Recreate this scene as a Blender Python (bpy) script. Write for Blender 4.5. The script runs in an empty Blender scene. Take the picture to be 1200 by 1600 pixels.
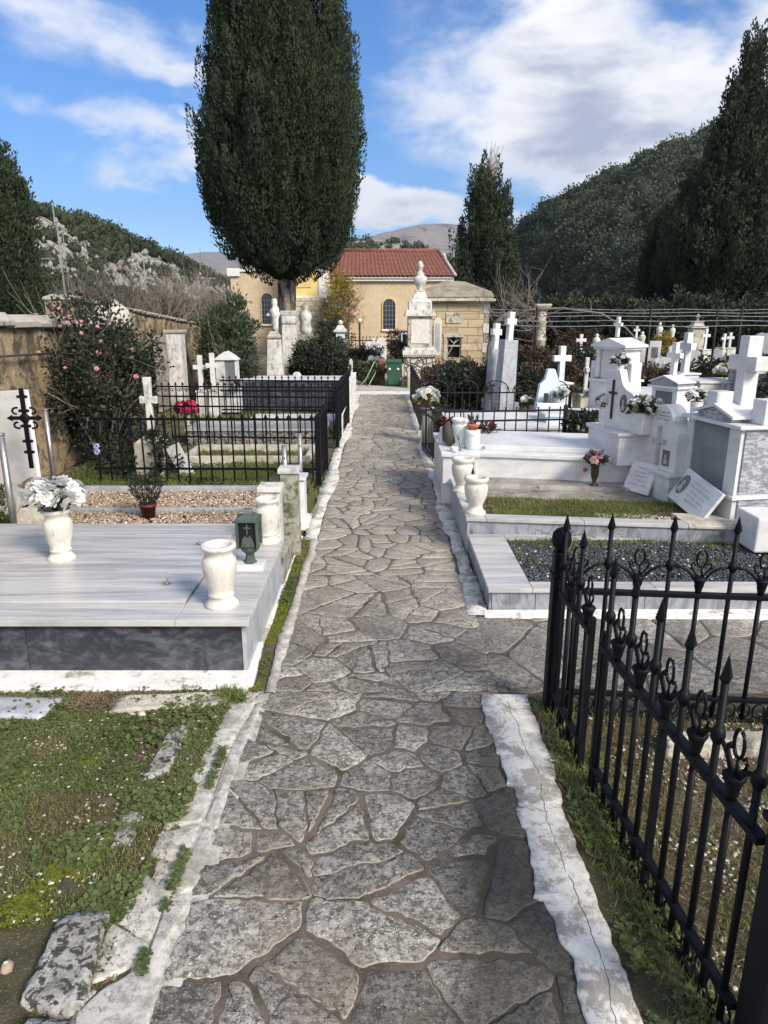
import bpy, math, random
import numpy as np
from mathutils import Vector, Matrix
R = math.radians
random.seed(7); rng = np.random.default_rng(7)
sc = bpy.context.scene
COL = sc.collection
# ------------------------------------------------------------ camera
EYE = 1.6; PITCH = R(15.74); FPX = 1100.0
cd = bpy.data.cameras.new('camera'); cam = bpy.data.objects.new('camera', cd); COL.objects.link(cam)
cam.location = (0, 0, EYE); cam.rotation_euler = (R(90) - PITCH, 0, 0)
cd.sensor_fit = 'HORIZONTAL'; cd.sensor_width = 36; cd.lens = 36 * FPX / 1200
cd.clip_start = 0.05; cd.clip_end = 9000
sc.camera = cam
# ------------------------------------------------------------ light
SUN_EL = R(36); SUN_AZ = R(137)      # azimuth clockwise from +Y : behind and to the right of the viewer
sd = bpy.data.lights.new('sun', 'SUN'); sun = bpy.data.objects.new('sun', sd); COL.objects.link(sun)
sd.energy = 3.8; sd.angle = R(18); sd.color = (1.0, .91, .78)
to_sun = Vector((math.sin(SUN_AZ) * math.cos(SUN_EL), math.cos(SUN_AZ) * math.cos(SUN_EL), math.sin(SUN_EL)))
sun.rotation_euler = to_sun.to_track_quat('Z', 'Y').to_euler(); sun.location = (0, 0, 50)
sc.view_settings.view_transform = 'Standard'; sc.view_settings.look = 'None'
sc.view_settings.exposure = 0.55; sc.view_settings.gamma = 1
# ------------------------------------------------------------ design helpers: measured photo rows/columns -> metres
_c, _s = math.cos(PITCH), math.sin(PITCH)
def ray(px, py):
    u = (800 - py) / FPX
    return (px - 600) / FPX, _c + u * _s, -_s + u * _c
def G(px, py, z=0.0):
    x, y, w = ray(px, py); t = (z - EYE) / w
    return x * t, y * t
def D(px, py, Y):
    x, y, w = ray(px, py); t = Y / y
    return x * t, EYE + w * t
def azel(px, py):
    x, y, w = ray(px, py); return math.atan2(x, y), math.atan2(w, math.hypot(x, y))
# ------------------------------------------------------------ node helpers
def nd(nt, typ, ins=None, **props):
    n = nt.nodes.new('ShaderNode' + typ)
    for k, v in props.items(): setattr(n, k, v)
    for k, v in (ins or {}).items():
        s = n.inputs[k]
        if isinstance(v, bpy.types.NodeSocket): nt.links.new(v, s)
        elif v is not None:
            if hasattr(s, 'default_value'):
                if isinstance(v, (tuple, list)) and len(v) == 3 and len(s.default_value) == 4: v = (*v, 1)
                s.default_value = v
    return n
def mth(nt, op, a, b=None, c=None, clamp=False):
    ins = {0: a}
    if b is not None: ins[1] = b
    if c is not None: ins[2] = c
    return nd(nt, 'Math', ins, operation=op, use_clamp=clamp).outputs[0]
def noise(nt, vec, scale, detail=4, rough=.6, dist=0.0):
    return nd(nt, 'TexNoise', {'Vector': vec, 'Scale': scale, 'Detail': detail, 'Roughness': rough, 'Distortion': dist}).outputs[0]
def stp(nt, fac, lo, hi):
    return nd(nt, 'MapRange', {'Value': fac, 'From Min': lo, 'From Max': hi}, interpolation_type='SMOOTHSTEP').outputs[0]
def mixc(nt, fac, a, b, mode='MIX'):
    n = nt.nodes.new('ShaderNodeMix'); n.data_type = 'RGBA'; n.blend_type = mode
    for i, v in ((0, fac), (6, a), (7, b)):
        if isinstance(v, bpy.types.NodeSocket): nt.links.new(v, n.inputs[i])
        else: n.inputs[i].default_value = (*v, 1) if isinstance(v, (tuple, list)) and len(v) == 3 else v
    return n.outputs[2]
def mapping(nt, vec, scale=(1, 1, 1), rot=(0, 0, 0), loc=(0, 0, 0)):
    return nd(nt, 'Mapping', {'Vector': vec, 'Scale': scale, 'Rotation': rot, 'Location': loc}).outputs[0]
def newmat(name, rough=.7, spec=.3):
    m = bpy.data.materials.new(name); m.use_nodes = True; nt = m.node_tree
    b = nt.nodes['Principled BSDF']; b.inputs['Roughness'].default_value = rough
    b.inputs['Specular IOR Level'].default_value = spec
    return m, nt, b
def coords(nt, world=False):
    if world: return nd(nt, 'NewGeometry').outputs['Position']
    o = nd(nt, 'TexCoord').outputs['Object']
    r = nd(nt, 'ObjectInfo').outputs['Random']
    off = nd(nt, 'CombineXYZ', {0: mth(nt, 'MULTIPLY', r, 37.0), 1: mth(nt, 'MULTIPLY', r, 91.0), 2: mth(nt, 'MULTIPLY', r, 13.0)}).outputs[0]
    return nd(nt, 'VectorMath', {0: o, 1: off}, operation='ADD').outputs[0]
def bump(nt, b, h, strength=.4, dist=.01):
    n = nd(nt, 'Bump', {'Height': h, 'Strength': strength, 'Distance': dist})
    nt.links.new(n.outputs[0], b.inputs['Normal'])
def attr(nt, name): return nd(nt, 'Attribute', attribute_name=name).outputs['Fac']
def setc(nt, b, col):
    if isinstance(col, bpy.types.NodeSocket): nt.links.new(col, b.inputs['Base Color'])
    else: b.inputs['Base Color'].default_value = (*col, 1)
# ------------------------------------------------------------ world: daylight sky with banks of cloud fixed in direction
w = bpy.data.worlds.new('World'); sc.world = w; w.use_nodes = True; nt = w.node_tree; nt.nodes.clear()
sky = nd(nt, 'TexSky', sky_type='NISHITA', sun_disc=False, sun_elevation=SUN_EL, sun_rotation=SUN_AZ, air_density=1.0, dust_density=.2, ozone_density=3.5)
skyc = nd(nt, 'HueSaturation', {'Color': mixc(nt, 1.0, sky.outputs[0], (.90, .93, 1.06), 'MULTIPLY'), 'Saturation': 1.2, 'Value': .95}).outputs[0]
vec = nd(nt, 'TexCoord').outputs['Generated']
sx = nd(nt, 'SeparateXYZ', {0: vec}); X, Y, Z = sx.outputs
AZ = mth(nt, 'ARCTAN2', X, Y)
EL = mth(nt, 'ARCTAN2', Z, mth(nt, 'SQRT', mth(nt, 'ADD', mth(nt, 'MULTIPLY', X, X), mth(nt, 'MULTIPLY', Y, Y))))
# (photo column, row, half width rad, half height rad, tilt, strength)
CL = [(950, 165, .24, .13, -.14, 1.25), (870, 60, .15, .10, .1, 1.0), (1060, 110, .13, .09, -.4, 1.05), (1000, 265, .15, .035, -.3, .9),
      (1260, 120, .2, .25, 0, .9), (860, 250, .12, .03, -.2, .8), (850, 0, .10, .06, 0, .8), (900, -160, .25, .08, 0, .8),
      (90, 25, .26, .055, -.16, .66), (260, 95, .14, .028, -.1, .66), (110, 180, .12, .025, -.12, .55), (220, 212, .12, .036, -.2, .74), (270, 260, .12, .032, .05, .74),
      (290, 178, .04, .014, 0, .6), (10, 160, .03, .02, 0, .5),
      (640, 330, .12, .022, 0, 1.1), (575, 305, .04, .022, 0, .9), (820, 348, .035, .016, 0, .9), (700, 345, .08, .014, 0, .7)]
p3 = nd(nt, 'CombineXYZ', {0: AZ, 1: mth(nt, 'MULTIPLY', EL, 1.7), 2: 0.0}).outputs[0]
warp = nd(nt, 'TexNoise', {'Vector': p3, 'Scale': 4.2, 'Detail': 5, 'Roughness': .62}).outputs['Color']
warp = nd(nt, 'VectorMath', {0: nd(nt, 'VectorMath', {0: warp, 1: (.5, .5, .5)}, operation='SUBTRACT').outputs[0], 1: (.26, .13, 0)}, operation='MULTIPLY').outputs[0]
ws = nd(nt, 'SeparateXYZ', {0: warp})
AW = mth(nt, 'ADD', AZ, ws.outputs[0]); EW = mth(nt, 'ADD', EL, ws.outputs[1])
tot = None
for px, py, ra, rb, tilt, st in CL:
    a0, e0 = azel(px, py)
    da = mth(nt, 'SUBTRACT', AW, a0); de = mth(nt, 'SUBTRACT', EW, e0); ct, sn = math.cos(tilt), math.sin(tilt)
    u = mth(nt, 'ADD', mth(nt, 'MULTIPLY', da, ct / ra), mth(nt, 'MULTIPLY', de, sn / ra))
    v = mth(nt, 'ADD', mth(nt, 'MULTIPLY', da, -sn / rb), mth(nt, 'MULTIPLY', de, ct / rb))
    q = mth(nt, 'ADD', mth(nt, 'MULTIPLY', u, u), mth(nt, 'MULTIPLY', v, v))
    g = mth(nt, 'MULTIPLY', mth(nt, 'EXPONENT', mth(nt, 'MULTIPLY', q, -.9)), st)
    tot = g if tot is None else mth(nt, 'MAXIMUM', tot, g)
n1 = noise(nt, p3, 6.5, 10, .58, .15); n2 = noise(nt, mapping(nt, p3, (1, 1.7, 1), loc=(3, 5, 1)), 9.0, 8, .6, .1)
# unseen clouds over the dome behind the viewer, spread wide to whiten ambient light
rest = mth(nt, 'MULTIPLY', stp(nt, n1, .40, .54), stp(nt, Y, .25, -.15))
dens = mth(nt, 'ADD', mth(nt, 'MULTIPLY', tot, mth(nt, 'ADD', mth(nt, 'MULTIPLY', n1, 1.9), -.02)), mth(nt, 'MULTIPLY', mth(nt, 'SUBTRACT', n2, .5), .35))
cm = mth(nt, 'MAXIMUM', stp(nt, dens, .28, .80), mth(nt, 'MULTIPLY', rest, .95), clamp=True)
thick = stp(nt, dens, .50, 1.05)
n3 = noise(nt, mapping(nt, p3, (1, 1.9, 1), loc=(1, 9, 4)), 4.6, 8, .55, .2)
shade = mth(nt, 'MULTIPLY', thick, stp(nt, n3, .36, .62))
ccol = mixc(nt, shade, (.97, .97, .98), (.42, .46, .57))
bg1 = nd(nt, 'Background', {'Color': skyc, 'Strength': .115}); bg2 = nd(nt, 'Background', {'Color': ccol, 'Strength': .84})
mx = nd(nt, 'MixShader', {0: mth(nt, 'MULTIPLY', cm, .97), 1: bg1.outputs[0], 2: bg2.outputs[0]})
nd(nt, 'OutputWorld', {0: mx.outputs[0]})

# ------------------------------------------------------------ mesh + object helpers
class MB:
    def __init__(s): s.v = []; s.f = []; s.sm = []
    def add(s, vs, fs, smooth=False, M=None):
        o = len(s.v)
        s.v += [tuple(M @ Vector(q)) for q in vs] if M is not None else [tuple(q) for q in vs]
        s.f += [tuple(i + o for i in f) for f in fs]; s.sm += [smooth] * len(fs); return s
    def box(s, x0, x1, y0, y1, z0, z1, M=None):
        return s.add([(x0, y0, z0), (x1, y0, z0), (x1, y1, z0), (x0, y1, z0), (x0, y0, z1), (x1, y0, z1), (x1, y1, z1), (x0, y1, z1)],
                     [(0, 3, 2, 1), (4, 5, 6, 7), (0, 1, 5, 4), (1, 2, 6, 5), (2, 3, 7, 6), (3, 0, 4, 7)], False, M)
    def frus(s, x, y, z0, z1, a0, b0, a1, b1, M=None):   # tapered box, half sizes
        return s.add([(x - a0, y - b0, z0), (x + a0, y - b0, z0), (x + a0, y + b0, z0), (x - a0, y + b0, z0), (x - a1, y - b1, z1), (x + a1, y - b1, z1), (x + a1, y + b1, z1), (x - a1, y + b1, z1)],
                     [(0, 3, 2, 1), (4, 5, 6, 7), (0, 1, 5, 4), (1, 2, 6, 5), (2, 3, 7, 6), (3, 0, 4, 7)], False, M)
    def prism(s, pts, h0, h1, axis='z', M=None):         # polygon extruded along an axis
        n = len(pts)
        def P(a, b, h): return (a, b, h) if axis == 'z' else ((a, h, b) if axis == 'y' else (h, a, b))
        vs = [P(a, b, h0) for a, b in pts] + [P(a, b, h1) for a, b in pts]
        fs = [tuple(range(n))[::-1], tuple(range(n, 2 * n))] + [(i, (i + 1) % n, n + (i + 1) % n, n + i) for i in range(n)]
        return s.add(vs, fs, False, M)
    def lathe(s, prof, x=0, y=0, z=0, n=20, M=None, cap=True, smooth=True):
        vs = []; fs = []
        for r, h in prof:
            for k in range(n):
                a = 2 * math.pi * k / n; vs.append((x + r * math.cos(a), y + r * math.sin(a), z + h))
        for i in range(len(prof) - 1):
            for k in range(n): fs.append((i * n + k, i * n + (k + 1) % n, (i + 1) * n + (k + 1) % n, (i + 1) * n + k))
        if cap: fs.append(tuple(range(n))[::-1]); fs.append(tuple((len(prof) - 1) * n + k for k in range(n)))
        return s.add(vs, fs, smooth, M)
    def cyl(s, x, y, z0, z1, r, r2=None, n=12, M=None): return s.lathe([(r, z0), (r if r2 is None else r2, z1)], x, y, 0, n, M)
    def ball(s, x, y, z, r, rz=None, n=10, M=None):
        rz = r if rz is None else rz
        return s.lathe([(max(r * math.sin(math.pi * i / 8), r * .02), -rz * math.cos(math.pi * i / 8)) for i in range(9)], x, y, z, n, M)
    def tube(s, pts, r, n=6, r2=None, M=None, closed=False):
        pts = [Vector(p) for p in pts]; m = len(pts); vs = []; fs = []
        for i, p in enumerate(pts):
            if closed: d = pts[(i + 1) % m] - pts[i - 1]
            else: d = pts[min(i + 1, m - 1)] - pts[max(i - 1, 0)]
            d.normalize(); u = d.cross(Vector((0, 0, 1))) if abs(d.z) < .95 else d.cross(Vector((0, 1, 0))); u.normalize(); v = d.cross(u)
            rr = r if r2 is None else r + (r2 - r) * i / (m - 1)
            for k in range(n):
                a = 2 * math.pi * (k + .5) / n; vs.append(p + (u * math.cos(a) + v * math.sin(a)) * rr)
        for i in range(m if closed else m - 1):
            j = (i + 1) % m
            for k in range(n): fs.append((i * n + k, i * n + (k + 1) % n, j * n + (k + 1) % n, j * n + k))
        if not closed: fs.append(tuple(range(n))[::-1]); fs.append(tuple((m - 1) * n + k for k in range(n)))
        return s.add(vs, fs, n > 5, M)
    def build(s, name, m, parent=None, bev=0, seg=2, jit=0):
        me = bpy.data.meshes.new(name); o = Vector(parent_origin(parent))
        vs = [tuple(Vector(q) - o) for q in s.v]
        if jit: vs = [(a + random.uniform(-jit, jit), b + random.uniform(-jit, jit), c + random.uniform(-jit, jit)) for a, b, c in vs]
        me.from_pydata(vs, [], s.f); me.polygons.foreach_set('use_smooth', s.sm); me.materials.append(m); me.update()
        ob = bpy.data.objects.new(name, me); COL.objects.link(ob)
        if parent: ob.parent = parent
        if bev:
            b = ob.modifiers.new('bevel', 'BEVEL'); b.width = bev; b.segments = seg; b.limit_method = 'ANGLE'; b.angle_limit = R(50)
        return ob
ORI = {}
def parent_origin(p):
    if p is None: return (0, 0, 0)
    if p.name in ORI: return ORI[p.name]
    if p.parent: return parent_origin(p.parent)
    return tuple(p.location)
def thing(name, label, cat, loc, group=None):
    o = bpy.data.objects.new(name, None); COL.objects.link(o); o.empty_display_size = .1
    o.location = loc; ORI[o.name] = tuple(loc); o['label'] = label; o['category'] = cat
    if group: o['group'] = group
    return o
def tag(o, label=None, cat=None, group=None, kind=None):
    if label: o['label'] = label
    if cat: o['category'] = cat
    if group: o['group'] = group
    if kind: o['kind'] = kind
    return o
def kids(o): return [c for c in ALLK.get(o.name, [])]
def dup(root, loc, rz=None, label=None, scale=None):
    def cp(o, par):
        c = o.copy(); COL.objects.link(c)
        if par: c.parent = par
        for ch in list(o.children): cp(ch, c)
        return c
    r = cp(root, None); r.location = loc; ORI[r.name] = tuple(loc)
    if rz is not None: r.rotation_euler.z = rz
    if scale: r.scale = (scale, scale, scale) if not isinstance(scale, tuple) else scale
    if label: r['label'] = label
    return r
def npmesh(name, V, F, m, parent=None, tint=None, smooth=False, kind=None):
    V = np.asarray(V, dtype=np.float32); F = np.asarray(F, dtype=np.int32); V = V - np.array(parent_origin(parent), dtype=np.float32)
    me = bpy.data.meshes.new(name); k = F.shape[1]
    me.vertices.add(len(V)); me.vertices.foreach_set('co', V.ravel())
    me.loops.add(F.size); me.loops.foreach_set('vertex_index', F.ravel())
    me.polygons.add(len(F)); me.polygons.foreach_set('loop_start', np.arange(0, F.size, k, dtype=np.int32)); me.polygons.foreach_set('loop_total', np.full(len(F), k, dtype=np.int32))
    if smooth: me.polygons.foreach_set('use_smooth', np.ones(len(F), dtype=bool))
    if tint is not None:
        a = me.attributes.new('tint', 'FLOAT', 'POINT'); a.data.foreach_set('value', np.asarray(tint, dtype=np.float32))
    me.update(calc_edges=True); me.materials.append(m)
    ob = bpy.data.objects.new(name, me); COL.objects.link(ob)
    if parent: ob.parent = parent
    if kind: ob['kind'] = kind
    return ob
def unit(a): return a / np.maximum(np.linalg.norm(a, axis=1, keepdims=True), 1e-9)
def leaves(name, P, Dr, L, W, tint, m, parent=None, kind=None, Nr=None, nj=.45):
    P = np.asarray(P, float); n = len(P); Dr = unit(np.asarray(Dr, float))
    L = np.broadcast_to(np.asarray(L, float), (n,))[:, None]; W = np.broadcast_to(np.asarray(W, float), (n,))[:, None]
    S = unit(np.cross(Dr, rng.normal(size=(n, 3)) if Nr is None else unit(np.asarray(Nr, float)) + rng.normal(size=(n, 3)) * nj))
    mid = P + Dr * L * .45
    V = np.stack([P, mid + S * W, P + Dr * L, mid - S * W], 1).reshape(-1, 3)
    F = np.arange(4 * n).reshape(n, 4)
    return npmesh(name, V, F, m, parent, np.repeat(np.asarray(tint, float), 4), kind=kind)
_ico = None
def ico():
    t = (1 + 5 ** .5) / 2
    v = np.array([(-1, t, 0), (1, t, 0), (-1, -t, 0), (1, -t, 0), (0, -1, t), (0, 1, t), (0, -1, -t), (0, 1, -t), (t, 0, -1), (t, 0, 1), (-t, 0, -1), (-t, 0, 1)], float) / math.hypot(1, t)
    f = np.array([(0, 11, 5), (0, 5, 1), (0, 1, 7), (0, 7, 10), (0, 10, 11), (1, 5, 9), (5, 11, 4), (11, 10, 2), (10, 7, 6), (7, 1, 8), (3, 9, 4), (3, 4, 2), (3, 2, 6), (3, 6, 8), (3, 8, 9), (4, 9, 5), (2, 4, 11), (6, 2, 10), (8, 6, 7), (9, 8, 1)])
    return v, f
def pebbles(name, P, S, tint, m, parent=None, kind=None, flat=.6, jit=.25):
    v, f = ico(); n = len(P); S = np.broadcast_to(np.asarray(S, float), (n,))
    V = v[None] * (1 + rng.uniform(-jit, jit, (n, 12, 1))) * S[:, None, None] * np.stack([rng.uniform(.7, 1.3, n), rng.uniform(.5, 1, n), np.full(n, flat)], 1)[:, None]
    a = rng.uniform(0, 6.28, n); ca, sa = np.cos(a)[:, None], np.sin(a)[:, None]
    V = np.stack([V[..., 0] * ca - V[..., 1] * sa, V[..., 0] * sa + V[..., 1] * ca, V[..., 2]], -1) + np.asarray(P)[:, None]
    F = (f[None] + (np.arange(n) * 12)[:, None, None]).reshape(-1, 3)
    return npmesh(name, V.reshape(-1, 3), F, m, parent, np.repeat(tint, 12), kind=kind)
def vnoise(x, y, seed=0):       # smooth value noise for terrain
    r = np.random.default_rng(seed).random((256, 256))
    xi = np.floor(x).astype(int); yi = np.floor(y).astype(int); fx = x - xi; fy = y - yi
    fx = fx * fx * (3 - 2 * fx); fy = fy * fy * (3 - 2 * fy); g = lambda a, b: r[a % 256, b % 256]
    return (g(xi, yi) * (1 - fx) + g(xi + 1, yi) * fx) * (1 - fy) + (g(xi, yi + 1) * (1 - fx) + g(xi + 1, yi + 1) * fx) * fy
def fbm(x, y, seed=0, o=4):
    s = 0; a = 1; t = 0
    for i in range(o): s = s + a * vnoise(x * 2 ** i, y * 2 ** i, seed + i); t += a; a *= .5
    return s / t
# ------------------------------------------------------------ materials
def stone_mat(name, a, b, c=None, sc_=4, fine=60, rough=.8, bmp=.5, bd=.006, cth=(.58, .7), world=False, csc=14, streak=None):
    m, nt, bs = newmat(name, rough); co = coords(nt, world)
    n1 = noise(nt, co, sc_, 6, .65, .3); n2 = noise(nt, co, fine, 5, .7)
    col = mixc(nt, stp(nt, n1, .32, .68), a, b)
    col = mixc(nt, mth(nt, 'MULTIPLY', stp(nt, n2, .45, .75), .45), col, tuple(min(1, q * 1.5 + .03) for q in b))
    if c is not None:
        n3 = noise(nt, mapping(nt, co, (1, 1, .35) if streak else (1, 1, 1), loc=(5, 2, 8)), csc, 7, .68, .4)
        col = mixc(nt, stp(nt, n3, *cth), col, c)
    setc(nt, bs, col)
    bump(nt, bs, mth(nt, 'ADD', mth(nt, 'MULTIPLY', n2, .6), n1), bmp, bd)
    return m
def marble_mat(name, base, vein, sc_=6, stretch=(1, 6, 1), rot=(0, 0, 0), rough=.32, dirt=None, dth=(.55, .75), amt=.8, vth=(.42, .62), world=False, dsc=5, strain=0):
    m, nt, bs = newmat(name, rough, .45); co = coords(nt, world)
    v = noise(nt, mapping(nt, co, stretch, rot), sc_, 7, .62, 1.1)
    v2 = noise(nt, mapping(nt, co, stretch, rot, (7, 3, 2)), sc_ * 3.3, 5, .6, .8)
    f = mth(nt, 'MULTIPLY', mth(nt, 'ADD', mth(nt, 'MULTIPLY', stp(nt, v, *vth), .7), mth(nt, 'MULTIPLY', stp(nt, v2, .45, .7), .45)), amt, clamp=True)
    col = mixc(nt, f, base, vein)
    if dirt:
        d = stp(nt, mth(nt, 'ADD', mth(nt, 'MULTIPLY', noise(nt, co, dsc, 7, .7, .3), .5), mth(nt, 'MULTIPLY', noise(nt, mapping(nt, co, (1, 1, .16), loc=(3, 1, 7)), dsc * 2.2, 6, .7, .2), .5)), dth[0] - .03, dth[1] - .05)
        col = mixc(nt, mth(nt, 'MULTIPLY', d, .8), col, dirt)
        nt.links.new(mth(nt, 'ADD', mth(nt, 'MULTIPLY', d, .3), rough), bs.inputs['Roughness'])
    setc(nt, bs, col); bump(nt, bs, noise(nt, co, 90, 3, .5), .05, .003)
    return m
def leaf_mat(name, dark, light, rough=.65, trans=.2, spec=.25, warm=None):
    m, nt, bs = newmat(name, rough, spec); t = attr(nt, 'tint')
    col = mixc(nt, t, dark, light)
    if warm: col = mixc(nt, stp(nt, t, .93, .99), col, warm)
    setc(nt, bs, col)
    tr = nd(nt, 'BsdfTranslucent', {'Color': col}); out = nt.nodes['Material Output']
    mx = nd(nt, 'MixShader', {0: trans, 1: bs.outputs[0], 2: tr.outputs[0]}); nt.links.new(mx.outputs[0], out.inputs[0])
    return m
def plain(name, col, rough=.6, metal=0, var=.25, sc_=20, spec=.3, bmp=.0, bd=.003):
    m, nt, bs = newmat(name, rough, spec); co = coords(nt)
    n = noise(nt, co, sc_, 5, .65); n2 = noise(nt, co, sc_ * .2, 3, .5)
    f = mth(nt, 'ADD', mth(nt, 'MULTIPLY', n, .6), mth(nt, 'MULTIPLY', n2, .4))
    setc(nt, bs, mixc(nt, stp(nt, f, .3, .7), tuple(q * (1 - var) for q in col), tuple(min(1, q * (1 + var)) for q in col)))
    bs.inputs['Metallic'].default_value = metal
    if bmp: bump(nt, bs, n, bmp, bd)
    return m
MT = {}
MT['marble'] = marble_mat('white_marble', (.69, .69, .685), (.46, .475, .495), 2.2, (1, 1, 2.5), rough=.35, dirt=(.44, .41, .35), dth=(.56, .80), amt=.6)
MT['marble_old'] = marble_mat('aged_white_marble', (.66, .65, .60), (.42, .43, .42), 3, (1, 1, .6), rough=.55, dirt=(.17, .17, .15), dth=(.5, .68), dsc=9, amt=.6)
MT['slab'] = marble_mat('veined_grey_white_marble', (.53, .52, .495), (.25, .25, .255), 2.0, (.5, 7, 1), (0, 0, .12), rough=.3, amt=.9, vth=(.36, .66), dirt=(.40, .36, .30), dth=(.66, .8), dsc=3)
MT['grey'] = marble_mat('grey_streaked_marble', (.30, .32, .35), (.13, .14, .16), 9, (1, 1, .35), (0, 0, .3), rough=.38, amt=1, dirt=(.5, .5, .5), dth=(.62, .8), dsc=16)
MT['bluegrey'] = marble_mat('pale_grey_marble', (.42, .44, .47), (.27, .29, .32), 5, (1, 1, .6), rough=.4, amt=.9, dirt=(.6, .6, .58), dth=(.62, .8), dsc=7)
MT['dark'] = marble_mat('dark_marble', (.030, .034, .042), (.12, .13, .145), 6, (1, 1, 1.6), (0, .7, 0), rough=.3, amt=.9, vth=(.46, .66), dirt=(.20, .20, .20), dth=(.68, .82), dsc=5)
MT['wavy'] = marble_mat('wavy_veined_marble', (.46, .48, .51), (.16, .17, .20), 13, (1, 1, 2.6), (.35, .2, 0), rough=.3, amt=1, vth=(.42, .55))
MT['plaster'] = stone_mat('whitewashed_plaster', (.62, .61, .58), (.80, .79, .76), (.33, .31, .27), 9, 70, .85, .5, .006, (.54, .64), csc=9)
MT['vase'] = marble_mat('cream_marble', (.68, .65, .58), (.54, .51, .45), 9, (1, 1, .5), rough=.5, amt=.8, dirt=(.36, .33, .26), dth=(.52, .72), dsc=22)
MT['iron'] = plain('black_painted_iron', (.006, .0065, .009), .5, .0, .3, 60, .14, .15, .002)
MT['iron2'] = plain('weathered_dark_iron', (.014, .013, .014), .6, .0, .5, 50, .3, .2, .002)
MT['steel'] = plain('dull_steel', (.35, .35, .34), .4, .8, .3, 30)
MT['bronze'] = plain('dark_bronze', (.075, .055, .045), .4, .6, .4, 30)
MT['verdigris'] = plain('green_painted_lantern_metal', (.080, .108, .090), .5, .2, .3, 40)
MT['black'] = plain('dark_void', (.01, .01, .012), .5, 0, .2)
MT['engrave'] = plain('engraved_letters', (.33, .32, .32), .7, 0, .2)
MT['photo'] = plain('portrait_print', (.16, .15, .15), .25, 0, .9, 35)
MT['glass'] = None
m, nt, bs = newmat('dusty_glass', .12, .5); setc(nt, bs, (.30, .34, .36)); bs.inputs['Alpha'].default_value = .45; MT['glass'] = m
MT['terracotta'] = plain('terracotta', (.50, .13, .07), .7, 0, .2)
MT['greenplastic'] = plain('green_plastic', (.03, .085, .048), .5, 0, .2, 12)
MT['whiteplastic'] = plain('white_glaze', (.70, .74, .72), .25, 0, .06)
MT['redplastic'] = plain('red_brown_paint', (.28, .10, .08), .5, 0, .2)
MT['wood'] = stone_mat('weathered_grey_wood', (.16, .14, .12), (.33, .31, .28), (.07, .06, .05), 5, 40, .85, .5, .004, streak=True)
MT['mossstone'] = stone_mat('mossy_stone', (.21, .20, .16), (.36, .35, .30), (.09, .10, .05), 7, 60, .9, .6, .006, (.45, .62))
MT['kerbstone'] = stone_mat('lichened_stone', (.17, .165, .145), (.42, .41, .37), (.06, .058, .05), 14, 90, .9, .9, .010, (.50, .56), csc=34)
MT['oldstone'] = stone_mat('old_limestone', (.34, .31, .25), (.55, .52, .44), (.12, .11, .10), 3, 30, .9, .8, .02, (.52, .66), csc=5)
MT['ochrewall'] = stone_mat('ochre_render', (.19, .135, .08), (.42, .33, .20), (.095, .08, .06), 2.2, 34, .95, 1.0, .03, (.47, .57), csc=5, world=True)
MT['coping'] = stone_mat('grey_coping', (.28, .27, .23), (.45, .43, .37), (.12, .12, .10), 4, 30, .9, .8, .02, csc=9)
MT['church'] = stone_mat('ochre_church_plaster', (.50, .39, .265), (.56, .45, .315), (.42, .33, .23), .5, 12, .9, .15, .01, (.52, .72), csc=1.3, streak=True)
MT['yellow'] = plain('pale_yellow_plaster', (.66, .52, .20), .9, 0, .08, 3)
MT['whitepaint'] = plain('whitewashed_trim', (.70, .69, .65), .8, 0, .1, 5)
MT['bluewhite'] = plain('cool_white_paint', (.60, .68, .76), .5, 0, .08, 6)
MT['bark'] = stone_mat('cypress_bark', (.13, .11, .09), (.30, .26, .22), (.05, .04, .035), 3, 30, .95, .9, .03, (.5, .6), csc=6, streak=True)
MT['twig'] = stone_mat('grey_twig_bark', (.14, .12, .10), (.24, .21, .18), None, 5, 40, .95, .4, .005)
MT['cypress'] = leaf_mat('cypress_foliage', (.016, .028, .018), (.070, .095, .052), .75, .12, .15, (.065, .060, .032))
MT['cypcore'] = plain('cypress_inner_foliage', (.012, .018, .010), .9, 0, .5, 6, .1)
MT['shrub'] = leaf_mat('dark_shrub_leaves', (.018, .024, .016), (.062, .074, .046), .5, .2, .35, (.16, .10, .05))
MT['oleander'] = leaf_mat('oleander_leaves', (.035, .055, .030), (.12, .16, .085), .5, .25, .35, (.22, .14, .09))
MT['redhedge'] = leaf_mat('rusty_hedge_leaves', (.04, .034, .026), (.13, .085, .06), .6, .2, .2, (.22, .07, .05))
MT['grass'] = leaf_mat('grass_blades', (.07, .095, .022), (.30, .34, .11), .6, .35, .25, (.32, .28, .15))
MT['clover'] = leaf_mat('clover_leaves', (.05, .075, .022), (.20, .24, .085), .5, .3, .3)
MT['dry'] = leaf_mat('dry_litter', (.10, .07, .045), (.30, .23, .16), .8, .2, .1)
MT['moss'] = stone_mat('moss_cushion', (.06, .075, .008), (.16, .18, .015), None, 30, 200, .95, 1, .01)
MT['petalw'] = leaf_mat('white_petals', (.74, .74, .71), (.88, .88, .85), .7, .45, .1)
MT['petalp'] = leaf_mat('pink_petals', (.55, .18, .20), (.72, .40, .38), .6, .25, .2)
MT['petalm'] = leaf_mat('magenta_petals', (.50, .02, .10), (.70, .10, .22), .6, .25, .2)
MT['petalr'] = leaf_mat('dark_red_petals', (.10, .01, .02), (.22, .03, .05), .6, .25, .2)
MT['petaldusk'] = leaf_mat('dusky_pink_petals', (.32, .16, .20), (.55, .36, .38), .6, .25, .2)
MT['yleaf'] = leaf_mat('yellow_autumn_leaves', (.20, .15, .03), (.42, .32, .08), .6, .3, .2)
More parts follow.
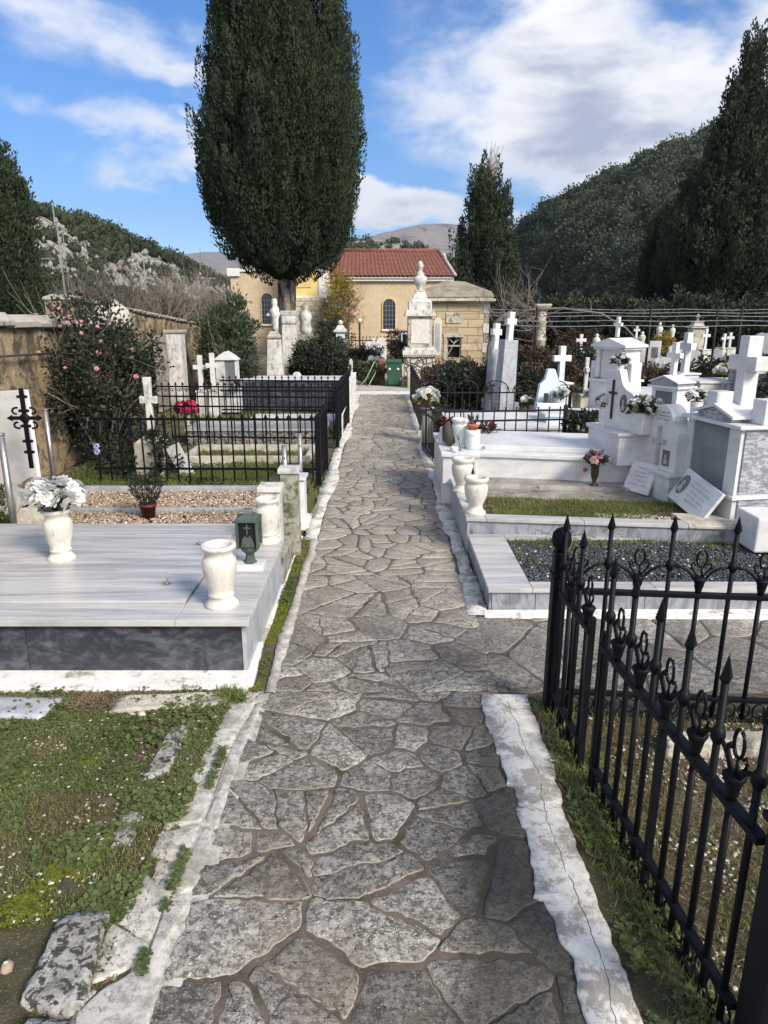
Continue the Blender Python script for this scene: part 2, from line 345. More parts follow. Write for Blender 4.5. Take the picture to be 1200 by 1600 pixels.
def peb_mat(name, a, b, c=None, rough=.8):
    m, nt, bs = newmat(name, rough); t = attr(nt, 'tint'); col = mixc(nt, t, a, b)
    if c: col = mixc(nt, stp(nt, t, .86, .9), col, c)
    setc(nt, bs, col); return m
MT['peb'] = peb_mat('white_pebbles', (.25, .21, .16), (.60, .56, .49))
MT['chips'] = peb_mat('pink_stone_chips', (.22, .15, .105), (.48, .37, .28), (.60, .55, .48))
MT['darkgravel'] = peb_mat('dark_gravel', (.028, .033, .036), (.11, .125, .13), (.60, .60, .60))
# flagstones
m, nt, bs = newmat('path_flagstones', .85, .25); P = coords(nt, True); t = attr(nt, 'tint')
sx = nd(nt, 'SeparateXYZ', {0: P}); X, Y = sx.outputs[0], sx.outputs[1]
n1 = noise(nt, P, 7, 10, .72); n2 = noise(nt, P, 42, 10, .82, .3); n3 = noise(nt, P, 130, 3, .6); n4 = noise(nt, mapping(nt, P, loc=(9, 9, 0)), 2.1, 6, .65)
pit = mth(nt, 'MULTIPLY', stp(nt, noise(nt, mapping(nt, P, loc=(4, 1, 3)), 95, 4, .6), .635, .66), stp(nt, n1, .42, .55))
strk = noise(nt, mapping(nt, P, (1, 8, 1), (0, 0, .6)), 26, 6, .75, .3)
col = mixc(nt, stp(nt, n1, .34, .66), (.18, .165, .145), (.46, .435, .39))
col = mixc(nt, mth(nt, 'MULTIPLY', stp(nt, n2, .485, .55), .88), col, (.095, .085, .072))
col = mixc(nt, mth(nt, 'MULTIPLY', stp(nt, n2, .46, .40), .55), col, (.50, .475, .42))
col = mixc(nt, mth(nt, 'MULTIPLY', stp(nt, n3, .60, .65), .75), col, (.68, .65, .58))
col = mixc(nt, mth(nt, 'MULTIPLY', stp(nt, noise(nt, mapping(nt, P, loc=(2, 8, 5)), 70, 5, .65), .56, .61), .7), col, (.085, .077, .067))
col = mixc(nt, mth(nt, 'MULTIPLY', stp(nt, strk, .56, .64), .35), col, (.55, .52, .46))
col = mixc(nt, mth(nt, 'MULTIPLY', stp(nt, n4, .50, .66), .50), col, (.215, .165, .12))
col = mixc(nt, 1.0, col, (.98, .995, .985), 'MULTIPLY')
tv = nd(nt, 'MapRange', {'Value': t, 'To Min': .66, 'To Max': 1.22}).outputs[0]
col = mixc(nt, 1.0, col, nd(nt, 'CombineColor', {0: tv, 1: tv, 2: tv}).outputs[0], 'MULTIPLY')
vc = nd(nt, 'TexVoronoi', {'Vector': nd(nt, 'VectorMath', {0: P, 1: nd(nt, 'VectorMath', {0: nd(nt, 'TexNoise', {'Vector': P, 'Scale': 9.0, 'Detail': 6.0, 'Roughness': .7}).outputs['Color'], 1: (.10, .10, .10)}, operation='MULTIPLY').outputs[0]}, operation='ADD').outputs[0], 'Scale': 5.5}, feature='DISTANCE_TO_EDGE').outputs[0]
crk = mth(nt, 'MULTIPLY', stp(nt, vc, .012, .004), stp(nt, noise(nt, P, 3.1, 3, .6), .50, .56)); col = mixc(nt, mth(nt, 'MULTIPLY', crk, .85), col, (.05, .043, .036))
rim = attr(nt, 'rim'); col = mixc(nt, mth(nt, 'MULTIPLY', mth(nt, 'MULTIPLY', stp(nt, rim, .55, 1.0), stp(nt, n2, .46, .56)), .60), col, (.58, .54, .46))
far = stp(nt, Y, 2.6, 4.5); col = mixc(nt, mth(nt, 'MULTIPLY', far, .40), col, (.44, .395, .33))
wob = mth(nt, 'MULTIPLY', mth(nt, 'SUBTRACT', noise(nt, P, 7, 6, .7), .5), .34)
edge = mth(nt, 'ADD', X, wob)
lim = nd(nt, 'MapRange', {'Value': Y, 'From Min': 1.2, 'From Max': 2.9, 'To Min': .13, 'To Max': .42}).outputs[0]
dark_right = mth(nt, 'MULTIPLY', stp(nt, mth(nt, 'SUBTRACT', edge, lim), -.05, .09), stp(nt, Y, 2.95, 2.6))  # near stones darken toward the right edge, border broken up by noise
col = mixc(nt, mth(nt, 'MULTIPLY', dark_right, .80), col, (.048, .047, .043))
col = mixc(nt, pit, col, (.03, .03, .03))
setc(nt, bs, col)
h = mth(nt, 'ADD', mth(nt, 'ADD', mth(nt, 'MULTIPLY', n2, -.9), mth(nt, 'MULTIPLY', n3, .45)), mth(nt, 'ADD', mth(nt, 'MULTIPLY', pit, -.8), mth(nt, 'ADD', mth(nt, 'MULTIPLY', n1, .8), mth(nt, 'MULTIPLY', strk, .5))))
bump(nt, bs, h, .8, .008); MT['flag'] = m
m, nt, bs = newmat('path_mortar', .95); P = coords(nt, True); sx = nd(nt, 'SeparateXYZ', {0: P}); X, Y = sx.outputs[0], sx.outputs[1]
n1 = noise(nt, P, 6, 8, .7); n2 = noise(nt, P, 90, 6, .75)
col = mixc(nt, stp(nt, n1, .35, .62), (.080, .063, .049), (.155, .128, .10)); col = mixc(nt, mth(nt, 'MULTIPLY', stp(nt, n2, .52, .66), .6), col, (.23, .20, .165)); col = mixc(nt, stp(nt, noise(nt, P, 4.2, 6, .7), .56, .64), col, (.055, .058, .03))
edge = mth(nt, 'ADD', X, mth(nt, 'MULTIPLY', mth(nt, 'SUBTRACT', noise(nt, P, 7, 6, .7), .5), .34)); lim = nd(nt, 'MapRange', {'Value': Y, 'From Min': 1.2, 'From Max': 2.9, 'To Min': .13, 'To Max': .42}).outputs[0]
dark_right = mth(nt, 'MULTIPLY', stp(nt, mth(nt, 'SUBTRACT', edge, lim), -.05, .09), stp(nt, Y, 2.95, 2.6)); col = mixc(nt, mth(nt, 'MULTIPLY', dark_right, .8), col, (.03, .03, .022))  # mortar darkens toward the right along with the stones
setc(nt, bs, col); bump(nt, bs, mth(nt, 'ADD', n1, mth(nt, 'MULTIPLY', n2, .5)), .8, .008); MT['mortarp'] = m
MT['mortar'] = stone_mat('brown_mortar', (.075, .06, .047), (.145, .12, .095), (.06, .055, .038), 6, 90, .95, .7, .006, (.54, .66), True, 8)
# whitewash on kerb stones
m, nt, bs = newmat('worn_whitewash', .85); P = coords(nt, True)
n1 = noise(nt, P, 3.5, 6, .7, .3); n2 = noise(nt, P, 38, 6, .75); n3 = noise(nt, P, 150, 3, .7)
n2 = noise(nt, P, 30, 10, .8)
col = mixc(nt, stp(nt, n2, .40, .56), (.30, .28, .24), (.56, .54, .49))
col = mixc(nt, mth(nt, 'MULTIPLY', stp(nt, n1, .46, .60), .62), col, (.25, .235, .20))
col = mixc(nt, mth(nt, 'MULTIPLY', stp(nt, n3, .60, .70), .6), col, (.16, .15, .13)); setc(nt, bs, col)
bump(nt, bs, mth(nt, 'ADD', n2, mth(nt, 'MULTIPLY', n3, .6)), .45, .004); MT['wash'] = m
m, nt, bs = newmat('fresh_whitewash', .85); P = coords(nt, True)
n1 = noise(nt, P, 6, 10, .78, .3); n2 = noise(nt, P, 34, 10, .8); n3 = noise(nt, P, 150, 4, .7)
col = mixc(nt, stp(nt, n2, .38, .52), (.44, .42, .37), (.68, .665, .62)); col = mixc(nt, mth(nt, 'MULTIPLY', stp(nt, n1, .50, .56), .75), col, (.25, .23, .19)); col = mixc(nt, mth(nt, 'MULTIPLY', stp(nt, n3, .58, .66), .5), col, (.24, .22, .19)); setc(nt, bs, col)
bump(nt, bs, mth(nt, 'ADD', n2, mth(nt, 'MULTIPLY', n3, .5)), .4, .004); MT['wash2'] = m
# soil
m, nt, bs = newmat('cemetery_soil', .95, .2); P = coords(nt, True)
n1 = noise(nt, P, .7, 5, .6); n2 = noise(nt, P, 14, 7, .7); n3 = noise(nt, P, 120, 4, .75)
col = mixc(nt, stp(nt, n2, .35, .65), (.10, .075, .05), (.21, .17, .12)); col = mixc(nt, mth(nt, 'MULTIPLY', stp(nt, n1, .4, .6), .7), col, (.07, .085, .03))
col = mixc(nt, stp(nt, n3, .60, .68), col, (.42, .38, .32)); setc(nt, bs, col); bump(nt, bs, mth(nt, 'ADD', n2, n3), .9, .02); MT['soil'] = m
# hills
def hill_mat(name, rock, soil, green, th, sc_=.05):
    m, nt, bs = newmat(name, .95, .1); P = coords(nt, True)
    n1 = noise(nt, P, sc_, 7, .65, .4); n2 = noise(nt, P, sc_ * 9, 6, .75, .5)
    col = mixc(nt, stp(nt, n2, .38, .6), soil, rock); col = mixc(nt, stp(nt, n1, *th), col, green)
    col = mixc(nt, mth(nt, 'MULTIPLY', stp(nt, n2, .56, .64), .8), col, tuple(q * .45 for q in green))
    n3 = noise(nt, mapping(nt, P, (1, 1, .5)), sc_ * 40, 6, .75, .6); col = mixc(nt, mth(nt, 'MULTIPLY', stp(nt, n3, .50, .58), .55), col, tuple(q * .4 for q in rock))
    setc(nt, bs, col); bump(nt, bs, mth(nt, 'ADD', n2, mth(nt, 'MULTIPLY', n3, .3)), .8, .15 / sc_ * .03); return m
MT['hillR'] = hill_mat('wooded_hill', (.30, .28, .25), (.055, .055, .035), (.03, .04, .02), (.42, .5))
MT['hillL'] = hill_mat('rocky_hill', (.38, .375, .345), (.24, .235, .205), (.11, .12, .08), (.50, .62), .06)
MT['hillM'] = hill_mat('scrub_hill', (.40, .38, .34), (.26, .24, .20), (.12, .13, .09), (.5, .62), .06)
MT['mount'] = hill_mat('far_mountain', (.31, .28, .245), (.23, .21, .185), (.12, .125, .11), (.5, .62), .0035)
# roof
m, nt, bs = newmat('red_clay_tiles', .85); P = coords(nt, True)
n1 = noise(nt, P, 1.1, 5, .6); n2 = noise(nt, P, 9, 5, .7); col = mixc(nt, stp(nt, n2, .35, .65), (.14, .052, .038), (.25, .10, .070)); col = mixc(nt, mth(nt, 'MULTIPLY', stp(nt, n1, .52, .7), .5), col, (.17, .10, .08))
sz = nd(nt, 'SeparateXYZ', {0: P}).outputs[2]
row = mth(nt, 'GREATER_THAN', mth(nt, 'FRACT', mth(nt, 'MULTIPLY', sz, 5.0)), .9); col = mixc(nt, mth(nt, 'MULTIPLY', row, .55), col, (.07, .03, .025))
setc(nt, bs, col); MT['tiles'] = m
# coursed masonry
def masonry(name, a, b, mort, sx_, sz_, axis='y', rough=.9, dirt=(.12, .10, .08), off=.5):
    m, nt, bs = newmat(name, rough, .2); P = coords(nt, True); s = nd(nt, 'SeparateXYZ', {0: P})
    hh = mth(nt, 'ADD', s.outputs[0], s.outputs[1])
    v = nd(nt, 'CombineXYZ', {0: hh, 1: s.outputs[2], 2: 0.0}).outputs[0]
    wv = nd(nt, 'VectorMath', {0: v, 1: nd(nt, 'VectorMath', {0: nd(nt, 'TexNoise', {'Vector': P, 'Scale': 3.0}).outputs['Color'], 1: (.05, .05, 0)}, operation='MULTIPLY').outputs[0]}, operation='ADD').outputs[0]
    br = nd(nt, 'TexBrick', {'Vector': wv, 'Color1': (*a, 1), 'Color2': (*b, 1), 'Mortar': (*mort, 1), 'Scale': 1.0, 'Mortar Size': .012, 'Brick Width': sx_, 'Row Height': sz_, 'Bias': 0.0, 'Mortar Smooth': .4}, offset=off)
    n = noise(nt, P, 2.2, 6, .7); n2 = noise(nt, P, 22, 6, .7)
    col = mixc(nt, mth(nt, 'MULTIPLY', stp(nt, n, .5, .68), .6), br.outputs[0], dirt); col = mixc(nt, mth(nt, 'MULTIPLY', stp(nt, n2, .5, .7), .35), col, tuple(min(1, q * 1.5) for q in a))
    setc(nt, bs, col); bump(nt, bs, mth(nt, 'ADD', mth(nt, 'MULTIPLY', br.outputs[1], -1.0), mth(nt, 'MULTIPLY', n2, .4)), .8, .02); return m
MT['ashlar'] = masonry('ochre_ashlar', (.42, .335, .215), (.56, .46, .31), (.27, .21, .14), .58, .21, dirt=(.22, .16, .10))
MT['rubble'] = masonry('block_masonry', (.44, .37, .27), (.58, .50, .38), (.17, .14, .10), .42, .19)
# crazed rubble with pale lumps
m, nt, bs = newmat('pale_rubble', .9); co = coords(nt); vz = nd(nt, 'TexVoronoi', {'Vector': co, 'Scale': 9.0}, feature='DISTANCE_TO_EDGE').outputs[0]
col = mixc(nt, stp(nt, vz, .01, .09), (.10, .085, .065), (.50, .48, .44)); col = mixc(nt, stp(nt, noise(nt, co, 12, 5, .7), .5, .65), col, (.30, .27, .22)); setc(nt, bs, col)
bump(nt, bs, stp(nt, vz, 0, .15), .9, .05); MT['palerubble'] = m
# ============================================================ SETTING: ground, path, kerbs, hills
MB().add([(-2500, -300, -.03), (2500, -300, -.03), (2500, 4500, -.03), (-2500, 4500, -.03)], [(0, 1, 2, 3)]).build('ground', MT['soil'])['kind'] = 'structure'

def clip(poly, nx, ny, c):
    out = []
    for i in range(len(poly)):
        a, b = poly[i - 1], poly[i]; da = a[0] * nx + a[1] * ny - c; db = b[0] * nx + b[1] * ny - c
        if (da <= 0) != (db <= 0): t = da / (da - db); out.append((a[0] + (b[0] - a[0]) * t, a[1] + (b[1] - a[1]) * t))
        if db <= 0: out.append(b)
    return out
def stone_contour(poly, step, wob, inset, z0, z1, r, V, F, tint, rim):
    pts = []
    for i in range(len(poly)):
        a, b = poly[i], poly[(i + 1) % len(poly)]; L = math.hypot(b[0] - a[0], b[1] - a[1]); n = max(1, int(L / step))
        for q in range(n): t = q / n; pts.append((a[0] + (b[0] - a[0]) * t, a[1] + (b[1] - a[1]) * t))
    if len(pts) < 5: return
    A = np.array(pts); fx, fy = A[:, 0] * 14 + 50, A[:, 1] * 14 + 50
    A = A + np.stack([fbm(fx * .7, fy * .7, 3) - .5, fbm(fx * .7 + 31, fy * .7 + 17, 9) - .5], 1) * wob * 1.5 + np.stack([fbm(fx * 5, fy * 5, 3, 3) - .5, fbm(fx * 5 + 31, fy * 5 + 17, 9, 3) - .5], 1) * wob * 1.7
    for _ in range(1): A = A * .5 + (np.roll(A, 1, 0) + np.roll(A, -1, 0)) * .25
    c = A.mean(0); rad = np.linalg.norm(A - c, axis=1, keepdims=True)
    B = c + (A - c) * np.maximum(1 - inset / rad, .4); C = c + (A - c) * np.maximum(1 - inset * 2.6 / rad, .3)
    n = len(A); o = len(V); tl = (r.uniform(-.012, .012), r.uniform(-.012, .012)); hz = z1 + r.uniform(-.002, .003)
    for ring, zz in ((A, z0), (B, hz - .0018), (C, hz)):
        for x, y in ring: V.append((x, y, zz + ((x - c[0]) * tl[0] + (y - c[1]) * tl[1] if zz != z0 else 0)))
    V.append((c[0], c[1], hz))
    tv = r.random(); tint += [tv] * (3 * n + 1); rim += [.8] * n + [1] * n + [0] * n + [0]
    for i in range(n):
        j = (i + 1) % n
        F.append((o + i, o + j, o + n + j)); F.append((o + i, o + n + j, o + n + i))
        F.append((o + n + i, o + n + j, o + 2 * n + j)); F.append((o + n + i, o + 2 * n + j, o + 2 * n + i))
        F.append((o + 2 * n + i, o + 2 * n + j, o + 3 * n))
def paving(name, rect, sp, gap, m, z0, z1, seed, wob=.014, asp=1.0, inset=.0035, step=.02, drop=.25, split=0):
    r = random.Random(seed); x0, x1, y0, y1 = rect; sites = []
    ny = int((y1 - y0) / (sp * asp)) + 1; nx = max(1, round((x1 - x0) / sp))
    for j in range(-1, ny + 1):
        for i in range(nx):
            if r.random() < drop: continue
            sites.append((x0 + (i + .5 + (.25 if j % 2 else -.25) + r.uniform(-.5, .5)) * (x1 - x0) / nx, y0 + (j + .5 + r.uniform(-.45, .45)) * sp * asp))
    V = []; F = []; tint = []; rim = []; todo = []
    for k, (cx, cy) in enumerate(sites):
        poly = [(x0, y0), (x1, y0), (x1, y1), (x0, y1)]
        for l, (ox, oy) in enumerate(sites):
            if l == k or abs(ox - cx) > 3.2 * sp or abs(oy - cy) > 3.2 * sp: continue
            dx, dy = ox - cx, oy - cy; L = math.hypot(dx, dy)
            if L < 1e-4: continue
            dx /= L; dy /= L; poly = clip(poly, dx, dy, (cx + ox) / 2 * dx + (cy + oy) / 2 * dy - gap * (.15 + 1.25 * r.random() ** 2))
            if len(poly) < 3: break
        if len(poly) < 3: continue
        ar = abs(sum(poly[i - 1][0] * poly[i][1] - poly[i][0] * poly[i - 1][1] for i in range(len(poly)))) / 2
        mx_, my_ = sum(q[0] for q in poly) / len(poly), sum(q[1] for q in poly) / len(poly)
        if split and r.random() < split and ar > sp * sp * .8:
            th = r.uniform(0, math.pi); nx_, ny_ = math.cos(th), math.sin(th); cc = mx_ * nx_ + my_ * ny_ + r.uniform(-.15, .15) * sp; gg = gap * (.15 + 1.1 * r.random() ** 2)
            todo += [clip(poly, nx_, ny_, cc - gg), clip(poly, -nx_, -ny_, -cc - gg)]
        else: todo.append(poly)
    for poly in todo:
        if len(poly) < 3: continue
        ar = abs(sum(poly[i - 1][0] * poly[i][1] - poly[i][0] * poly[i - 1][1] for i in range(len(poly)))) / 2
        if ar < sp * sp * .04: continue
        stone_contour(poly, step, wob, inset, z0, z1, r, V, F, tint, rim)
    ob = npmesh(name, V, F, m, None, tint, smooth=False)
    a = ob.data.attributes.new('rim', 'FLOAT', 'POINT'); a.data.foreach_set('value', np.array(rim, dtype=np.float32))
    ob['kind'] = 'structure'; return ob
def strip(name, fx0, fx1, y0, y1, z, m, wob=.02, seed=1, n=None, kind='structure', thick=.03, wl=1.0, wr=1.0, eb=.003):
    n = n or int((y1 - y0) / .009); ys = np.linspace(y0, y1, n); V = []; F = []
    g = np.random.default_rng(seed)
    def rag(amp):        # angular, chipped edge
        o = 0
        for sp_, am in ((.22, .5), (.07, .35), (.022, .18)):
            kk = np.cumsum(g.uniform(.3, 1.7, int((y1 - y0) / sp_) + 8) * sp_) + y0 - .1; o = o + np.interp(ys, kk, g.uniform(-1, 1, len(kk))) * am
        return o * amp
    a = rag(wob) * wl; b = rag(wob * .8) * wr
    for i, y in enumerate(ys):
        x0, x1 = fx0(y) + a[i], fx1(y) + b[i]; x1 = max(x1, x0 + .01)
        V += [(x0, y, z - thick), (x0 + eb, y, z), ((x0 + x1) / 2, y, z + .002), (x1 - eb, y, z), (x1, y, z - thick)]
    for i in range(n - 1):
        for k in range(4): F.append((i * 5 + k, i * 5 + k + 1, i * 5 + 6 + k, i * 5 + 5 + k))
    ob = npmesh(name, V, F, m); ob['kind'] = kind; return ob
K = lambda v: (lambda y: v)
# path bed and flagstones
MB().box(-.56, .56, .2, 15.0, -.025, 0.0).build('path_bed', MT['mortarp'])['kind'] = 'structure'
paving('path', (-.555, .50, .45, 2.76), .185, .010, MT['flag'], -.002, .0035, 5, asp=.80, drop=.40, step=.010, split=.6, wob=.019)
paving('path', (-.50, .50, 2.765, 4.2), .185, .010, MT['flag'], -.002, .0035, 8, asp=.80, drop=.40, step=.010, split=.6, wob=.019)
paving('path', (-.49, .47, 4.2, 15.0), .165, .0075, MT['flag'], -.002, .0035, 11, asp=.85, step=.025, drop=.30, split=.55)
MB().box(.56, 3.3, 2.72, 3.62, -.025, -.002).build('side_path_bed', MT['mortar'])['kind'] = 'structure'
paving('side_path', (.49, 3.3, 2.76, 3.56), .25, .012, MT['flag'], -.004, .004, 21, step=.03)
# left kerb: cracked whitewashed concrete
kl = lambda y: -.70 - .03 * math.sin(y * 2.3) + (.02 if y > 2 else 0)
MB().box(-.68, -.50, .3, 2.76, -.03, .003).build('kerb_bed', MT['wash'])['kind'] = 'structure'
def pieces(name, polys, m, z0, z1, seed, wob=.006, shrink=.0002):
    V = []; F = []; tint = []; rim = []; r = random.Random(seed)
    for pp in polys:
        q = [G(px, py) for px, py in pp]; cx = sum(a for a, b in q) / len(q); cy = sum(b for a, b in q) / len(q)
        if sum(q[i - 1][0] * q[i][1] - q[i][0] * q[i - 1][1] for i in range(len(q))) < 0: q = q[::-1]
        q = [(a + (cx - a) / max(.02, math.hypot(cx - a, cy - b)) * shrink, b + (cy - b) / max(.02, math.hypot(cx - a, cy - b)) * shrink) for a, b in q]
        stone_contour(q, .012, wob, .004, z0, z1 + r.uniform(-.002, .003), r, V, F, tint, rim)
    ob = npmesh(name, V, F, m, None, tint); ob['kind'] = 'structure'
pieces('kerb', [
    [(403, 1098), (372, 1150), (352, 1190), (338, 1235), (322, 1285), (338, 1300), (357, 1240), (385, 1165), (412, 1098)],
    [(322, 1288), (300, 1325), (288, 1347), (318, 1366), (338, 1303)], [(287, 1350), (268, 1392), (276, 1402), (304, 1390), (317, 1369)],
    [(262, 1408), (258, 1428), (240, 1478), (205, 1523), (160, 1550), (110, 1600), (60, 1700), (190, 1800), (238, 1592), (271, 1456), (290, 1412)],
    [(362, 1098), (320, 1176), (296, 1224), (334, 1233), (349, 1188), (369, 1149), (400, 1096)], [(294, 1227), (268, 1272), (252, 1300), (318, 1284), (333, 1237)],
    [(250, 1303), (234, 1340), (270, 1350), (297, 1325), (317, 1288)], [(243, 1345), (240, 1362), (262, 1368), (266, 1352)], [(262, 1372), (245, 1385), (258, 1394), (283, 1350), (270, 1354)],
    [(230, 1366), (198, 1400), (176, 1440), (236, 1473), (254, 1428), (258, 1400)], [(174, 1444), (156, 1482), (140, 1545), (202, 1518), (235, 1476)], [(138, 1548), (105, 1600), (110, 1598), (158, 1548)]],
    MT['wash'], .0, .008, 31)
strip('kerb', K(-.535), K(-.475), 2.74, 4.9, .011, MT['wash'], .022, 4)
strip('kerb', K(-.66), lambda y: -.60 - .0 * y, 2.74, 5.0, .006, MT['wash2'], .012, 5)
strip('kerb', K(-.60), lambda y: -.50 + .05 * max(0, math.sin(y * 2.1)), 4.9, 14.6, .008, MT['wash2'], .022, 6, thick=.008)
strip('gutter', K(-.605), K(-.53), 2.75, 4.9, .002, MT['soil'], .015, 7)
# white footing in front of the big tomb
MB().prism([(-3.4, 2.74), (-2.2, 2.76), (-1.2, 2.735), (-.66, 2.75), (-.58, 2.80), (-.60, 3.2), (-.63, 3.2), (-3.4, 3.2)], -.02, .028).build('footing', MT['plaster'], None, .006)['kind'] = 'structure'
# right kerb, bright whitewash with a ragged inner edge over the stones, split by a hairline crack
strip('kerb', lambda y: .435 + .012 * math.sin(y * 5.1) + .025 * (y < 1.62) + .02 * (2.0 < y < 2.12) - .015 * (y > 2.3), lambda y: .612 + .012 * math.sin(y * 3), .4, 2.72, .012, MT['wash2'], .030, 12, thick=.012)
cg = random.Random(6); cx_ = .545; seg_ = []; cm_ = MB()
for i in range(130):
    y_ = .8 + i * .0145; cx_ += cg.uniform(-.0045, .0045) + (.54 - cx_) * .03; seg_.append((cx_, y_, .0138))
    if cg.random() < .06 or i == 129:
        if len(seg_) > 3: cm_.tube(seg_, .0011, 4)
        seg_ = seg_[-1:] if cg.random() < .6 else []
cm_.build('kerb_crack', MT['mortar'])['kind'] = 'structure'
strip('kerb', lambda y: .47 + .02 * math.sin(y * 3.1), lambda y: .575, 3.56, 6.9, .008, MT['wash2'], .03, 15, thick=.008)
strip('kerb', lambda y: .44 + .02 * math.sin(y * 2.1), lambda y: .56, 6.9, 14.6, .010, MT['wash2'], .03, 16, thick=.008)
MB().prism([(.55, 3.54), (2.6, 3.5), (3.3, 3.52), (3.3, 3.66), (.55, 3.63)], -.02, .012).build('footing', MT['plaster'], None, .004)['kind'] = 'structure'
# end of the path: white strip and concrete court
MB().box(-.62, .62, 14.6, 15.1, -.02, .012).build('path_threshold', MT['plaster'])['kind'] = 'structure'
m = stone_mat('court_concrete', (.34, .32, .28), (.46, .44, .40), (.22, .20, .17), 2, 40, .9, .4, .01, world=True)
MB().box(-1.0, 1.2, 15.1, 19.5, -.02, .008).build('court_pavement', m)['kind'] = 'structure'

# ---------------------------------------------- hills
def loft(name, ridge, base, m, rows=50, cols=160, amp=3, pw=1.0, seed=3, nsc=.06, back=.7):
    rp = []
    for px, py, d in ridge: x, z = D(px, py, d); rp.append((x, d, z))
    rp = np.array(rp); bp = np.array(base, float)
    t = np.linspace(0, 1, cols); tr = np.linspace(0, 1, len(rp)); tb = np.linspace(0, 1, len(bp))
    Rg = np.stack([np.interp(t, tr, rp[:, k]) for k in range(3)], 1); Bs = np.stack([np.interp(t, tb, bp[:, k]) for k in range(2)], 1)
    V = np.zeros((rows, cols, 3))
    for i in range(rows):
        s = i / (rows - 1) * (1 + back)
        xy = Bs + (Rg[:, :2] - Bs) * s
        z = Rg[:, 2] * (s ** pw if s <= 1 else max(0, 1 - (s - 1) / back * 1.0))
        w_ = math.sin(min(s, 1) * math.pi) * .9 + .12
        z = z + (fbm(xy[:, 0] * nsc + 60, xy[:, 1] * nsc + 60, seed, 5) - .5) * 2 * amp * w_
        V[i, :, :2] = xy; V[i, :, 2] = z
    V[0, :, 2] = -1.0
    idx = np.arange(rows * cols).reshape(rows, cols)
    F = np.stack([idx[:-1, :-1], idx[:-1, 1:], idx[1:, 1:], idx[1:, :-1]], -1).reshape(-1, 4)
    npmesh(name, V.reshape(-1, 3), F, m, smooth=True)['kind'] = 'structure'
    return V
def hillcover(name, V, n, size, per, m, keep=None, lsz=.3, seed=1, smax=1.0, flat=.75):
    rows, cols, _ = V.shape; g = np.random.default_rng(seed); P = []; Dd = []; T = []; Ls = []
    C = V.reshape(-1, 3); kmax = int(rows / 1.7 * smax)
    i = g.uniform(1, kmax, n); j = g.uniform(0, cols - 2, n); i0 = i.astype(int); j0 = j.astype(int)
    c = V[i0, j0] * (1 - (i - i0))[:, None] + V[i0 + 1, j0 + 1] * (i - i0)[:, None]
    if keep is not None:
        k = keep(c, i / kmax, g); c = c[k]
    n = len(c); r = size[0] + (size[1] - size[0]) * g.random(n) ** 1.6; tn = np.clip(g.random(n) * .6 + (fbm(c[:, 0] * .05 + 20, c[:, 1] * .05 + 20, 77) - .3) * 1.0, 0, 1)
    d = unit(g.normal(size=(n, per, 3)).reshape(-1, 3)).reshape(n, per, 3); d[..., 2] = np.abs(d[..., 2]) * 1.0 - .15
    P = c[:, None] + d * r[:, None, None] * g.uniform(.75, 1.08, (n, per, 1)) * np.array([1, 1, flat])
    P[..., 2] += (r * .35)[:, None]
    T = np.clip(tn[:, None] * .6 + g.random((n, per)) * .4, 0, .9)
    leaves(name, P.reshape(-1, 3), (d + g.normal(size=d.shape) * .6 + np.array([0, 0, .3])).reshape(-1, 3), np.repeat(r, per) * lsz * g.uniform(.7, 1.4, n * per), np.repeat(r, per) * lsz * .42, T.ravel(), m, kind='stuff', Nr=d.reshape(-1, 3))
    v, f = ico()       # inner masses so the shrubs are not see-through
    VV = c[:, None] + np.array([0, 0, .3]) * r[:, None, None] + v[None] * (r[:, None, None] * .80) * (1 + g.uniform(-.15, .15, (n, 12, 1))) * np.array([1, 1, flat])
    FF = (f[None] + (np.arange(n) * 12)[:, None, None]).reshape(-1, 3)
    npmesh(name + '_mass', VV.reshape(-1, 3), FF, m, None, np.repeat(np.clip(tn * .4, 0, .9), 12), kind='stuff')
MT['hillleaf'] = leaf_mat('hillside_leaves', (.030, .044, .032), (.11, .125, .08), .8, .15, .1, (.17, .14, .09))
MT['hillleafL'] = leaf_mat('hillside_scrub', (.035, .048, .028), (.10, .11, .062), .8, .1, .1, (.16, .13, .08))
VR = loft('hill', [(770, 452, 150), (800, 408, 150), (812, 380, 150), (835, 346, 150), (870, 326, 145), (930, 300, 140), (1000, 258, 132), (1060, 238, 128), (1130, 205, 125), (1220, 150, 120), (1350, 90, 115), (1600, 20, 110), (1900, 0, 100)],
     [(26, 125), (27, 95), (28, 80), (30, 66), (34, 60), (50, 52), (80, 44), (120, 40)], MT['hillR'], amp=2.6, pw=.92, seed=5, nsc=.09)
hillcover('hillside_shrubs', VR, 3900, (.9, 3.4), 150, MT['hillleaf'], seed=4, lsz=.12, keep=lambda c, s, g: (fbm(c[:, 0] * .12 + 50, c[:, 1] * .12 + 50, 8) > .40) | (g.random(len(c)) < .35))
# pale rock outcrops on the wooded slope
k = rng.integers(3, 27, 240) ; j = rng.integers(0, 158, 240); c = VR[k, j]
pebbles('hillside_rocks', c + np.array([0, 0, .5]), rng.uniform(.5, 1.5, 240), rng.uniform(.1, .7, 240), peb_mat('pale_outcrop', (.22, .21, .19), (.42, .40, .37)), kind='stuff', flat=.9)
VL = loft('hill', [(-260, 200, 100), (-60, 285, 105), (20, 316, 110), (100, 340, 118), (190, 368, 128), (260, 402, 140), (330, 433, 155), (372, 452, 165), (420, 485, 175)],
     [(-120, 40), (-75, 50), (-60, 60), (-48, 75), (-42, 95), (-40, 120)], MT['hillL'], amp=1.8, pw=.95, seed=15, nsc=.09)
def keepL(c, s, g):
    belt = (s > .42) & (s < .93) & (fbm(c[:, 0] * .10 + 90, c[:, 1] * .10 + 50, 28) < .62)
    return ~belt | (g.random(len(c)) < .07)
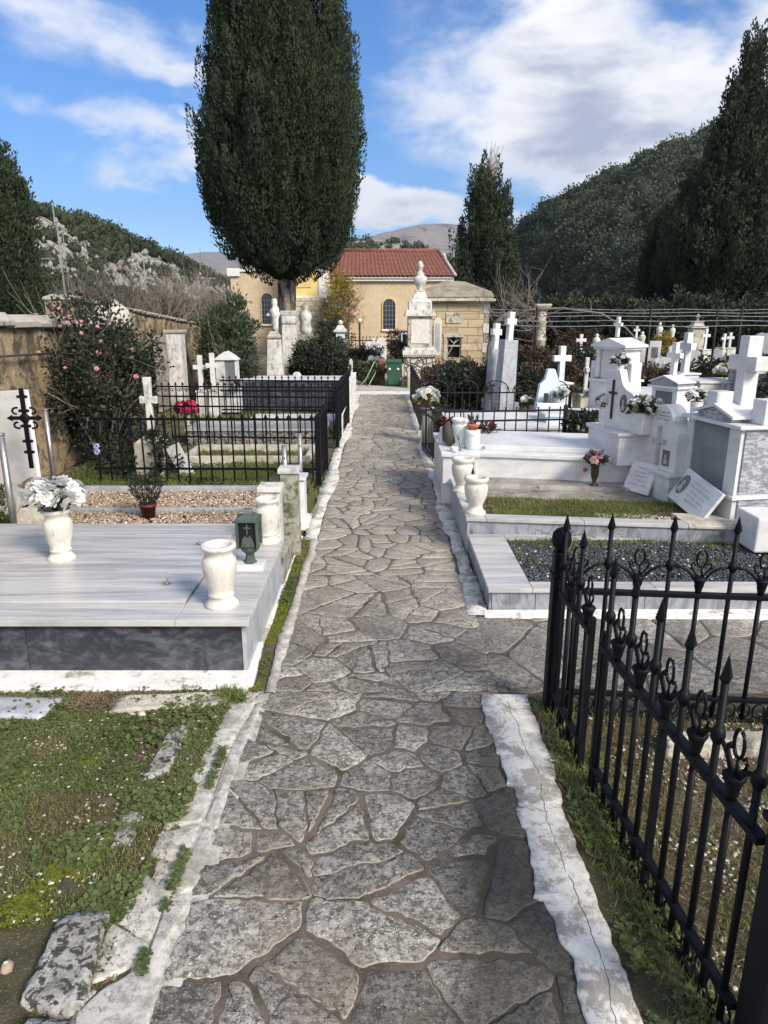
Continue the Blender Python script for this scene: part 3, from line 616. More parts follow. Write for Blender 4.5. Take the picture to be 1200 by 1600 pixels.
hillcover('hillside_shrubs', VL, 2600, (.7, 2.2), 80, MT['hillleafL'], keep=keepL, seed=6, lsz=.22)
k = rng.integers(11, 28, 1100); j = rng.integers(0, 158, 1100); c = VL[k, j] + rng.normal(size=(1100, 3)) * [.8, .8, 0]
pebbles('hillside_rocks', c + np.array([0, 0, .1]), rng.uniform(.15, .6, 1100), rng.uniform(.0, .6, 1100), peb_mat('grey_limestone', (.22, .21, .20), (.42, .41, .385)), kind='stuff', flat=1.2, jit=.4)
VM = loft('hill', [(470, 400, 330), (520, 380, 330), (560, 371, 330), (600, 374, 330), (650, 384, 325), (700, 402, 320), (760, 430, 310), (840, 480, 300)],
     [(-60, 230), (-10, 225), (40, 225), (90, 240)], MT['hillM'], amp=3, pw=.9, seed=25, nsc=.03)
hillcover('hillside_shrubs', VM, 520, (.8, 2.2), 30, MT['hillleafL'], seed=7, lsz=.5)
loft('mountain', [(440, 420, 2200), (520, 400, 2200), (570, 378, 2200), (600, 365, 2200), (630, 356, 2200), (655, 350, 2200), (690, 347, 2200), (725, 350, 2200), (750, 354, 2200), (790, 356, 2200), (825, 368, 2200), (900, 400, 2200), (1000, 460, 2200)],
     [(-600, 1300), (0, 1300), (500, 1300), (1100, 1500)], MT['mount'], amp=38, pw=.85, seed=35, nsc=.006)
loft('mountain', [(130, 470, 2900), (200, 425, 2900), (255, 401, 2900), (280, 397, 2900), (320, 392, 2900), (345, 392, 2900), (380, 400, 2900), (450, 415, 2900), (560, 440, 2900)],
     [(-1400, 1500), (-800, 1700), (-300, 1900), (0, 2000)], MT['mount'], amp=30, pw=.85, seed=45, nsc=.005)
loft('mountain', [(590, 470, 900), (640, 430, 900), (690, 405, 900), (760, 395, 900), (850, 390, 900), (950, 420, 900)], [(20, 600), (150, 600), (300, 600)], MT['hillM'], amp=10, pw=.9, seed=55, nsc=.015)

# ---------------------------------------------- ground cover
def rnd(rect, n, mask=None):
    P = np.stack([rng.uniform(rect[0], rect[1], n), rng.uniform(rect[2], rect[3], n)], 1)
    if mask is not None: P = P[mask(P)]
    return P
def blades(name, P, h=(.015, .045), w=.0016, z=0, m='grass', lean=.55, kind='stuff', tmax=.92):
    n = len(P); d = np.stack([rng.normal(0, lean, n), rng.normal(0, lean, n), np.ones(n)], 1); t = np.clip(fbm(P[:, 0] * 3 + 9, P[:, 1] * 3 + 9, 2) * .7 + rng.random(n) * .35, 0, tmax)
    return leaves(name, np.c_[P, np.full(n, z)], d, rng.uniform(*h, n), w, t, MT[m], kind=kind)
def rosettes(name, P, sz=(.006, .013), z=.008, m='clover', kind='stuff'):      # three round leaflets on a short stalk
    n = len(P); s = np.repeat(rng.uniform(*sz, n), 3); a = np.repeat(rng.uniform(0, 6.28, n), 3) + np.tile([0, 2.09, 4.19], n)
    h = np.repeat(rng.uniform(.3, 1.8, n) * z, 3); d = np.stack([np.cos(a), np.sin(a), rng.uniform(-.15, .5, 3 * n)], 1)
    S = np.stack([-np.sin(a), np.cos(a), rng.uniform(-.2, .2, 3 * n)], 1) * s[:, None] * .5
    P3 = np.c_[np.repeat(P, 3, 0), h]; dd = d * s[:, None]
    V = np.stack([P3, P3 + dd * .5 + S, P3 + dd, P3 + dd * .5 - S], 1).reshape(-1, 3)
    t = np.clip(np.repeat(fbm(P[:, 0] * 4 + 9, P[:, 1] * 4 + 9, 6) * .6, 3) + rng.random(3 * n) * .4, 0, 1)
    return npmesh(name, V, np.arange(12 * n).reshape(-1, 4), MT[m], None, np.repeat(t, 4), kind=kind)
def patchy(th, sc_=4, seed=1, inv=False):
    return lambda P: (fbm(P[:, 0] * sc_ + 40, P[:, 1] * sc_ + 40, seed) > th) ^ inv
LR = (-2.5, -.655, .8, 2.76)
stones_ex = lambda P: ~((P[:, 0] > -.70) & (P[:, 1] < 1.75)) & ~((P[:, 0] > -1.06) & (P[:, 0] < -.84) & (P[:, 1] > 1.18) & (P[:, 1] < 1.53))
# a soil sheet, slightly lumpy
def soil(name, rect, z=.0, amp=.015, m='soil', n=60):
    xs = np.linspace(rect[0], rect[1], n); ys = np.linspace(rect[2], rect[3], n); Xg, Yg = np.meshgrid(xs, ys)
    Z = z + (fbm(Xg * 6 + 9, Yg * 6 + 9, 12) - .6) * amp; idx = np.arange(n * n).reshape(n, n)
    npmesh(name, np.stack([Xg, Yg, Z], -1).reshape(-1, 3), np.stack([idx[:-1, :-1], idx[:-1, 1:], idx[1:, 1:], idx[1:, :-1]], -1).reshape(-1, 4), MT[m], smooth=True)['kind'] = 'structure'
soil('soil', (-2.6, -.64, .6, 2.77), .002)
g1 = lambda P: patchy(.37, 3.2, 1)(P) & stones_ex(P)
blades('grass', rnd(LR, 80000, g1), (.008, .030), .0013)
rosettes('clover', rnd(LR, 9000, lambda P: patchy(.5, 5, 25)(P) & stones_ex(P)), (.012, .024), .016)
rosettes('clover', rnd(LR, 42000, lambda P: patchy(.45, 5.5, 5)(P) & stones_ex(P)))
blades('dry_litter', rnd(LR, 26000, lambda P: patchy(.60, 4.5, 1, True)(P)), (.01, .03), .0022, .004, 'dry', 2.5)
P = rnd(LR, 5000, lambda P: patchy(.50, 3.1, 14)(P) | (P[:, 0] > -.86) & patchy(.45, 5, 3)(P)); P = P[stones_ex(P)]; pebbles('white_pebbles', np.c_[P, np.full(len(P), .008)], rng.uniform(.002, .0075, len(P)), rng.random(len(P)), MT['peb'], kind='stuff')
P = rnd(LR, 110); n = len(P); V = []; # daisies
DA = np.repeat(P, 9, 0); a = np.tile(np.arange(9) * .698, n); leaves('daisies', np.c_[DA, np.full(9 * n, .028)], np.stack([np.cos(a), np.sin(a), np.full(9 * n, .15)], 1), .0065, .0018, rng.random(9 * n), MT['petalw'], kind='stuff')
# moss cushions
for cx, cy, r_ in ((-.95, 1.72, .10), (-1.0, 1.60, .07), (-1.35, 2.2, .12), (-1.12, 2.25, .09), (-1.02, 1.38, .04)):
    q = rng.normal(size=(420, 2)) * r_ * .42 + [cx, cy]; q = q[fbm(q[:, 0] * 15 + 9, q[:, 1] * 15 + 9, 5) > .42]
    pebbles('moss', np.c_[q, np.full(len(q), .006)], rng.uniform(.004, .010, len(q)), rng.random(len(q)), MT['moss'], kind='stuff', flat=.8)
# right enclosure: litter, shells of pale gravel and thin grass
RR = (.76, 3.2, .7, 2.6); soil('soil', (.585, 3.4, .5, 2.74), .003, .008)
P = rnd(RR, 8500, patchy(.44, 4, 4)); pebbles('pale_gravel', np.c_[P, np.full(len(P), .006)], rng.uniform(.004, .010, len(P)), rng.random(len(P)), MT['peb'], kind='stuff')
blades('grass', rnd((.66, 3.2, .7, 2.6), 40000, patchy(.47, 3.5, 7)), (.012, .045), .0014); blades('dry_litter', rnd(RR, 26000), (.012, .04), .0018, .006, 'dry', 2.2)
rosettes('clover', rnd((.62, .80, .7, 2.7), 2200, patchy(.45, 6, 5)), (.006, .014), .015)
blades('grass', rnd((.62, .80, .7, 2.7), 3500, patchy(.45, 6, 9)), (.02, .06), .0018)
# weeds in joints and along the footings
for r_, n_ in (((-.60, -.53, 2.8, 5.0), 2600), ((-.75, -.60, 2.68, 2.80), 1500), ((-1.9, -.8, 2.68, 2.76), 1400), ((-.70, -.56, 5.4, 8.0), 3000), ((.53, .60, 3.7, 6.0), 900), ((.5, .62, 6.8, 8.2), 1600), ((-.66, -.56, 8.4, 9.6), 800), ((.43, .6, 9, 14), 1500)):
    blades('weeds', rnd(r_, n_, patchy(.5, 5, 17)), (.012, .04), .0016)
blades('weeds', np.random.default_rng(5).normal(size=(900, 2)) * [.035, .02] + [-.67, 2.70], (.03, .07), .0022, lean=.9)
blades('weeds', np.random.default_rng(5).normal(size=(500, 2)) * [.03, .015] + [-.85, 2.735], (.02, .05), .0025, lean=.9)
blades('dry_litter', rnd((-1.45, -.85, 2.62, 2.74), 2600), (.015, .04), .0022, .012, 'dry', 2.5)
# moss and weeds in the long crack of the left kerb
P = np.stack([-.608 + .012 * np.sin(np.linspace(0, 14, 2200)) + rng.normal(0, .004, 2200), rng.uniform(.9, 2.7, 2200)], 1); P = P[fbm(P[:, 1] * 4, P[:, 1] * 0 + 3, 3) > .52]
rosettes('weeds', P, (.004, .009), .018)
# ground between the graves
soil('soil', (-3.6, -.62, 4.2, 9.6), -.004, .03); blades('grass', rnd((-3.2, -.68, 6.3, 8.3), 34000, patchy(.42, 2, 4)), (.03, .10), .003); rosettes('clover', rnd((-3.2, -.68, 6.3, 8.3), 9000, patchy(.45, 2, 6)), (.012, .028), .03)
blades('grass', rnd((-3.4, -2.3, 4.4, 6.4), 9000, patchy(.45, 2, 4)), (.03, .09), .003)
blades('grass', rnd((-3.6, -.7, 9.2, 13.5), 14000, patchy(.5, 1.5, 4)), (.03, .10), .004)
blades('grass', rnd((.6, 6, 7.4, 16), 34000, patchy(.52, 1.1, 4)), (.03, .10), .004)
P = rnd((-.60, -.535, 2.78, 4.9), 5200, patchy(.46, 6, 33)); pebbles('moss', np.c_[P, np.full(len(P), .004)], rng.uniform(.002, .0055, len(P)), rng.random(len(P)), MT['moss'], kind='stuff', flat=.8)
rosettes('weeds', rnd((-.60, -.535, 2.78, 4.9), 1500, patchy(.5, 5, 34)), (.005, .012), .012)
# ============================================================ BUILDERS
def root_of(name, label, cat, x, y, z=0, group=None): return thing(name, label, cat, (x, y, z), group)
def child(src, name, parent, loc, rz=0, s=1.0):      # a part that shares its mesh with a sibling; loc in world
    o = bpy.data.objects.new(name, src.data); COL.objects.link(o); o.parent = parent
    po = Vector(parent_origin(parent)); o.location = Vector(loc) - po; o.rotation_euler.z = rz
    o.scale = s if isinstance(s, tuple) else (s, s, s)
    for md in src.modifiers:
        b = o.modifiers.new(md.name, md.type)
        if md.type == 'BEVEL': b.width = md.width; b.segments = md.segments; b.limit_method = md.limit_method; b.angle_limit = md.angle_limit
    return o
def meshonly(mb, name, m):                           # mesh datablock in local coordinates
    me = bpy.data.meshes.new(name); me.from_pydata(mb.v, [], mb.f); me.polygons.foreach_set('use_smooth', mb.sm); me.materials.append(m); me.update(); return me
def inst(me, name, parent, loc, rz=0, s=1.0, rot=None):
    o = bpy.data.objects.new(name, me); COL.objects.link(o); o.parent = parent
    o.location = Vector(loc) - Vector(parent_origin(parent)); o.rotation_euler = rot if rot is not None else (0, 0, rz)
    o.scale = s if isinstance(s, tuple) else (s, s, s); return o
VP = [(.25, 0), (.26, .025), (.25, .05), (.215, .085), (.185, .13), (.18, .16), (.20, .175), (.20, .205), (.185, .225), (.20, .30), (.235, .45), (.262, .60), (.268, .70), (.25, .775), (.215, .81), (.205, .84), (.215, .89), (.25, .925), (.268, .95), (.27, .975), (.255, 1.0), (.205, 1.0), (.19, .97), (.17, .85), (.16, .7), (.0, .7)]
VP2 = [(.27, 0), (.28, .03), (.26, .07), (.20, .12), (.185, .2), (.19, .24), (.23, .34), (.29, .5), (.315, .68), (.31, .76), (.28, .81), (.265, .84), (.30, .88), (.325, .93), (.325, 1.0), (.25, 1.0), (.2, .95), (.18, .75), (0, .75)]
def vase(label, x, y, z, h, m='vase', prof=VP, group='marble flower vases on the graves', cat='vase', name='vase', wide=1.0, n=28):
    t = root_of(name, label, cat, x, y, z, group)
    k = next(i for i, (r, q) in enumerate(prof) if q >= .2)
    a = [(r * h * wide, q * h) for r, q in prof[:k + 1]]; b = [(r * h * wide, q * h) for r, q in prof[k:]]
    MB().lathe(a, x, y, z, n, cap=False).build('foot', MT[m], t); MB().lathe(b, x, y, z, n, cap=False).build('bowl', MT[m], t); return t
# a blossom of unit radius : layered cupped petals
def blossom_mesh(name, m, seed=0, n=26):
    g = np.random.default_rng(seed); V = []; F = []; T = []
    for i in range(n):
        lay = i / n; a = i * 2.4; el = lay * 1.25 + g.uniform(-.15, .15); d = np.array([math.cos(a) * math.cos(el), math.sin(a) * math.cos(el), math.sin(el)]); s = np.array([-math.sin(a), math.cos(a), 0]); u = np.cross(d, s) * -1
        L = 1.0 - lay * .35; W = .42 * (1 - lay * .3); o = len(V); b = d * .12
        V += [b, b + d * L * .5 + s * W, b + d * L * .92 + s * W * .6 + u * .16, b + d * L + u * .22, b + d * L * .92 - s * W * .6 + u * .16, b + d * L * .5 - s * W, b + d * L * .55 - u * .06]
        F += [(o, o + 1, o + 6), (o + 1, o + 2, o + 6), (o + 2, o + 3, o + 6), (o + 3, o + 4, o + 6), (o + 4, o + 5, o + 6), (o + 5, o, o + 6)]; T += [g.random()] * 7
    ob = npmesh(name, V, F, MT[m], None, T); me = ob.data; bpy.data.objects.remove(ob); return me
BLS = {k: blossom_mesh(k + '_blossom', k, i) for i, k in enumerate(('petalw', 'petalp', 'petalm', 'petalr', 'petaldusk'))}
def bouquet(label, x, y, z, r, n, pet='petalw', bs=.03, leaf='shrub', group='bouquets on the graves', name='bouquet', cat='bouquet', lift=.6, ls=.03, nl=160, seed=1, two=None):
    t = root_of(name, label, cat, x, y, z, group); g = np.random.default_rng(seed)
    st = MB()
    d = unit(g.normal(size=(nl, 3))); d[:, 2] = np.abs(d[:, 2]) * .9 - .1
    leaves('foliage', np.array([x, y, z + r * lift * .75]) + d * r * g.uniform(.2, .9, (nl, 1)), d + g.normal(size=(nl, 3)) * .5, g.uniform(.7, 1.3, nl) * ls, ls * .3, g.random(nl) * .9, MT[leaf], t)
    for i in range(n):
        ph = math.acos(1 - (i + .5) / n * 1.12); a = i * 2.4 + g.uniform(-.2, .2); q = r * g.uniform(.85, 1.05)
        p = Vector((x + q * math.sin(ph) * math.cos(a), y + q * math.sin(ph) * math.sin(a), z + r * lift + q * .72 * math.cos(ph)))
        st.tube([(x, y, z - .01), (x + (p.x - x) * .4, y + (p.y - y) * .4, z + (p.z - z) * .6), tuple(p)], .0022, 4)
        inst(BLS[two if two and i % 3 == 0 else pet], 'blossom', t, p, s=bs * g.uniform(.8, 1.2), rot=(math.sin(ph) * -math.sin(a) * .9, math.sin(ph) * math.cos(a) * .9, g.uniform(0, 6)))
    st.build('stems', MT['shrub_stem'], t); return t
MT['shrub_stem'] = plain('green_stems', (.05, .08, .03), .6)
def diamond(mb, x, y, z, r, h, M=None):
    return mb.add([(x - r, y, z + h * .3), (x, y - r, z + h * .3), (x + r, y, z + h * .3), (x, y + r, z + h * .3), (x, y, z), (x, y, z + h)], [(0, 1, 4), (1, 2, 4), (2, 3, 4), (3, 0, 4), (1, 0, 5), (2, 1, 5), (3, 2, 5), (0, 3, 5)], False, M)
def spear_fence(label, pts, z0, h, rails, sp, r, m='iron2', posts=(), ph=.0, pr=.02, tip=.05, group='black iron railings round the graves', rr=None, scroll=False, name='iron_railing', arch=False):
    t = root_of(name, label, 'fence', pts[0][0], pts[0][1], z0, group)
    b = MB().tube([(0, 0, .03), (0, 0, h - tip)], r, 4); diamond(b, 0, 0, h - tip, r * 2.1, tip); me = meshonly(b, 'baluster', MT[m]); rr = rr or r * 1.3
    cnt = 0; sc_mb = MB()
    for (xa, ya), (xb, yb) in zip(pts[:-1], pts[1:]):
        L = math.hypot(xb - xa, yb - ya); n = max(1, int(L / sp)); ang = math.atan2(yb - ya, xb - xa); Mx = Matrix.Translation((xa, ya, z0)) @ Matrix.Rotation(ang, 4, 'Z')
        for q in rails: MB().box(0, L, -rr * .5, rr * .5, q - rr * .9, q + rr * .9, Mx).build('rail', MT[m], t)
        for i in range(n):
            if cnt < 98: inst(me, 'baluster', t, (xa + (xb - xa) * (i + .5) / n, ya + (yb - ya) * (i + .5) / n, z0)); cnt += 1
            if scroll:
                u = (i + 1) / n * L; zc = rails[-1] - .045
                for sgn in (-1, 1): sc_mb.tube([tuple(Mx @ Vector((u + sgn * (.012 + .018 * math.cos(a) * (1 - a / 9)), 0, zc + .025 * math.sin(a) * (1 - a / 9)))) for a in np.linspace(0, 6, 9)], r * .6, 4)
        if arch:
            k = max(1, n // 4)
            for i in range(k): sc_mb.tube([tuple(Mx @ Vector((L * (i + .5) / k + L / k * .45 * math.cos(a), 0, rails[-1] + L / k * .4 * math.sin(a)))) for a in np.linspace(0, math.pi, 9)], r, 5)
    if sc_mb.v: sc_mb.build('scrollwork', MT[m], t)
    for i in posts:
        x, y = pts[i]; p = MB().box(x - pr, x + pr, y - pr, y + pr, z0 - .02, z0 + h + ph); p.frus(x, y, z0 + h + ph, z0 + h + ph + pr * 1.2, pr * 1.2, pr * 1.2, pr * .2, pr * .2); p.build('post', MT[m], t, .002)
    return t
def cross_mb(mb, x, y, z, h, w, th, M=None, facing='x', arm=.68, t=None, flare=0):
    """latin cross; facing x = plane of the arms runs along y"""
    a = w / 2; k = th; zz = z + h * arm; t = t or th
    P = [(-k, z), (k, z), (k, zz - k), (a, zz - k - flare), (a, zz + k + flare), (k, zz + k), (k + flare, z + h), (-k - flare, z + h), (-k, zz + k), (-a, zz + k + flare), (-a, zz - k - flare), (-k, zz - k)]
    if facing == 'x': mb.prism([(y + p, q) for p, q in P], x - t, x + t, 'x', M)
    else: mb.prism([(x + p, q) for p, q in P], y - t, y + t, 'y', M)
    return mb
def rotz(x, y, a): return Matrix.Translation((x, y, 0)) @ Matrix.Rotation(a, 4, 'Z') @ Matrix.Translation((-x, -y, 0))
def lines(mb, M, w, rows, h, y0, seed=1, depth=.0012, centred=True):   # engraved inscription strokes on a local plate x across, z up, facing -y
    r = random.Random(seed)
    for j in range(rows):
        z = y0 - j * h * 1.9; tw = w * r.uniform(.55, 1); x = -tw / 2 if centred else -w / 2
        while x < tw / 2:
            cw = h * r.uniform(.45, .7); k = r.random()
            mb.box(x, x + h * .13, -depth, .0005, z, z + h, M)
            if k < .4: mb.box(x + h * .13, x + cw, -depth, .0005, z + h * .85, z + h, M)
            if k > .3: mb.box(x + h * .13, x + cw, -depth, .0005, z + h * .4, z + h * .53, M)
            if k > .6: mb.box(x + cw - h * .1, x + cw + h * .02, -depth * .99, .0004, z - .0, z + h * .4, M)
            x += cw + h * (.22 if r.random() > .15 else .8)
    return mb
def portrait(parent, M, w, h, oval=True, name='portrait'):
    n = 20 if oval else 4; P = [(math.cos(2 * math.pi * (i + (0 if oval else .5)) / n) * w / (2 if oval else 1.414), math.sin(2 * math.pi * (i + (0 if oval else .5)) / n) * h / (2 if oval else 1.414)) for i in range(n)]
    f = MB().prism(P, -.006, .0, 'y', M).build(name, MT['frame'], parent)
    g = MB().prism([(a * .86, b * .86) for a, b in P], -.0075, -.0055, 'y', M).build('print', MT['photo'], f)
    MB().prism([(math.cos(a) * w * .14, math.sin(a) * h * .16 + h * .08) for a in np.linspace(0, 6.0, 12)], -.0085, -.007, 'y', M).prism([(-w * .28, -h * .36), (w * .28, -h * .36), (w * .2, -h * .1), (w * .07, -h * .04), (-w * .07, -h * .04), (-w * .2, -h * .1)], -.0084, -.007, 'y', M).build('likeness', MT['skin'], f)
    return f
MT['frame'] = plain('worn_metal_frame', (.20, .19, .17), .4, .5, .2); MT['skin'] = plain('grey_likeness', (.42, .40, .38), .4, 0, .2)
def branchy(mb, p, d, L, r, depth, g, spread=.5, n=2, taper=.7, up=.15):
    pts = [Vector(p)]; d = Vector(d).normalized()
    for i in range(4):
        d = (d + Vector((g.normal(0, .12), g.normal(0, .12), g.normal(0, .08) + up * .3))).normalized(); pts.append(pts[-1] + d * L / 4)
    mb.tube([tuple(q) for q in pts], r, 5, r * taper)
    if depth:
        for k in range(n + (g.random() < .5)):
            dd = (d + Vector(g.normal(0, spread, 3)) + Vector((0, 0, up))).normalized(); q = pts[2 + int(g.integers(0, 3))]
            branchy(mb, q, dd, L * g.uniform(.6, .85), r * taper * .75, depth - 1, g, spread, n, taper, up)
    return mb
def bush(name, label, cat, x, y, z, rx, ry, rz, nclump, nleaf, ls, m, seed=1, aspect=.28, group=None, stem_h=None, stems=6, fill=.55, updir=.3, rough=1.0, sr=.008, loose=.0, core=True):
    t = root_of(name, label, cat, x, y, z, group); g = np.random.default_rng(seed)
    d = unit(g.normal(size=(nclump, 3))); rad = g.uniform(fill, 1.0, nclump) ** .6
    c = np.array([x, y, z + rz]) + d * rad[:, None] * np.array([rx, ry, rz]) * (1 + (g.random((nclump, 1)) - .5) * .35 * rough)
    c[:, 2] = np.maximum(c[:, 2], z + .03)
    cr = g.uniform(.5, 1.2, nclump) * (rx * ry * rz) ** (1 / 3) * .26
    off = g.normal(size=(nclump, nleaf, 3)); off = off / np.linalg.norm(off, axis=2, keepdims=True) * g.random((nclump, nleaf, 1)) ** .5 * cr[:, None, None] * (1 + loose * g.random((nclump, nleaf, 1)))
    P = c[:, None] + off; Dr = off / cr[:, None, None] + d[:, None] * .5 + g.normal(size=off.shape) * .5 + np.array([0, 0, updir])
    T = np.clip(g.random((nclump, 1)) * .5 + g.random((nclump, nleaf)) * .5, 0, 1)
    leaves('foliage', P.reshape(-1, 3), Dr.reshape(-1, 3), ls * g.uniform(.7, 1.3, nclump * nleaf), ls * aspect, T.ravel(), MT[m], t, Nr=(off / cr[:, None, None] + d[:, None] * .6).reshape(-1, 3), nj=.55)
    if core:
        s = MB()
        for k in range(stems):
            branchy(s, (x + g.normal(0, rx * .15), y + g.normal(0, ry * .15), z - .05), (g.normal(0, .35), g.normal(0, .35), 1), rz * .9, sr, 2, g, .5)
        s.build('stems', MT['twig'], t)
    return t
def cypress(label, x, y, z, trunk_h, top, prof, rmax, n_tuft, per, seed=1, tl=.5, tw=.16, lsz=.16, lw=.035, trunk_r=.17, group='cypress trees', lean=0, squash=1.0, tuft_up=1.0, lobes=0.12):
    """prof(s) radius factor for s 0..1 between trunk_h and top"""
    t = root_of('cypress_tree', label, 'tree', x, y, z, group); g = np.random.default_rng(seed); H = top - trunk_h
    R_ = lambda s, a: prof(s) * rmax * (1 + lobes * (np.sin(a * 3 + s * 9 + seed) * .5 + np.sin(a * 7 - s * 23 + seed * 2) * .35 + np.sin(a * 5 + s * 41) * .3))
    s = g.random(n_tuft); a = g.uniform(0, 2 * math.pi, n_tuft); pr = np.array([prof(q) for q in s]); keep = g.random(n_tuft) < np.maximum(pr / 1.0, .15); s, a = s[keep], a[keep]
    rr = np.array([R_(q, b) for q, b in zip(s, a)]) * np.where(g.random(len(s)) < .85, g.uniform(.84, .99, len(s)), g.uniform(.98, 1.07, len(s))); n = len(s)
    c = np.stack([x + rr * np.cos(a) + lean * s * H, y + rr * np.sin(a) * squash, z + trunk_h + s * H], 1)
    out = np.stack([np.cos(a), np.sin(a), np.zeros(n)], 1); up = np.array([0, 0, 1.0]); sd_ = np.stack([-np.sin(a), np.cos(a), np.zeros(n)], 1)
    tsz = g.uniform(.6, 1.4, n); q = g.random((n, per)); ph = g.uniform(0, 2 * math.pi, (n, per))
    wdt = np.where(q < .3, (q / .3) ** .6, ((1.02 - q) / .72) ** .75) * tw * tsz[:, None] * g.uniform(.75, 1.08, (n, per))
    rad = out[:, None] * np.cos(ph)[..., None] + sd_[:, None] * np.sin(ph)[..., None]
    axis = unit(up * tuft_up + out * g.uniform(.05, .30, (n, 1)) + sd_ * g.normal(0, .10, (n, 1)))
    P = c[:, None] + axis[:, None] * (q[..., None] * tl * tsz[:, None, None]) + rad * wdt[..., None]
    Dr = axis[:, None] + rad * .45 + g.normal(size=P.shape) * .22
    T = np.clip(g.random((n, 1)) * .45 + q * .30 + g.random((n, per)) * .25 - .05, 0, .92)
    T = np.where(g.random((n, 1)) < .012, 1.0, T)
    leaves('crown', P.reshape(-1, 3), Dr.reshape(-1, 3), lsz * g.uniform(.6, 1.3, n * per), lw, T.ravel(), MT['cypress'], t, Nr=(rad + np.array([0, 0, .25]) * (q[..., None])).reshape(-1, 3), nj=.35)
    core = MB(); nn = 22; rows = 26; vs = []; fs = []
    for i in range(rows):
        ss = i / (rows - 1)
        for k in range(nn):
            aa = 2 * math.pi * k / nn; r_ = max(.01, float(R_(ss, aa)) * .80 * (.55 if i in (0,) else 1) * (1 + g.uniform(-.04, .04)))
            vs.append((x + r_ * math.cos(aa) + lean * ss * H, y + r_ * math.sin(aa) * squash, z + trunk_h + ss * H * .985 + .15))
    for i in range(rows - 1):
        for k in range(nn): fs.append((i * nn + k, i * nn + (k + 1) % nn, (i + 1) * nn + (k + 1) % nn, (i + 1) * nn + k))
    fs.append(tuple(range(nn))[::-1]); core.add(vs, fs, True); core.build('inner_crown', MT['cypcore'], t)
    tr = MB(); vs = []; fs = []; nn = 18; hs = np.linspace(-.1, trunk_h + H * .15, 12)
    for h in hs:
        f = 1.7 - .7 * min(1, max(0, h + .1) / (.35 * trunk_h + .1))
        for k in range(nn):
            aa = 2 * math.pi * k / nn; r_ = trunk_r * f * (1 + .16 * math.sin(aa * 4 + h * .7) + .08 * math.sin(aa * 7 - h * 2)); vs.append((x + r_ * math.cos(aa), y + r_ * math.sin(aa), z + h))
    for i in range(len(hs) - 1):
        for k in range(nn): fs.append((i * nn + k, i * nn + (k + 1) % nn, (i + 1) * nn + (k + 1) % nn, (i + 1) * nn + k))
    tr.add(vs, fs, True); tr.build('trunk', MT['bark'], t); return t
# ============================================================ LEFT SIDE
# --- big tomb with the veined slab
t = root_of('tomb', 'large low tomb with veined pale marble lid and dark marble front, left of the path', 'tomb', -1.8, 3.5)
fx = -.625
MB().box(-3.3, -1.62, 2.905, 2.93, .02, .262).build('front_panel', MT['dark'], t, .002)
MB().box(-1.617, -.645, 2.905, 2.93, .02, .262).build('front_panel', MT['dark'], t, .002)
for a, b in ((2.905, 3.30), (3.303, 3.62), (3.623, 4.02)): MB().box(-.642, -.622, a, b, .015, .262).build('side_panel', MT['bluegrey'], t, .002)
MB().box(-3.3, -.66, 2.94, 4.38, 0, .255).build('core', MT['plaster'], t)
MB().box(-3.3, -.93, 2.87, 3.058, .262, .29).box(-.928, -.60, 2.87, 3.26, .262, .29).box(-.928, -.60, 3.262, 4.02, .262, .29).box(-3.3, -.93, 4.26, 4.38, .262, .288).build('rim_slab', MT['slab'], t, .003)
lid = MB().box(-3.3, -.935, 3.066, 4.255, .262, .302).build('lid', MT['slab'], t, .004)
for cx, cy in (G(262, 912, .302), G(313, 850, .302)):
    b = MB().cyl(cx, cy, .302, .306, .016, n=14); b.tube([(cx + .001, cy, .306), (cx, cy, .322)], .004, 8); b.ball(cx, cy, .324, .006, n=8)
    b.tube([(cx + .022 * math.cos(a) * .8, cy - .012 + .02 * math.sin(a), .312 - .006 * math.sin(a)) for a in np.linspace(0, 6.28, 16, endpoint=False)], .003, 6, closed=True).build('lifting_ring', MT['steel'], t)
# --- things standing on it
x, y = G(97, 873, .302); vase('white marble vase holding the big white bouquet on the veined lid', x, y, .302, .285, wide=1.0)
bouquet('large bouquet of white roses in the marble vase on the veined lid', x, y, .58, .135, 40, bs=.042, ls=.055, nl=150, seed=3, lift=.5)
x, y = G(347, 945, .29); vase('empty cream marble vase with a stained rim on the front corner of the big tomb', x, y, .29, .30)
x, y = G(422, 845, .29); vase('cream marble vase behind the green lantern, at the far corner of the big tomb', x - .005, y - .02, .29, .27)
x, y = G(392, 888, .29); MBx = MB().box(x - .085, x + .075, y - .055, y + .055, .29, .325)
pl = MBx.build('marble_block', MT['marble'], None, .003); tag(pl, 'small white marble block under the green lantern', 'block')
t = root_of('grave_lantern', 'green metal grave lantern with a praying figure cut in its side, on the big tomb', 'lantern', x, y, .325)
zz = .325; MB().lathe([(.036, 0), (.036, .008), (.026, .02), (.022, .05), (.03, .055)], x, y, zz, 6, smooth=False).build('foot', MT['verdigris'], t)
b = MB(); b.lathe([(.03, .055), (.05, .075), (.054, .09), (.058, .095)], x, y, zz, 8, smooth=False).build('bowl', MT['verdigris'], t)
for sx_ in (-1, 1):
    for sy_ in (-1, 1): MB().box(x + sx_ * .052 - .007, x + sx_ * .052 + .007, y + sy_ * .052 - .007, y + sy_ * .052 + .007, zz + .09, zz + .235).build('corner_post', MT['verdigris'], t, .001)
MB().box(x - .046, x + .046, y - .046, y + .046, zz + .093, zz + .232).build('glass_box', MT['black'], t)
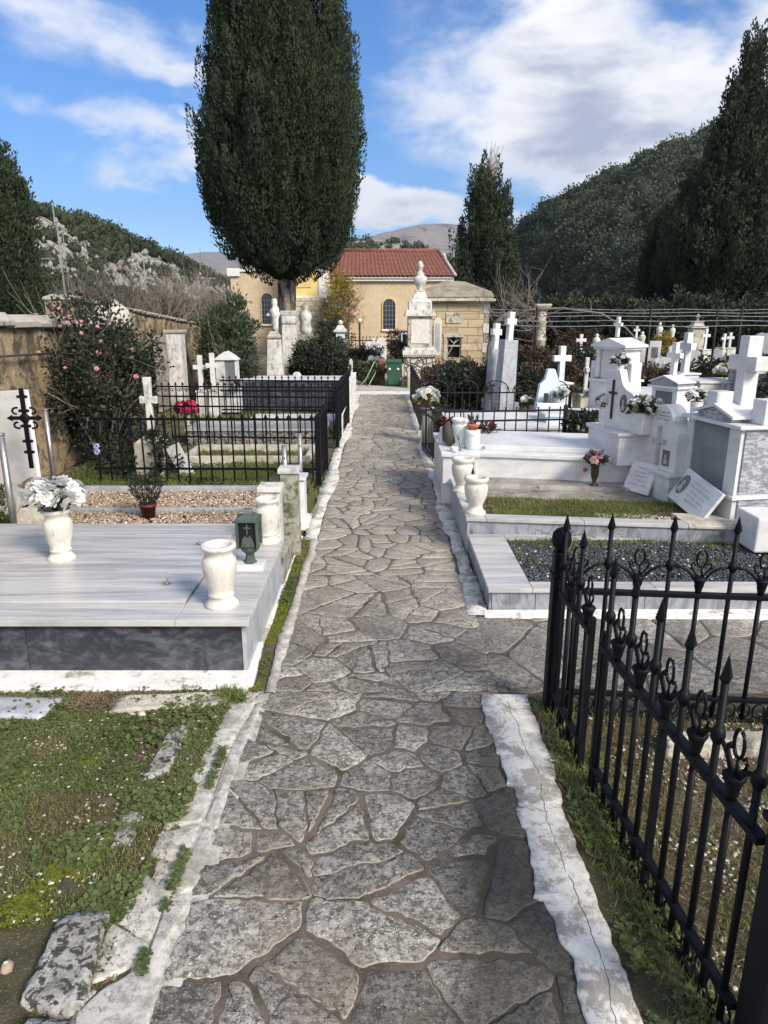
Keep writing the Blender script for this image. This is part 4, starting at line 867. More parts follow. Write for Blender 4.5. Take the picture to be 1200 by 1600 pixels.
for ang in range(4):
    M = Matrix.Translation((x, y, zz)) @ Matrix.Rotation(ang * math.pi / 2, 4, 'Z')
    f = MB(); cross_mb(f, 0, -.050, .155, .07, .036, .0035, M, 'y', .7, .002); f.prism([(-.036, .10), (-.026, .145), (-.012, .165), (-.004, .15), (0, .175), (.006, .15), (.014, .165), (.026, .14), (.036, .10)], -.052, -.048, 'y', M); f.build('figure_grille', MT['verdigris'], t)
MB().box(x - .062, x + .062, y - .062, y + .062, zz + .235, zz + .25).frus(x, y, zz + .25, zz + .268, .055, .055, .03, .03).build('roof', MT['verdigris'], t, .002)
MB().box(x - .022, x + .022, y - .022, y + .022, zz + .268, zz + .295).build('chimney', MT['steel'], t, .003)
# --- posts behind the tomb
def capped_post(label, x, y, w, h, ms, mc, z=0, cap=.022, d=None):
    t = root_of('stone_post', label, 'post', x, y, z, 'posts at the back of the big tomb'); d = d or w
    MB().box(x - w, x + w, y - d, y + d, z - .02, z + h - cap).build('shaft', MT[ms], t, .004, jit=.001); MB().box(x - w - .012, x + w + .012, y - d - .012, y + d + .012, z + h - cap, z + h + .012).build('cap', MT[mc], t, .003); return t
capped_post('pale post with a white cap, directly behind the far cream vase', -.715, 4.32, .062, .55, 'marble_old', 'marble_old')
capped_post('mossy weathered stone post with a white cap beside the path', -.635, 4.62, .058, .60, 'mossstone', 'marble_old')
t = root_of('marble_box', 'slim white marble box with a lid, just behind the mossy post', 'box', -.655, 5.35)
MB().box(-.70, -.615, 5.27, 5.43, 0, .37).build('body', MT['marble'], t, .003); MB().box(-.715, -.600, 5.25, 5.45, .37, .39).build('lid', MT['marble'], t, .003); MB().box(-.72, -.585, 5.2, 5.5, -.02, .04).build('base', MT['plaster'], t, .004)
tag(MB().box(-.70, -.615, 4.02, 4.6, -.02, .16).build('kerb_block', MT['mossstone'], None, .006), 'mossy low stone block running from the big tomb to the capped posts', 'kerb')
for lb, px, pt, Y, r in (('taller steel post with a round knob behind the mossy stone post', 468, 678, 5.85, .018), ('shorter steel post left of the taller steel post', 444, 697, 5.9, .022)):
    x, z = D(px, pt, Y); t = root_of('steel_post', lb, 'post', x, Y, 0); MB().cyl(x, Y, 0, z, r, n=16).cyl(x, Y, z, z + .004, r * 1.05, n=16).build('tube', MT['steel'], t)
    MB().ball(x + r * .2, Y - r, z - .10, .007).build('knob', MT['iron2'], t)
# --- bed of pink stone chips with kerbs, behind the tomb
def kerbframe(label, x0, x1, y0, y1, z, w, m, name='grave_kerb', cat='grave kerb', group=None, mid=None, zb=-.02):
    t = root_of(name, label, cat, (x0 + x1) / 2, (y0 + y1) / 2, 0, group)
    MB().box(x0, x1, y0, y0 + w, zb, z).build('front_kerb', MT[m], t, .004); MB().box(x0, x1, y1 - w, y1, zb, z).build('back_kerb', MT[m], t, .004)
    MB().box(x0, x0 + w, y0 + w + .001, y1 - w - .001, zb, z).build('side_kerb', MT[m], t, .004); MB().box(x1 - w, x1, y0 + w + .001, y1 - w - .001, zb, z).build('side_kerb', MT[m], t, .004)
    if mid: MB().box(x0 + w, x1 - w, mid, mid + w * .8, zb, z - .012).build('cross_kerb', MT[m], t, .004)
    return t
kerbframe('narrow grey marble kerb framing the bed of pink stone chips', -2.75, -.76, 4.50, 6.32, .075, .07, 'bluegrey', mid=5.55)
P = rnd((-2.68, -.84, 4.58, 6.24), 16000, lambda P: abs(P[:, 1] - 5.58) > .05); pebbles('pink_chips', np.c_[P, .035 + .012 * rng.random(len(P))], rng.uniform(.006, .014, len(P)), rng.random(len(P)), MT['chips'], kind='stuff')
blades('grass', rnd((-2.68, -.85, 5.38, 5.56), 900, patchy(.5, 4, 3)), (.02, .05), .002, .04)
# engraved slab edge leaning behind tomb lid
tag(MB().box(-2.75, -.98, 4.39, 4.46, .0, .20).box(-2.75, -.98, 4.385, 4.465, .20, .215).build('marble_plinth', MT['marble_old'], None, .004), 'narrow pale marble plinth strip along the back of the big tomb', 'plinth')
# potted conifer
x, y = -1.86, 5.35
t = root_of('potted_conifer', 'small dark conifer in a maroon pot among the pink chips', 'plant', x, y, .04)
MB().lathe([(.045, 0), (.062, .10), (.068, .10), (.068, .12), (.055, .12)], x, y, .04, 16).build('pot', plain('maroon_pot', (.10, .025, .025), .5), t)
g = np.random.default_rng(4); n = 900; hh = g.random(n); a = g.uniform(0, 6.28, n); r = (.045 + .075 * np.sin(hh * 2.6)) * g.random(n) ** .4
leaves('foliage', np.stack([x + r * np.cos(a), y + r * np.sin(a), .15 + hh * .24], 1), np.stack([np.cos(a) * .7, np.sin(a) * .7, np.ones(n)], 1) + g.normal(size=(n, 3)) * .3, g.uniform(.03, .06, n), .004, g.random(n) * .8, MT['shrub'], t)
# --- stones lying in the grass
def roughstone(name, label, cat, pts, z0, z1, m, seed=1, amp=.008, nsub=9, group=None, tilt=0):
    # quad outline -> lumpy slab
    p = np.array(pts, float); n = nsub; u = np.linspace(0, 1, n); g = np.random.default_rng(seed); V = []; F = []
    def bil(a, b): return (p[0] * (1 - a) + p[1] * a) * (1 - b) + (p[3] * (1 - a) + p[2] * a) * b
    idx = np.zeros((n, n), int)
    for i in range(n):
        for j in range(n):
            q = bil(u[i], u[j]) + g.normal(0, amp * .5, 2); ed = min(i, j, n - 1 - i, n - 1 - j); z = z1 - (amp * 1.6 if ed == 0 else 0) + g.normal(0, amp * .35) + tilt * (u[j] - .5)
            idx[i, j] = len(V); V.append((q[0], q[1], z))
    for i in range(n - 1):
        for j in range(n - 1): F.append((idx[i, j], idx[i + 1, j], idx[i + 1, j + 1], idx[i, j + 1]))
    ring = [idx[i, 0] for i in range(n)] + [idx[n - 1, j] for j in range(1, n)] + [idx[i, n - 1] for i in range(n - 2, -1, -1)] + [idx[0, j] for j in range(n - 2, 0, -1)]
    o = len(V); V += [(V[k][0], V[k][1], z0) for k in ring]; L = len(ring)
    for i in range(L): F.append((ring[i], o + i, o + (i + 1) % L, ring[(i + 1) % L]))
    mb = MB(); mb.add(V, F, True); ob = mb.build(name, m, None); tag(ob, label, cat, group); return ob
q = lambda *a: [G(px, py, .02) for px, py in a]
roughstone('kerb_stone', 'lichen-covered grey stone block in the grass at the bottom left', 'stone', q((30, 1565), (118, 1600), (172, 1422), (95, 1432)), -.02, .032, MT['kerbstone'], 3, .006, 12)
roughstone('kerb_stone', 'lichen-covered stone at the very bottom left edge, in front of the lichened block', 'stone', q((20, 1690), (125, 1700), (118, 1606), (40, 1598)), -.02, .05, MT['kerbstone'], 5, .006)
roughstone('stone_slab', 'smooth grey marble offcut lying at the left edge below the big tomb', 'slab', q((-90, 1118), (66, 1121), (98, 1092), (-60, 1088)), -.01, .028, MT['bluegrey'], 6, .001)
roughstone('stone_slab', 'long weathered slab lying along the footing of the big tomb', 'slab', q((170, 1112), (352, 1100), (362, 1080), (190, 1086)), -.01, .025, MT['oldstone'], 7, .003, 14)
roughstone('kerb_stone', 'narrow sunken kerb stone running up through the grass', 'stone', q((222, 1215), (262, 1205), (300, 1128), (268, 1132)), -.02, .022, MT['kerbstone'], 8, .004, 12)
roughstone('kerb_stone', 'short sunken stone piece below the narrow kerb stone', 'stone', q((172, 1318), (205, 1312), (225, 1255), (196, 1258)), -.02, .014, MT['kerbstone'], 9, .004)
for i, (px, py, s) in enumerate(((205, 1122, .012), (222, 1120, .016), (240, 1124, .014), (296, 1120, .013))):
    x, y = G(px, py); ob = pebbles('marble_fragment', [(x, y, .012)], [s * 1.4], [.8], MT['peb']); tag(ob, ('leftmost of three close white fragments in the grass below the long weathered slab', 'middle of three close white fragments in the grass below the long weathered slab', 'right one of three close white fragments in the grass below the long weathered slab', 'white marble fragment lying apart, below the right end of the long weathered slab')[i], 'stone', 'white marble fragments')
x, y = G(12, 1518); tag(pebbles('stone', [(x, y, .012)], [.022], [.6], MT['chips']), 'palm-sized buff stone in the grass at the left edge', 'stone')
# --- boundary wall in two stretches
t = root_of('boundary_wall', 'near stretch of the ochre rendered boundary wall with thick grey coping', 'wall', -3.35, 6.5)
def wallmesh(x0, y0, x1, y1, zt0, zt1, th, name, m, parent, z0=0, n=60, rows=16, amp=.03, seed=2):
    V = []; L = math.hypot(x1 - x0, y1 - y0); nx, ny = (y1 - y0) / L, -(x1 - x0) / L; g = np.random.default_rng(seed)
    us = np.linspace(0, 1, n); V = []; F = []
    for i in range(rows):
        for u in us:
            zt = zt0 + (zt1 - zt0) * u; z = z0 + (zt - z0) * i / (rows - 1); o = (float(fbm(np.array([u * L * 3 + 9]), np.array([z * 3 + 9]), seed)[0]) - .5) * amp * 2
            V.append((x0 + (x1 - x0) * u + nx * o, y0 + (y1 - y0) * u + ny * o, z))
    k = rows * n
    for i in (0, rows - 1):
        for u in us: V.append((x0 + (x1 - x0) * u - nx * th, y0 + (y1 - y0) * u - ny * th, z0 if i == 0 else zt0 + (zt1 - zt0) * u))
    for i in range(rows - 1):
        for j in range(n - 1): F.append((i * n + j, i * n + j + 1, (i + 1) * n + j + 1, (i + 1) * n + j))
    for j in range(n - 1): F.append(((rows - 1) * n + j, (rows - 1) * n + j + 1, k + n + j + 1, k + n + j)); F.append((k + n + j, k + n + j + 1, k + j + 1, k + j))
    F.append(tuple([i * n for i in range(rows)] + [k + n, k])); F.append(tuple([i * n + n - 1 for i in range(rows)][::-1] + [k + n - 1, k + 2 * n - 1]))
    mb = MB(); mb.add(V, F, True); return mb.build(name, m, parent)
wallmesh(-3.30, 3.6, -3.42, 9.0, 1.56, 1.40, .3, 'wall_face', MT['ochrewall'], t, seed=3)
b = MB()
for i in range(11):
    y0 = 3.6 + i * .49; z = 1.565 - .16 * (y0 - 3.6) / 5.4; x0 = -3.30 - .12 * (y0 - 3.6) / 5.4
    b.prism([(x0 - .36, z), (x0 + .05, z), (x0 + .06, z + .05), (x0 - .02, z + .115), (x0 - .3, z + .12), (x0 - .37, z + .05)], y0, y0 + .482, 'y')
b.build('coping', MT['coping'], t, .01, jit=.008)
MB().tube([(-3.25, 3.7, 1.30), (-3.27, 5.2, 1.27), (-3.32, 7.4, 1.215)], .012, 8).build('pipe', MT['steel'], t)
t = root_of('boundary_wall', 'far stretch of the boundary wall, patchy ochre with a row of roof tiles on top', 'wall', -4.0, 12)
wallmesh(-3.95, 9.3, -3.92, 15.6, 1.76, 1.34, .35, 'wall_face', MT['ochrewall'], t, seed=5)
b = MB()
for i in range(30):
    y0 = 9.3 + i * .21; z = 1.765 - .42 * (y0 - 9.3) / 6.3
    b.prism([(-4.33, z), (-3.90, z), (-3.88, z + .03), (-4.0, z + .06), (-4.2, z + .07), (-4.33, z + .03)], y0, y0 + .203, 'y')
b.build('coping', MT['coping'], t, .006, jit=.007)
t = root_of('wall_pillar', 'pale square pillar in the gap of the boundary wall', 'pillar', -3.62, 12.6)
MB().box(-3.75, -3.5, 12.45, 12.75, 0, 1.28).build('shaft', MT['marble_old'], t, .01); MB().box(-3.78, -3.47, 12.42, 12.78, 1.28, 1.33).build('cap', MT['coping'], t, .01)
tag(MB().box(-3.80, -3.74, 11.9, 12.42, 0, 1.25).build('gate_board', MT['wood'], None), 'dark weathered gate leaf standing ajar beside the pale pillar', 'gate')
# --- marble slab leaning on the wall, iron cross, metal rails
M = Matrix.Translation((-2.84, 5.25, .0)) @ Matrix.Rotation(R(-20), 4, 'Z') @ Matrix.Rotation(R(-9), 4, 'X')
tag(MB().prism([(-.6, .08), (.24, .08), (.17, .5), (.07, 1.06), (-.3, 1.03), (-.6, 1.0)], 0, .035, 'y', M).build('leaning_slab', MT['marble'], None, .004), 'big white marble slab leaning against the wall at the left edge', 'slab')
x, y = -2.58, 5.05
t = root_of('iron_cross', 'ornate black iron cross on a grey stone base, in front of the leaning white slab', 'cross', x, y)
b = MB(); b.box(x - .014, x + .014, y - .008, y + .008, .42, 1.0)
for zc in (.94, .84, .73, .62, .54):
    b.box(x - .026, x + .026, y - .007, y + .009, zc - .010, zc + .010); b.ball(x - .028, y, zc, .012); b.ball(x + .028, y, zc, .012)
for sgn in (-1, 1):
    b.box(x + min(0, sgn * .095), x + max(0, sgn * .095), y - .0075, y + .0085, .775, .80)
    for s2 in (-1, 1): b.tube([(x + sgn * (.055 + .028 * math.sin(a)), y, .7875 + s2 * (.03 + .022 * (1 - math.cos(a)))) for a in np.linspace(0, 3.6, 9)], .008, 5)
    b.add([(x + sgn * .09, y - .006, .765), (x + sgn * .13, y - .006, .7875), (x + sgn * .09, y - .006, .81), (x + sgn * .09, y + .006, .765), (x + sgn * .13, y + .006, .7875), (x + sgn * .09, y + .006, .81)], [(0, 1, 2), (5, 4, 3), (0, 3, 4, 1), (1, 4, 5, 2), (2, 5, 3, 0)])
b.lathe([(.032, -.01), (.036, 0), (.032, .012)], 0, 0, 0, 12, Matrix.Translation((x, y, .7875)) @ Matrix.Rotation(R(90), 4, 'X')); b.v = [(p[0], p[1], p[2] + .09) for p in b.v]; b.build('cross', MT['iron'], t)
MB().frus(x, y + .02, 0, .40, .15, .10, .10, .07).ball(x, y + .02, .36, .1, .08).build('base', MT['oldstone'], t)
for lb, x, y, h, r in (('thick round steel rail post at the left edge of the picture', D(4, 700, 4.55)[0], 4.55, .84, .022), ('slim pale metal post against the ochre wall, right of the iron cross', D(78, 700, 6.05)[0], 6.05, .80, .022)):
    t = root_of('metal_post', lb, 'post', x, y); MB().cyl(x, y, -.02, h, r, n=16).build('tube', MT['steel'], t); MB().cyl(x, y, h, h + .01, r * 1.15, n=16).build('cap', MT['steel'], t)
# white flowering creeper at the left edge
bush('creeper', 'small pale-flowered creeper climbing the left edge below the white slab', 'plant', -2.72, 4.75, 0, .10, .10, .27, 30, 60, .025, 'clover', 9, .35, sr=.004)
# timber pieces
tag(MB().box(-2.9, -2.25, 4.60, 4.68, .0, .06).build('timber', MT['wood'], None, .004), 'weathered timber lying beside the pink chips', 'timber')
# --- big rose bush on the wall
rb = bush('rose_bush', 'tall rambling rose bush with pink blooms growing against the boundary wall', 'bush', -3.02, 7.50, .16, .60, .45, .76, 135, 105, .045, 'shrub', 12, .32, stems=10, fill=.35, sr=.010, rough=1.6, loose=.8)
s = MB(); g = np.random.default_rng(8)
for k in range(26):
    a = g.uniform(0, 6.28); branchy(s, (-3.02 + g.normal(0, .2), 7.45 + g.normal(0, .1), g.uniform(.5, 1.3)), (math.cos(a), -abs(math.sin(a)) * .4, g.uniform(-.3, .9)), g.uniform(.35, .75), .005, 1, g, .4)
s.build('cane', MT['twig'], rb)
for k in range(30):
    a = g.uniform(0, 6.28); e = g.uniform(-.1, 1.25); rr = g.uniform(.85, 1.12)
    inst(BLS['petalp'], 'rose', rb, (-3.02 + .70 * rr * math.cos(a) * math.cos(e) - (.25 if k % 3 == 0 else 0), 7.45 - .5 * abs(math.sin(a)) * math.cos(e), .85 + .82 * math.sin(e) * rr), s=g.uniform(.014, .026), rot=(R(60), 0, g.uniform(-1, 1)))
tag(rb, group=None)
x, z = D(172, 478, 9.2); tag(pebbles('white_boulder', [(x, 9.2, z - .16)], [.34], [.6], MT['peb'], flat=.8), 'pale rounded rock showing behind the top of the rose bush', 'rock')
bush('young_rose', 'low weedy rose shoots at the foot of the wall behind the first railing', 'plant', -2.35, 6.95, 0, .35, .2, .25, 40, 60, .04, 'shrub', 19, .3, stems=5)
# --- first railing enclosure
spear_fence('nearest iron railing on the left, standing on the grass behind the pink chips', [(-2.78, 6.62), (-.625, 6.58), (-.61, 7.25)], 0, .70, (.17, .645), .105, .0095, 'iron', posts=(1, 2), ph=-.03, pr=.026, tip=.06)
spear_fence('second iron railing on the left, taller with scrollwork, beside the white kerb', [(-2.95, 8.75), (-.575, 8.60), (-.54, 10.6)], 0, .80, (.12, .50, .62, .74), .085, .0085, 'iron', posts=(1, 2), ph=-.05, pr=.022, tip=.05, scroll=True)
spear_fence('third iron railing on the left in front of the dark tomb', [(-2.6, 11.3), (-.62, 11.2), (-.60, 12.8)], 0, .66, (.12, .42, .58), .10, .010, 'iron', posts=(1,), pr=.024)
# cross on the stone block, with leaning plaque
x, y = D(238, 690, 7.0)[0], 7.0
t = root_of('grave_cross', 'white marble cross on a grey stone block behind the nearest left railing', 'cross', x, y, 0)
MB().box(x - .15, x + .13, y - .12, y + .12, -.02, .36).frus(x - .01, y, .36, .42, .14, .12, .07, .07).build('block', MT['oldstone'], t, .006)
b = MB(); cross_mb(b, x, y, .42, .58, .165, .030, None, 'y', .62, .03, .008); b.build('cross', MT['marble_old'], t, .006)
M = Matrix.Translation((-1.98, 6.98, 0)) @ Matrix.Rotation(R(-24), 4, 'Y'); tag(MB().box(-.07, .07, -.02, .02, .0, .36, M).build('fallen_plaque', MT['marble'], None, .003), 'small white plaque leaning on the grey stone block', 'plaque')
t = root_of('blue_flower', 'blue and white plastic flower stuck in the ground by the rose bush', 'flower', -2.66, 6.42, 0)
MB().tube([(-2.66, 6.42, 0), (-2.655, 6.42, .42)], .004, 5).build('stem', MT['iron2'], t)
MT['petalb'] = leaf_mat('blue_petals', (.03, .07, .28), (.55, .62, .8)); bb = blossom_mesh('blue_blossom', 'petalb', 9)
for z_ in (.42, .37): inst(bb, 'blossom', t, (-2.655, 6.42, z_), s=.028, rot=(R(70), 0, 0))
# low dark kerbs and slabs inside the enclosures
kerbframe('dark low kerb of the grassed grave inside the nearest left railing', -2.2, -.8, 7.5, 8.25, .11, .06, 'oldstone')
def slabtomb(label, x0, x1, y0, y1, h, mt='slab', ms='oldstone', over=.02, th=.03, group='flat tombs on the left', name='flat_tomb', z=0):
    t = root_of(name, label, 'tomb', (x0 + x1) / 2, (y0 + y1) / 2, z, group)
    MB().box(x0, x1, y0, y1, z - .02, z + h - th).build('sides', MT[ms], t, .004); MB().box(x0 - over, x1 + over, y0 - over, y1 + over, z + h - th, z + h).build('lid', MT[mt], t, .004); return t
slabtomb('flat tomb with a pale lid inside the second left railing', -2.5, -.75, 8.85, 9.5, .20, 'slab', 'kerbstone')
slabtomb('flat light grave slab towards the back of the second left railing', -1.9, -.72, 9.9, 10.5, .16, 'marble_old', 'oldstone')
t = slabtomb('dark marble tomb with a white edge beyond the second left railing', -2.45, -.66, 12.1, 12.9, .52, 'marble', 'dark')
slabtomb('low weathered tomb in front of the bush on the left', -2.3, -.72, 13.3, 14.1, .42, 'marble_old', 'oldstone')
# white kerb walls along the path, far left
for i, (y0, y1, h) in enumerate(((9.3, 10.6, .30), (10.7, 11.5, .46), (11.7, 13.0, .52), (13.15, 14.2, .46))):
    tag(MB().box(-.64, -.555, y0, y1, -.02, h).box(-.655, -.545, y0 - .01, y1 + .01, h, h + .02).build('grave_wall', MT['plaster'], None, .006),
        ('lowest and nearest white grave wall along the left edge of the path', 'second white grave wall along the left of the path, beside the dark tomb', 'third white grave wall along the left of the path', 'farthest white grave wall along the left of the path, near its end')[i], 'low wall', 'white grave walls')
x, z = D(292, 645, 9.15); vase('low white vase holding magenta flowers behind the second left railing', x, 9.15, .20, .13, group='marble flower vases on the graves'); 
bouquet('magenta and purple flowers behind the second left railing', x, 9.15, .32, .15, 16, 'petalm', .05, ls=.05, seed=6, lift=.5)
# white crosses, shrine box
def simple_cross(label, x, y, z0, ztop, w, th, bw, bh, m='marble', mb_='marble_old', facing='x', group='marble crosses', flare=0, rot=0, arm=.66):
    t = root_of('grave_cross', label, 'cross', x, y, z0, group); M = rotz(x, y, rot)
    MB().frus(x, y, z0 - .02, z0 + bh, bw, bw, bw * .82, bw * .82, M).box(x - bw * .95, x + bw * .95, y - bw * .95, y + bw * .95, z0 + bh, z0 + bh + .03, M).build('pedestal', MT[mb_], t, .005)
    b = MB(); cross_mb(b, x, y, z0 + bh + .03, ztop - z0 - bh - .03, w, th, M, facing, arm, th * .9, flare); b.build('cross', MT[m], t, .004); return t
simple_cross('left of two white crosses beside the far boundary wall', -2.95, 11.5, 0, .96, .22, .035, .09, .38, facing='y')
simple_cross('right of two white crosses beside the far boundary wall', -2.73, 11.4, 0, 1.0, .20, .036, .08, .40, facing='y')
x, y = -2.62, 12.0
t = root_of('shrine_box', 'white marble shrine box with glass sides and a gabled top, left of the oleander', 'shrine', x, y)
MB().box(x - .2, x + .2, y - .15, y + .15, 0, .42).build('pedestal', MT['marble'], t, .004); MB().box(x - .17, x - .02, y - .13, y + .13, .42, .86).build('cabinet', MT['marble_old'], t, .003)
MB().box(x - .018, x + .15, y - .12, y + .12, .42, .86).build('glass', MT['glass'], t); MB().box(x + .15, x + .17, y - .13, y + .13, .42, .86).build('frame', MT['marble'], t)
MB().prism([(x - .2, .86), (x + .2, .86), (x + .1, .94), (x, 1.0), (x - .1, .94)], y - .16, y + .16, 'y').build('roof', MT['marble'], t, .004)
bouquet('small dusky pink bouquet beside the shrine box', -2.42, 11.7, .42, .09, 9, 'petaldusk', .04, seed=12)
bush('oleander', 'tall oleander shrub with pale green leaves by the end of the boundary wall', 'shrub', -2.92, 13.4, .1, .50, .5, .86, 130, 85, .10, 'oleander', 22, .16, stems=9, fill=.3, updir=.9, rough=1.5, loose=.7, sr=.012)
bush('shrub', 'dense dark shrub below the oleander behind the shrine box', 'shrub', -2.62, 12.7, 0, .36, .4, .40, 80, 80, .05, 'shrub', 23, .3)
bush('shrub', 'large rounded dark green bush left of the end of the path', 'shrub', -1.28, 15.0, .1, .60, .45, .56, 150, 110, .055, 'shrub', 24, .3, fill=.4)
# --- old monuments in front of the big cypress
x, y = -2.12, 14.0
t = root_of('monument', 'weathered marble pedestal with a broken statue on top, left of the cypress trunk', 'monument', x, y)
MB().box(x - .24, x + .22, y - .2, y + .2, 0, .34).box(x - .2, x + .18, y - .17, y + .17, .34, .44).build('base', MT['mossstone'], t, .01)
MB().frus(x, y, .44, 1.12, .155, .14, .12, .11).build('shaft', MT['marble_old'], t, .01)
MB().lathe([(.11, 0), (.17, .03), (.17, .07), (.13, .10), (.12, .14), (.06, .16)], x, y, 1.12, 4, Matrix.Translation((x, y, 0)) @ Matrix.Rotation(R(45), 4, 'Z') @ Matrix.Translation((-x, -y, 0)), smooth=False).build('capital', MT['oldstone'], t, .01)
MB().lathe([(.06, 0), (.055, .08), (.07, .16), (.062, .22), (.085, .30), (.095, .38), (.075, .44), (.04, .47), (.05, .50), (.055, .55), (.04, .60), (.01, .62)], x + .03, y, 1.26, 12).box(x - .12, x + .13, y - .03, y + .03, 1.55, 1.61).build('statue', MT['marble_old'], t, jit=.012)
x, y = -2.08, 16.0
t = root_of('monument', 'tall weathered pillar with a square carved capital, in front of the cypress trunk', 'monument', x, y)
MB().box(x - .2, x + .2, y - .18, y + .18, 0, .55).build('base', MT['oldstone'], t, .01); MB().frus(x, y, .55, 1.36, .16, .14, .15, .13).build('shaft', MT['marble_old'], t, .012)
MB().frus(x, y, 1.36, 1.42, .12, .12, .17, .15).frus(x, y, 1.42, 1.56, .15, .14, .15, .14).frus(x, y, 1.56, 1.66, .155, .145, .18, .17).build('capital', MT['marble_old'], t, .012)
x, y = -2.05, 19.0
t = root_of('monument', 'small white statue on a dark pedestal right of the cypress trunk', 'monument', x, y)
MB().box(x - .35, x + .35, y - .25, y + .25, .0, 1.08).build('pedestal', MT['mossstone'], t, .02); MB().lathe([(.12, 0), (.16, .12), (.13, .3), (.18, .42), (.14, .55), (.05, .6), (.09, .65), (.09, .72), (.02, .78)], x, y, 1.08, 12).build('figure', MT['marble_old'], t, jit=.014)
for i, (px, Y, h, w) in enumerate(((452, 13.2, .5, .08), (463, 13.0, .58, .08), (521, 17.2, .62, .07), (530, 17.0, .70, .06), (538, 17.0, .68, .06), (547, 16.6, .6, .06))):
    x, _ = D(px, 560, Y); t = root_of('headstone', ('plain weathered headstone with a rounded top, left of its twin, below the pedestal monuments', 'taller weathered headstone right of its twin, below the pedestal monuments', 'dark streaked headstone, first of four beside the dark bush', 'grey streaked headstone, second of four beside the dark bush', 'grey streaked headstone, third of four beside the dark bush', 'narrow grey headstone, last of four beside the dark bush')[i], 'headstone', x, Y, 0, 'old headstones by the end of the path')
    MB().prism([(x - w, .1), (x + w, .1), (x + w, h - .06), (x + w * .6, h - .01), (x, h), (x - w * .6, h - .01), (x - w, h - .06)], Y - .04, Y + .04, 'y').build('stone', MT['marble_old'], t, .006); MB().box(x - w * 1.3, x + w * 1.3, Y - .07, Y + .07, -.02, .1).build('base', MT['oldstone'], t, .006)
# pale lumps of the low wall beyond the bush, garden side
bush('shrub', 'fresh green clump with a garden hose beside the green bin', 'shrub', -.28, 16.6, 0, .32, .25, .26, 50, 80, .05, 'oleander', 26, .3)
t = root_of('garden_hose', 'pale green garden hose looped over the clump beside the green bin', 'hose', -.3, 16.3)
MB().tube([(-.55, 16.2, .02), (-.42, 16.25, .15), (-.28, 16.3, .42), (-.22, 16.3, .55), (-.16, 16.3, .5), (-.2, 16.28, .3), (-.3, 16.2, .12), (-.35, 16.1, .02)], .012, 6).build('tube', plain('pale_hose', (.35, .42, .22), .5), t)
# --- BIG CYPRESS
def prof_big(s):
    pts = [(0, .22), (.015, .50), (.05, .74), (.10, .90), (.18, .99), (.26, 1.0), (.36, .90), (.46, .78), (.56, .69), (.66, .60), (.8, .45), (.92, .26), (1, .05)]
    return float(np.interp(s, *zip(*pts)))
cypress('huge clipped cypress with a bare trunk left of the path, in front of the church', -2.38, 18.0, 0, 2.22, 12.2, prof_big, 1.66, 1700, 300, 3, 1.05, .215, .075, .017, .19, lobes=.085)
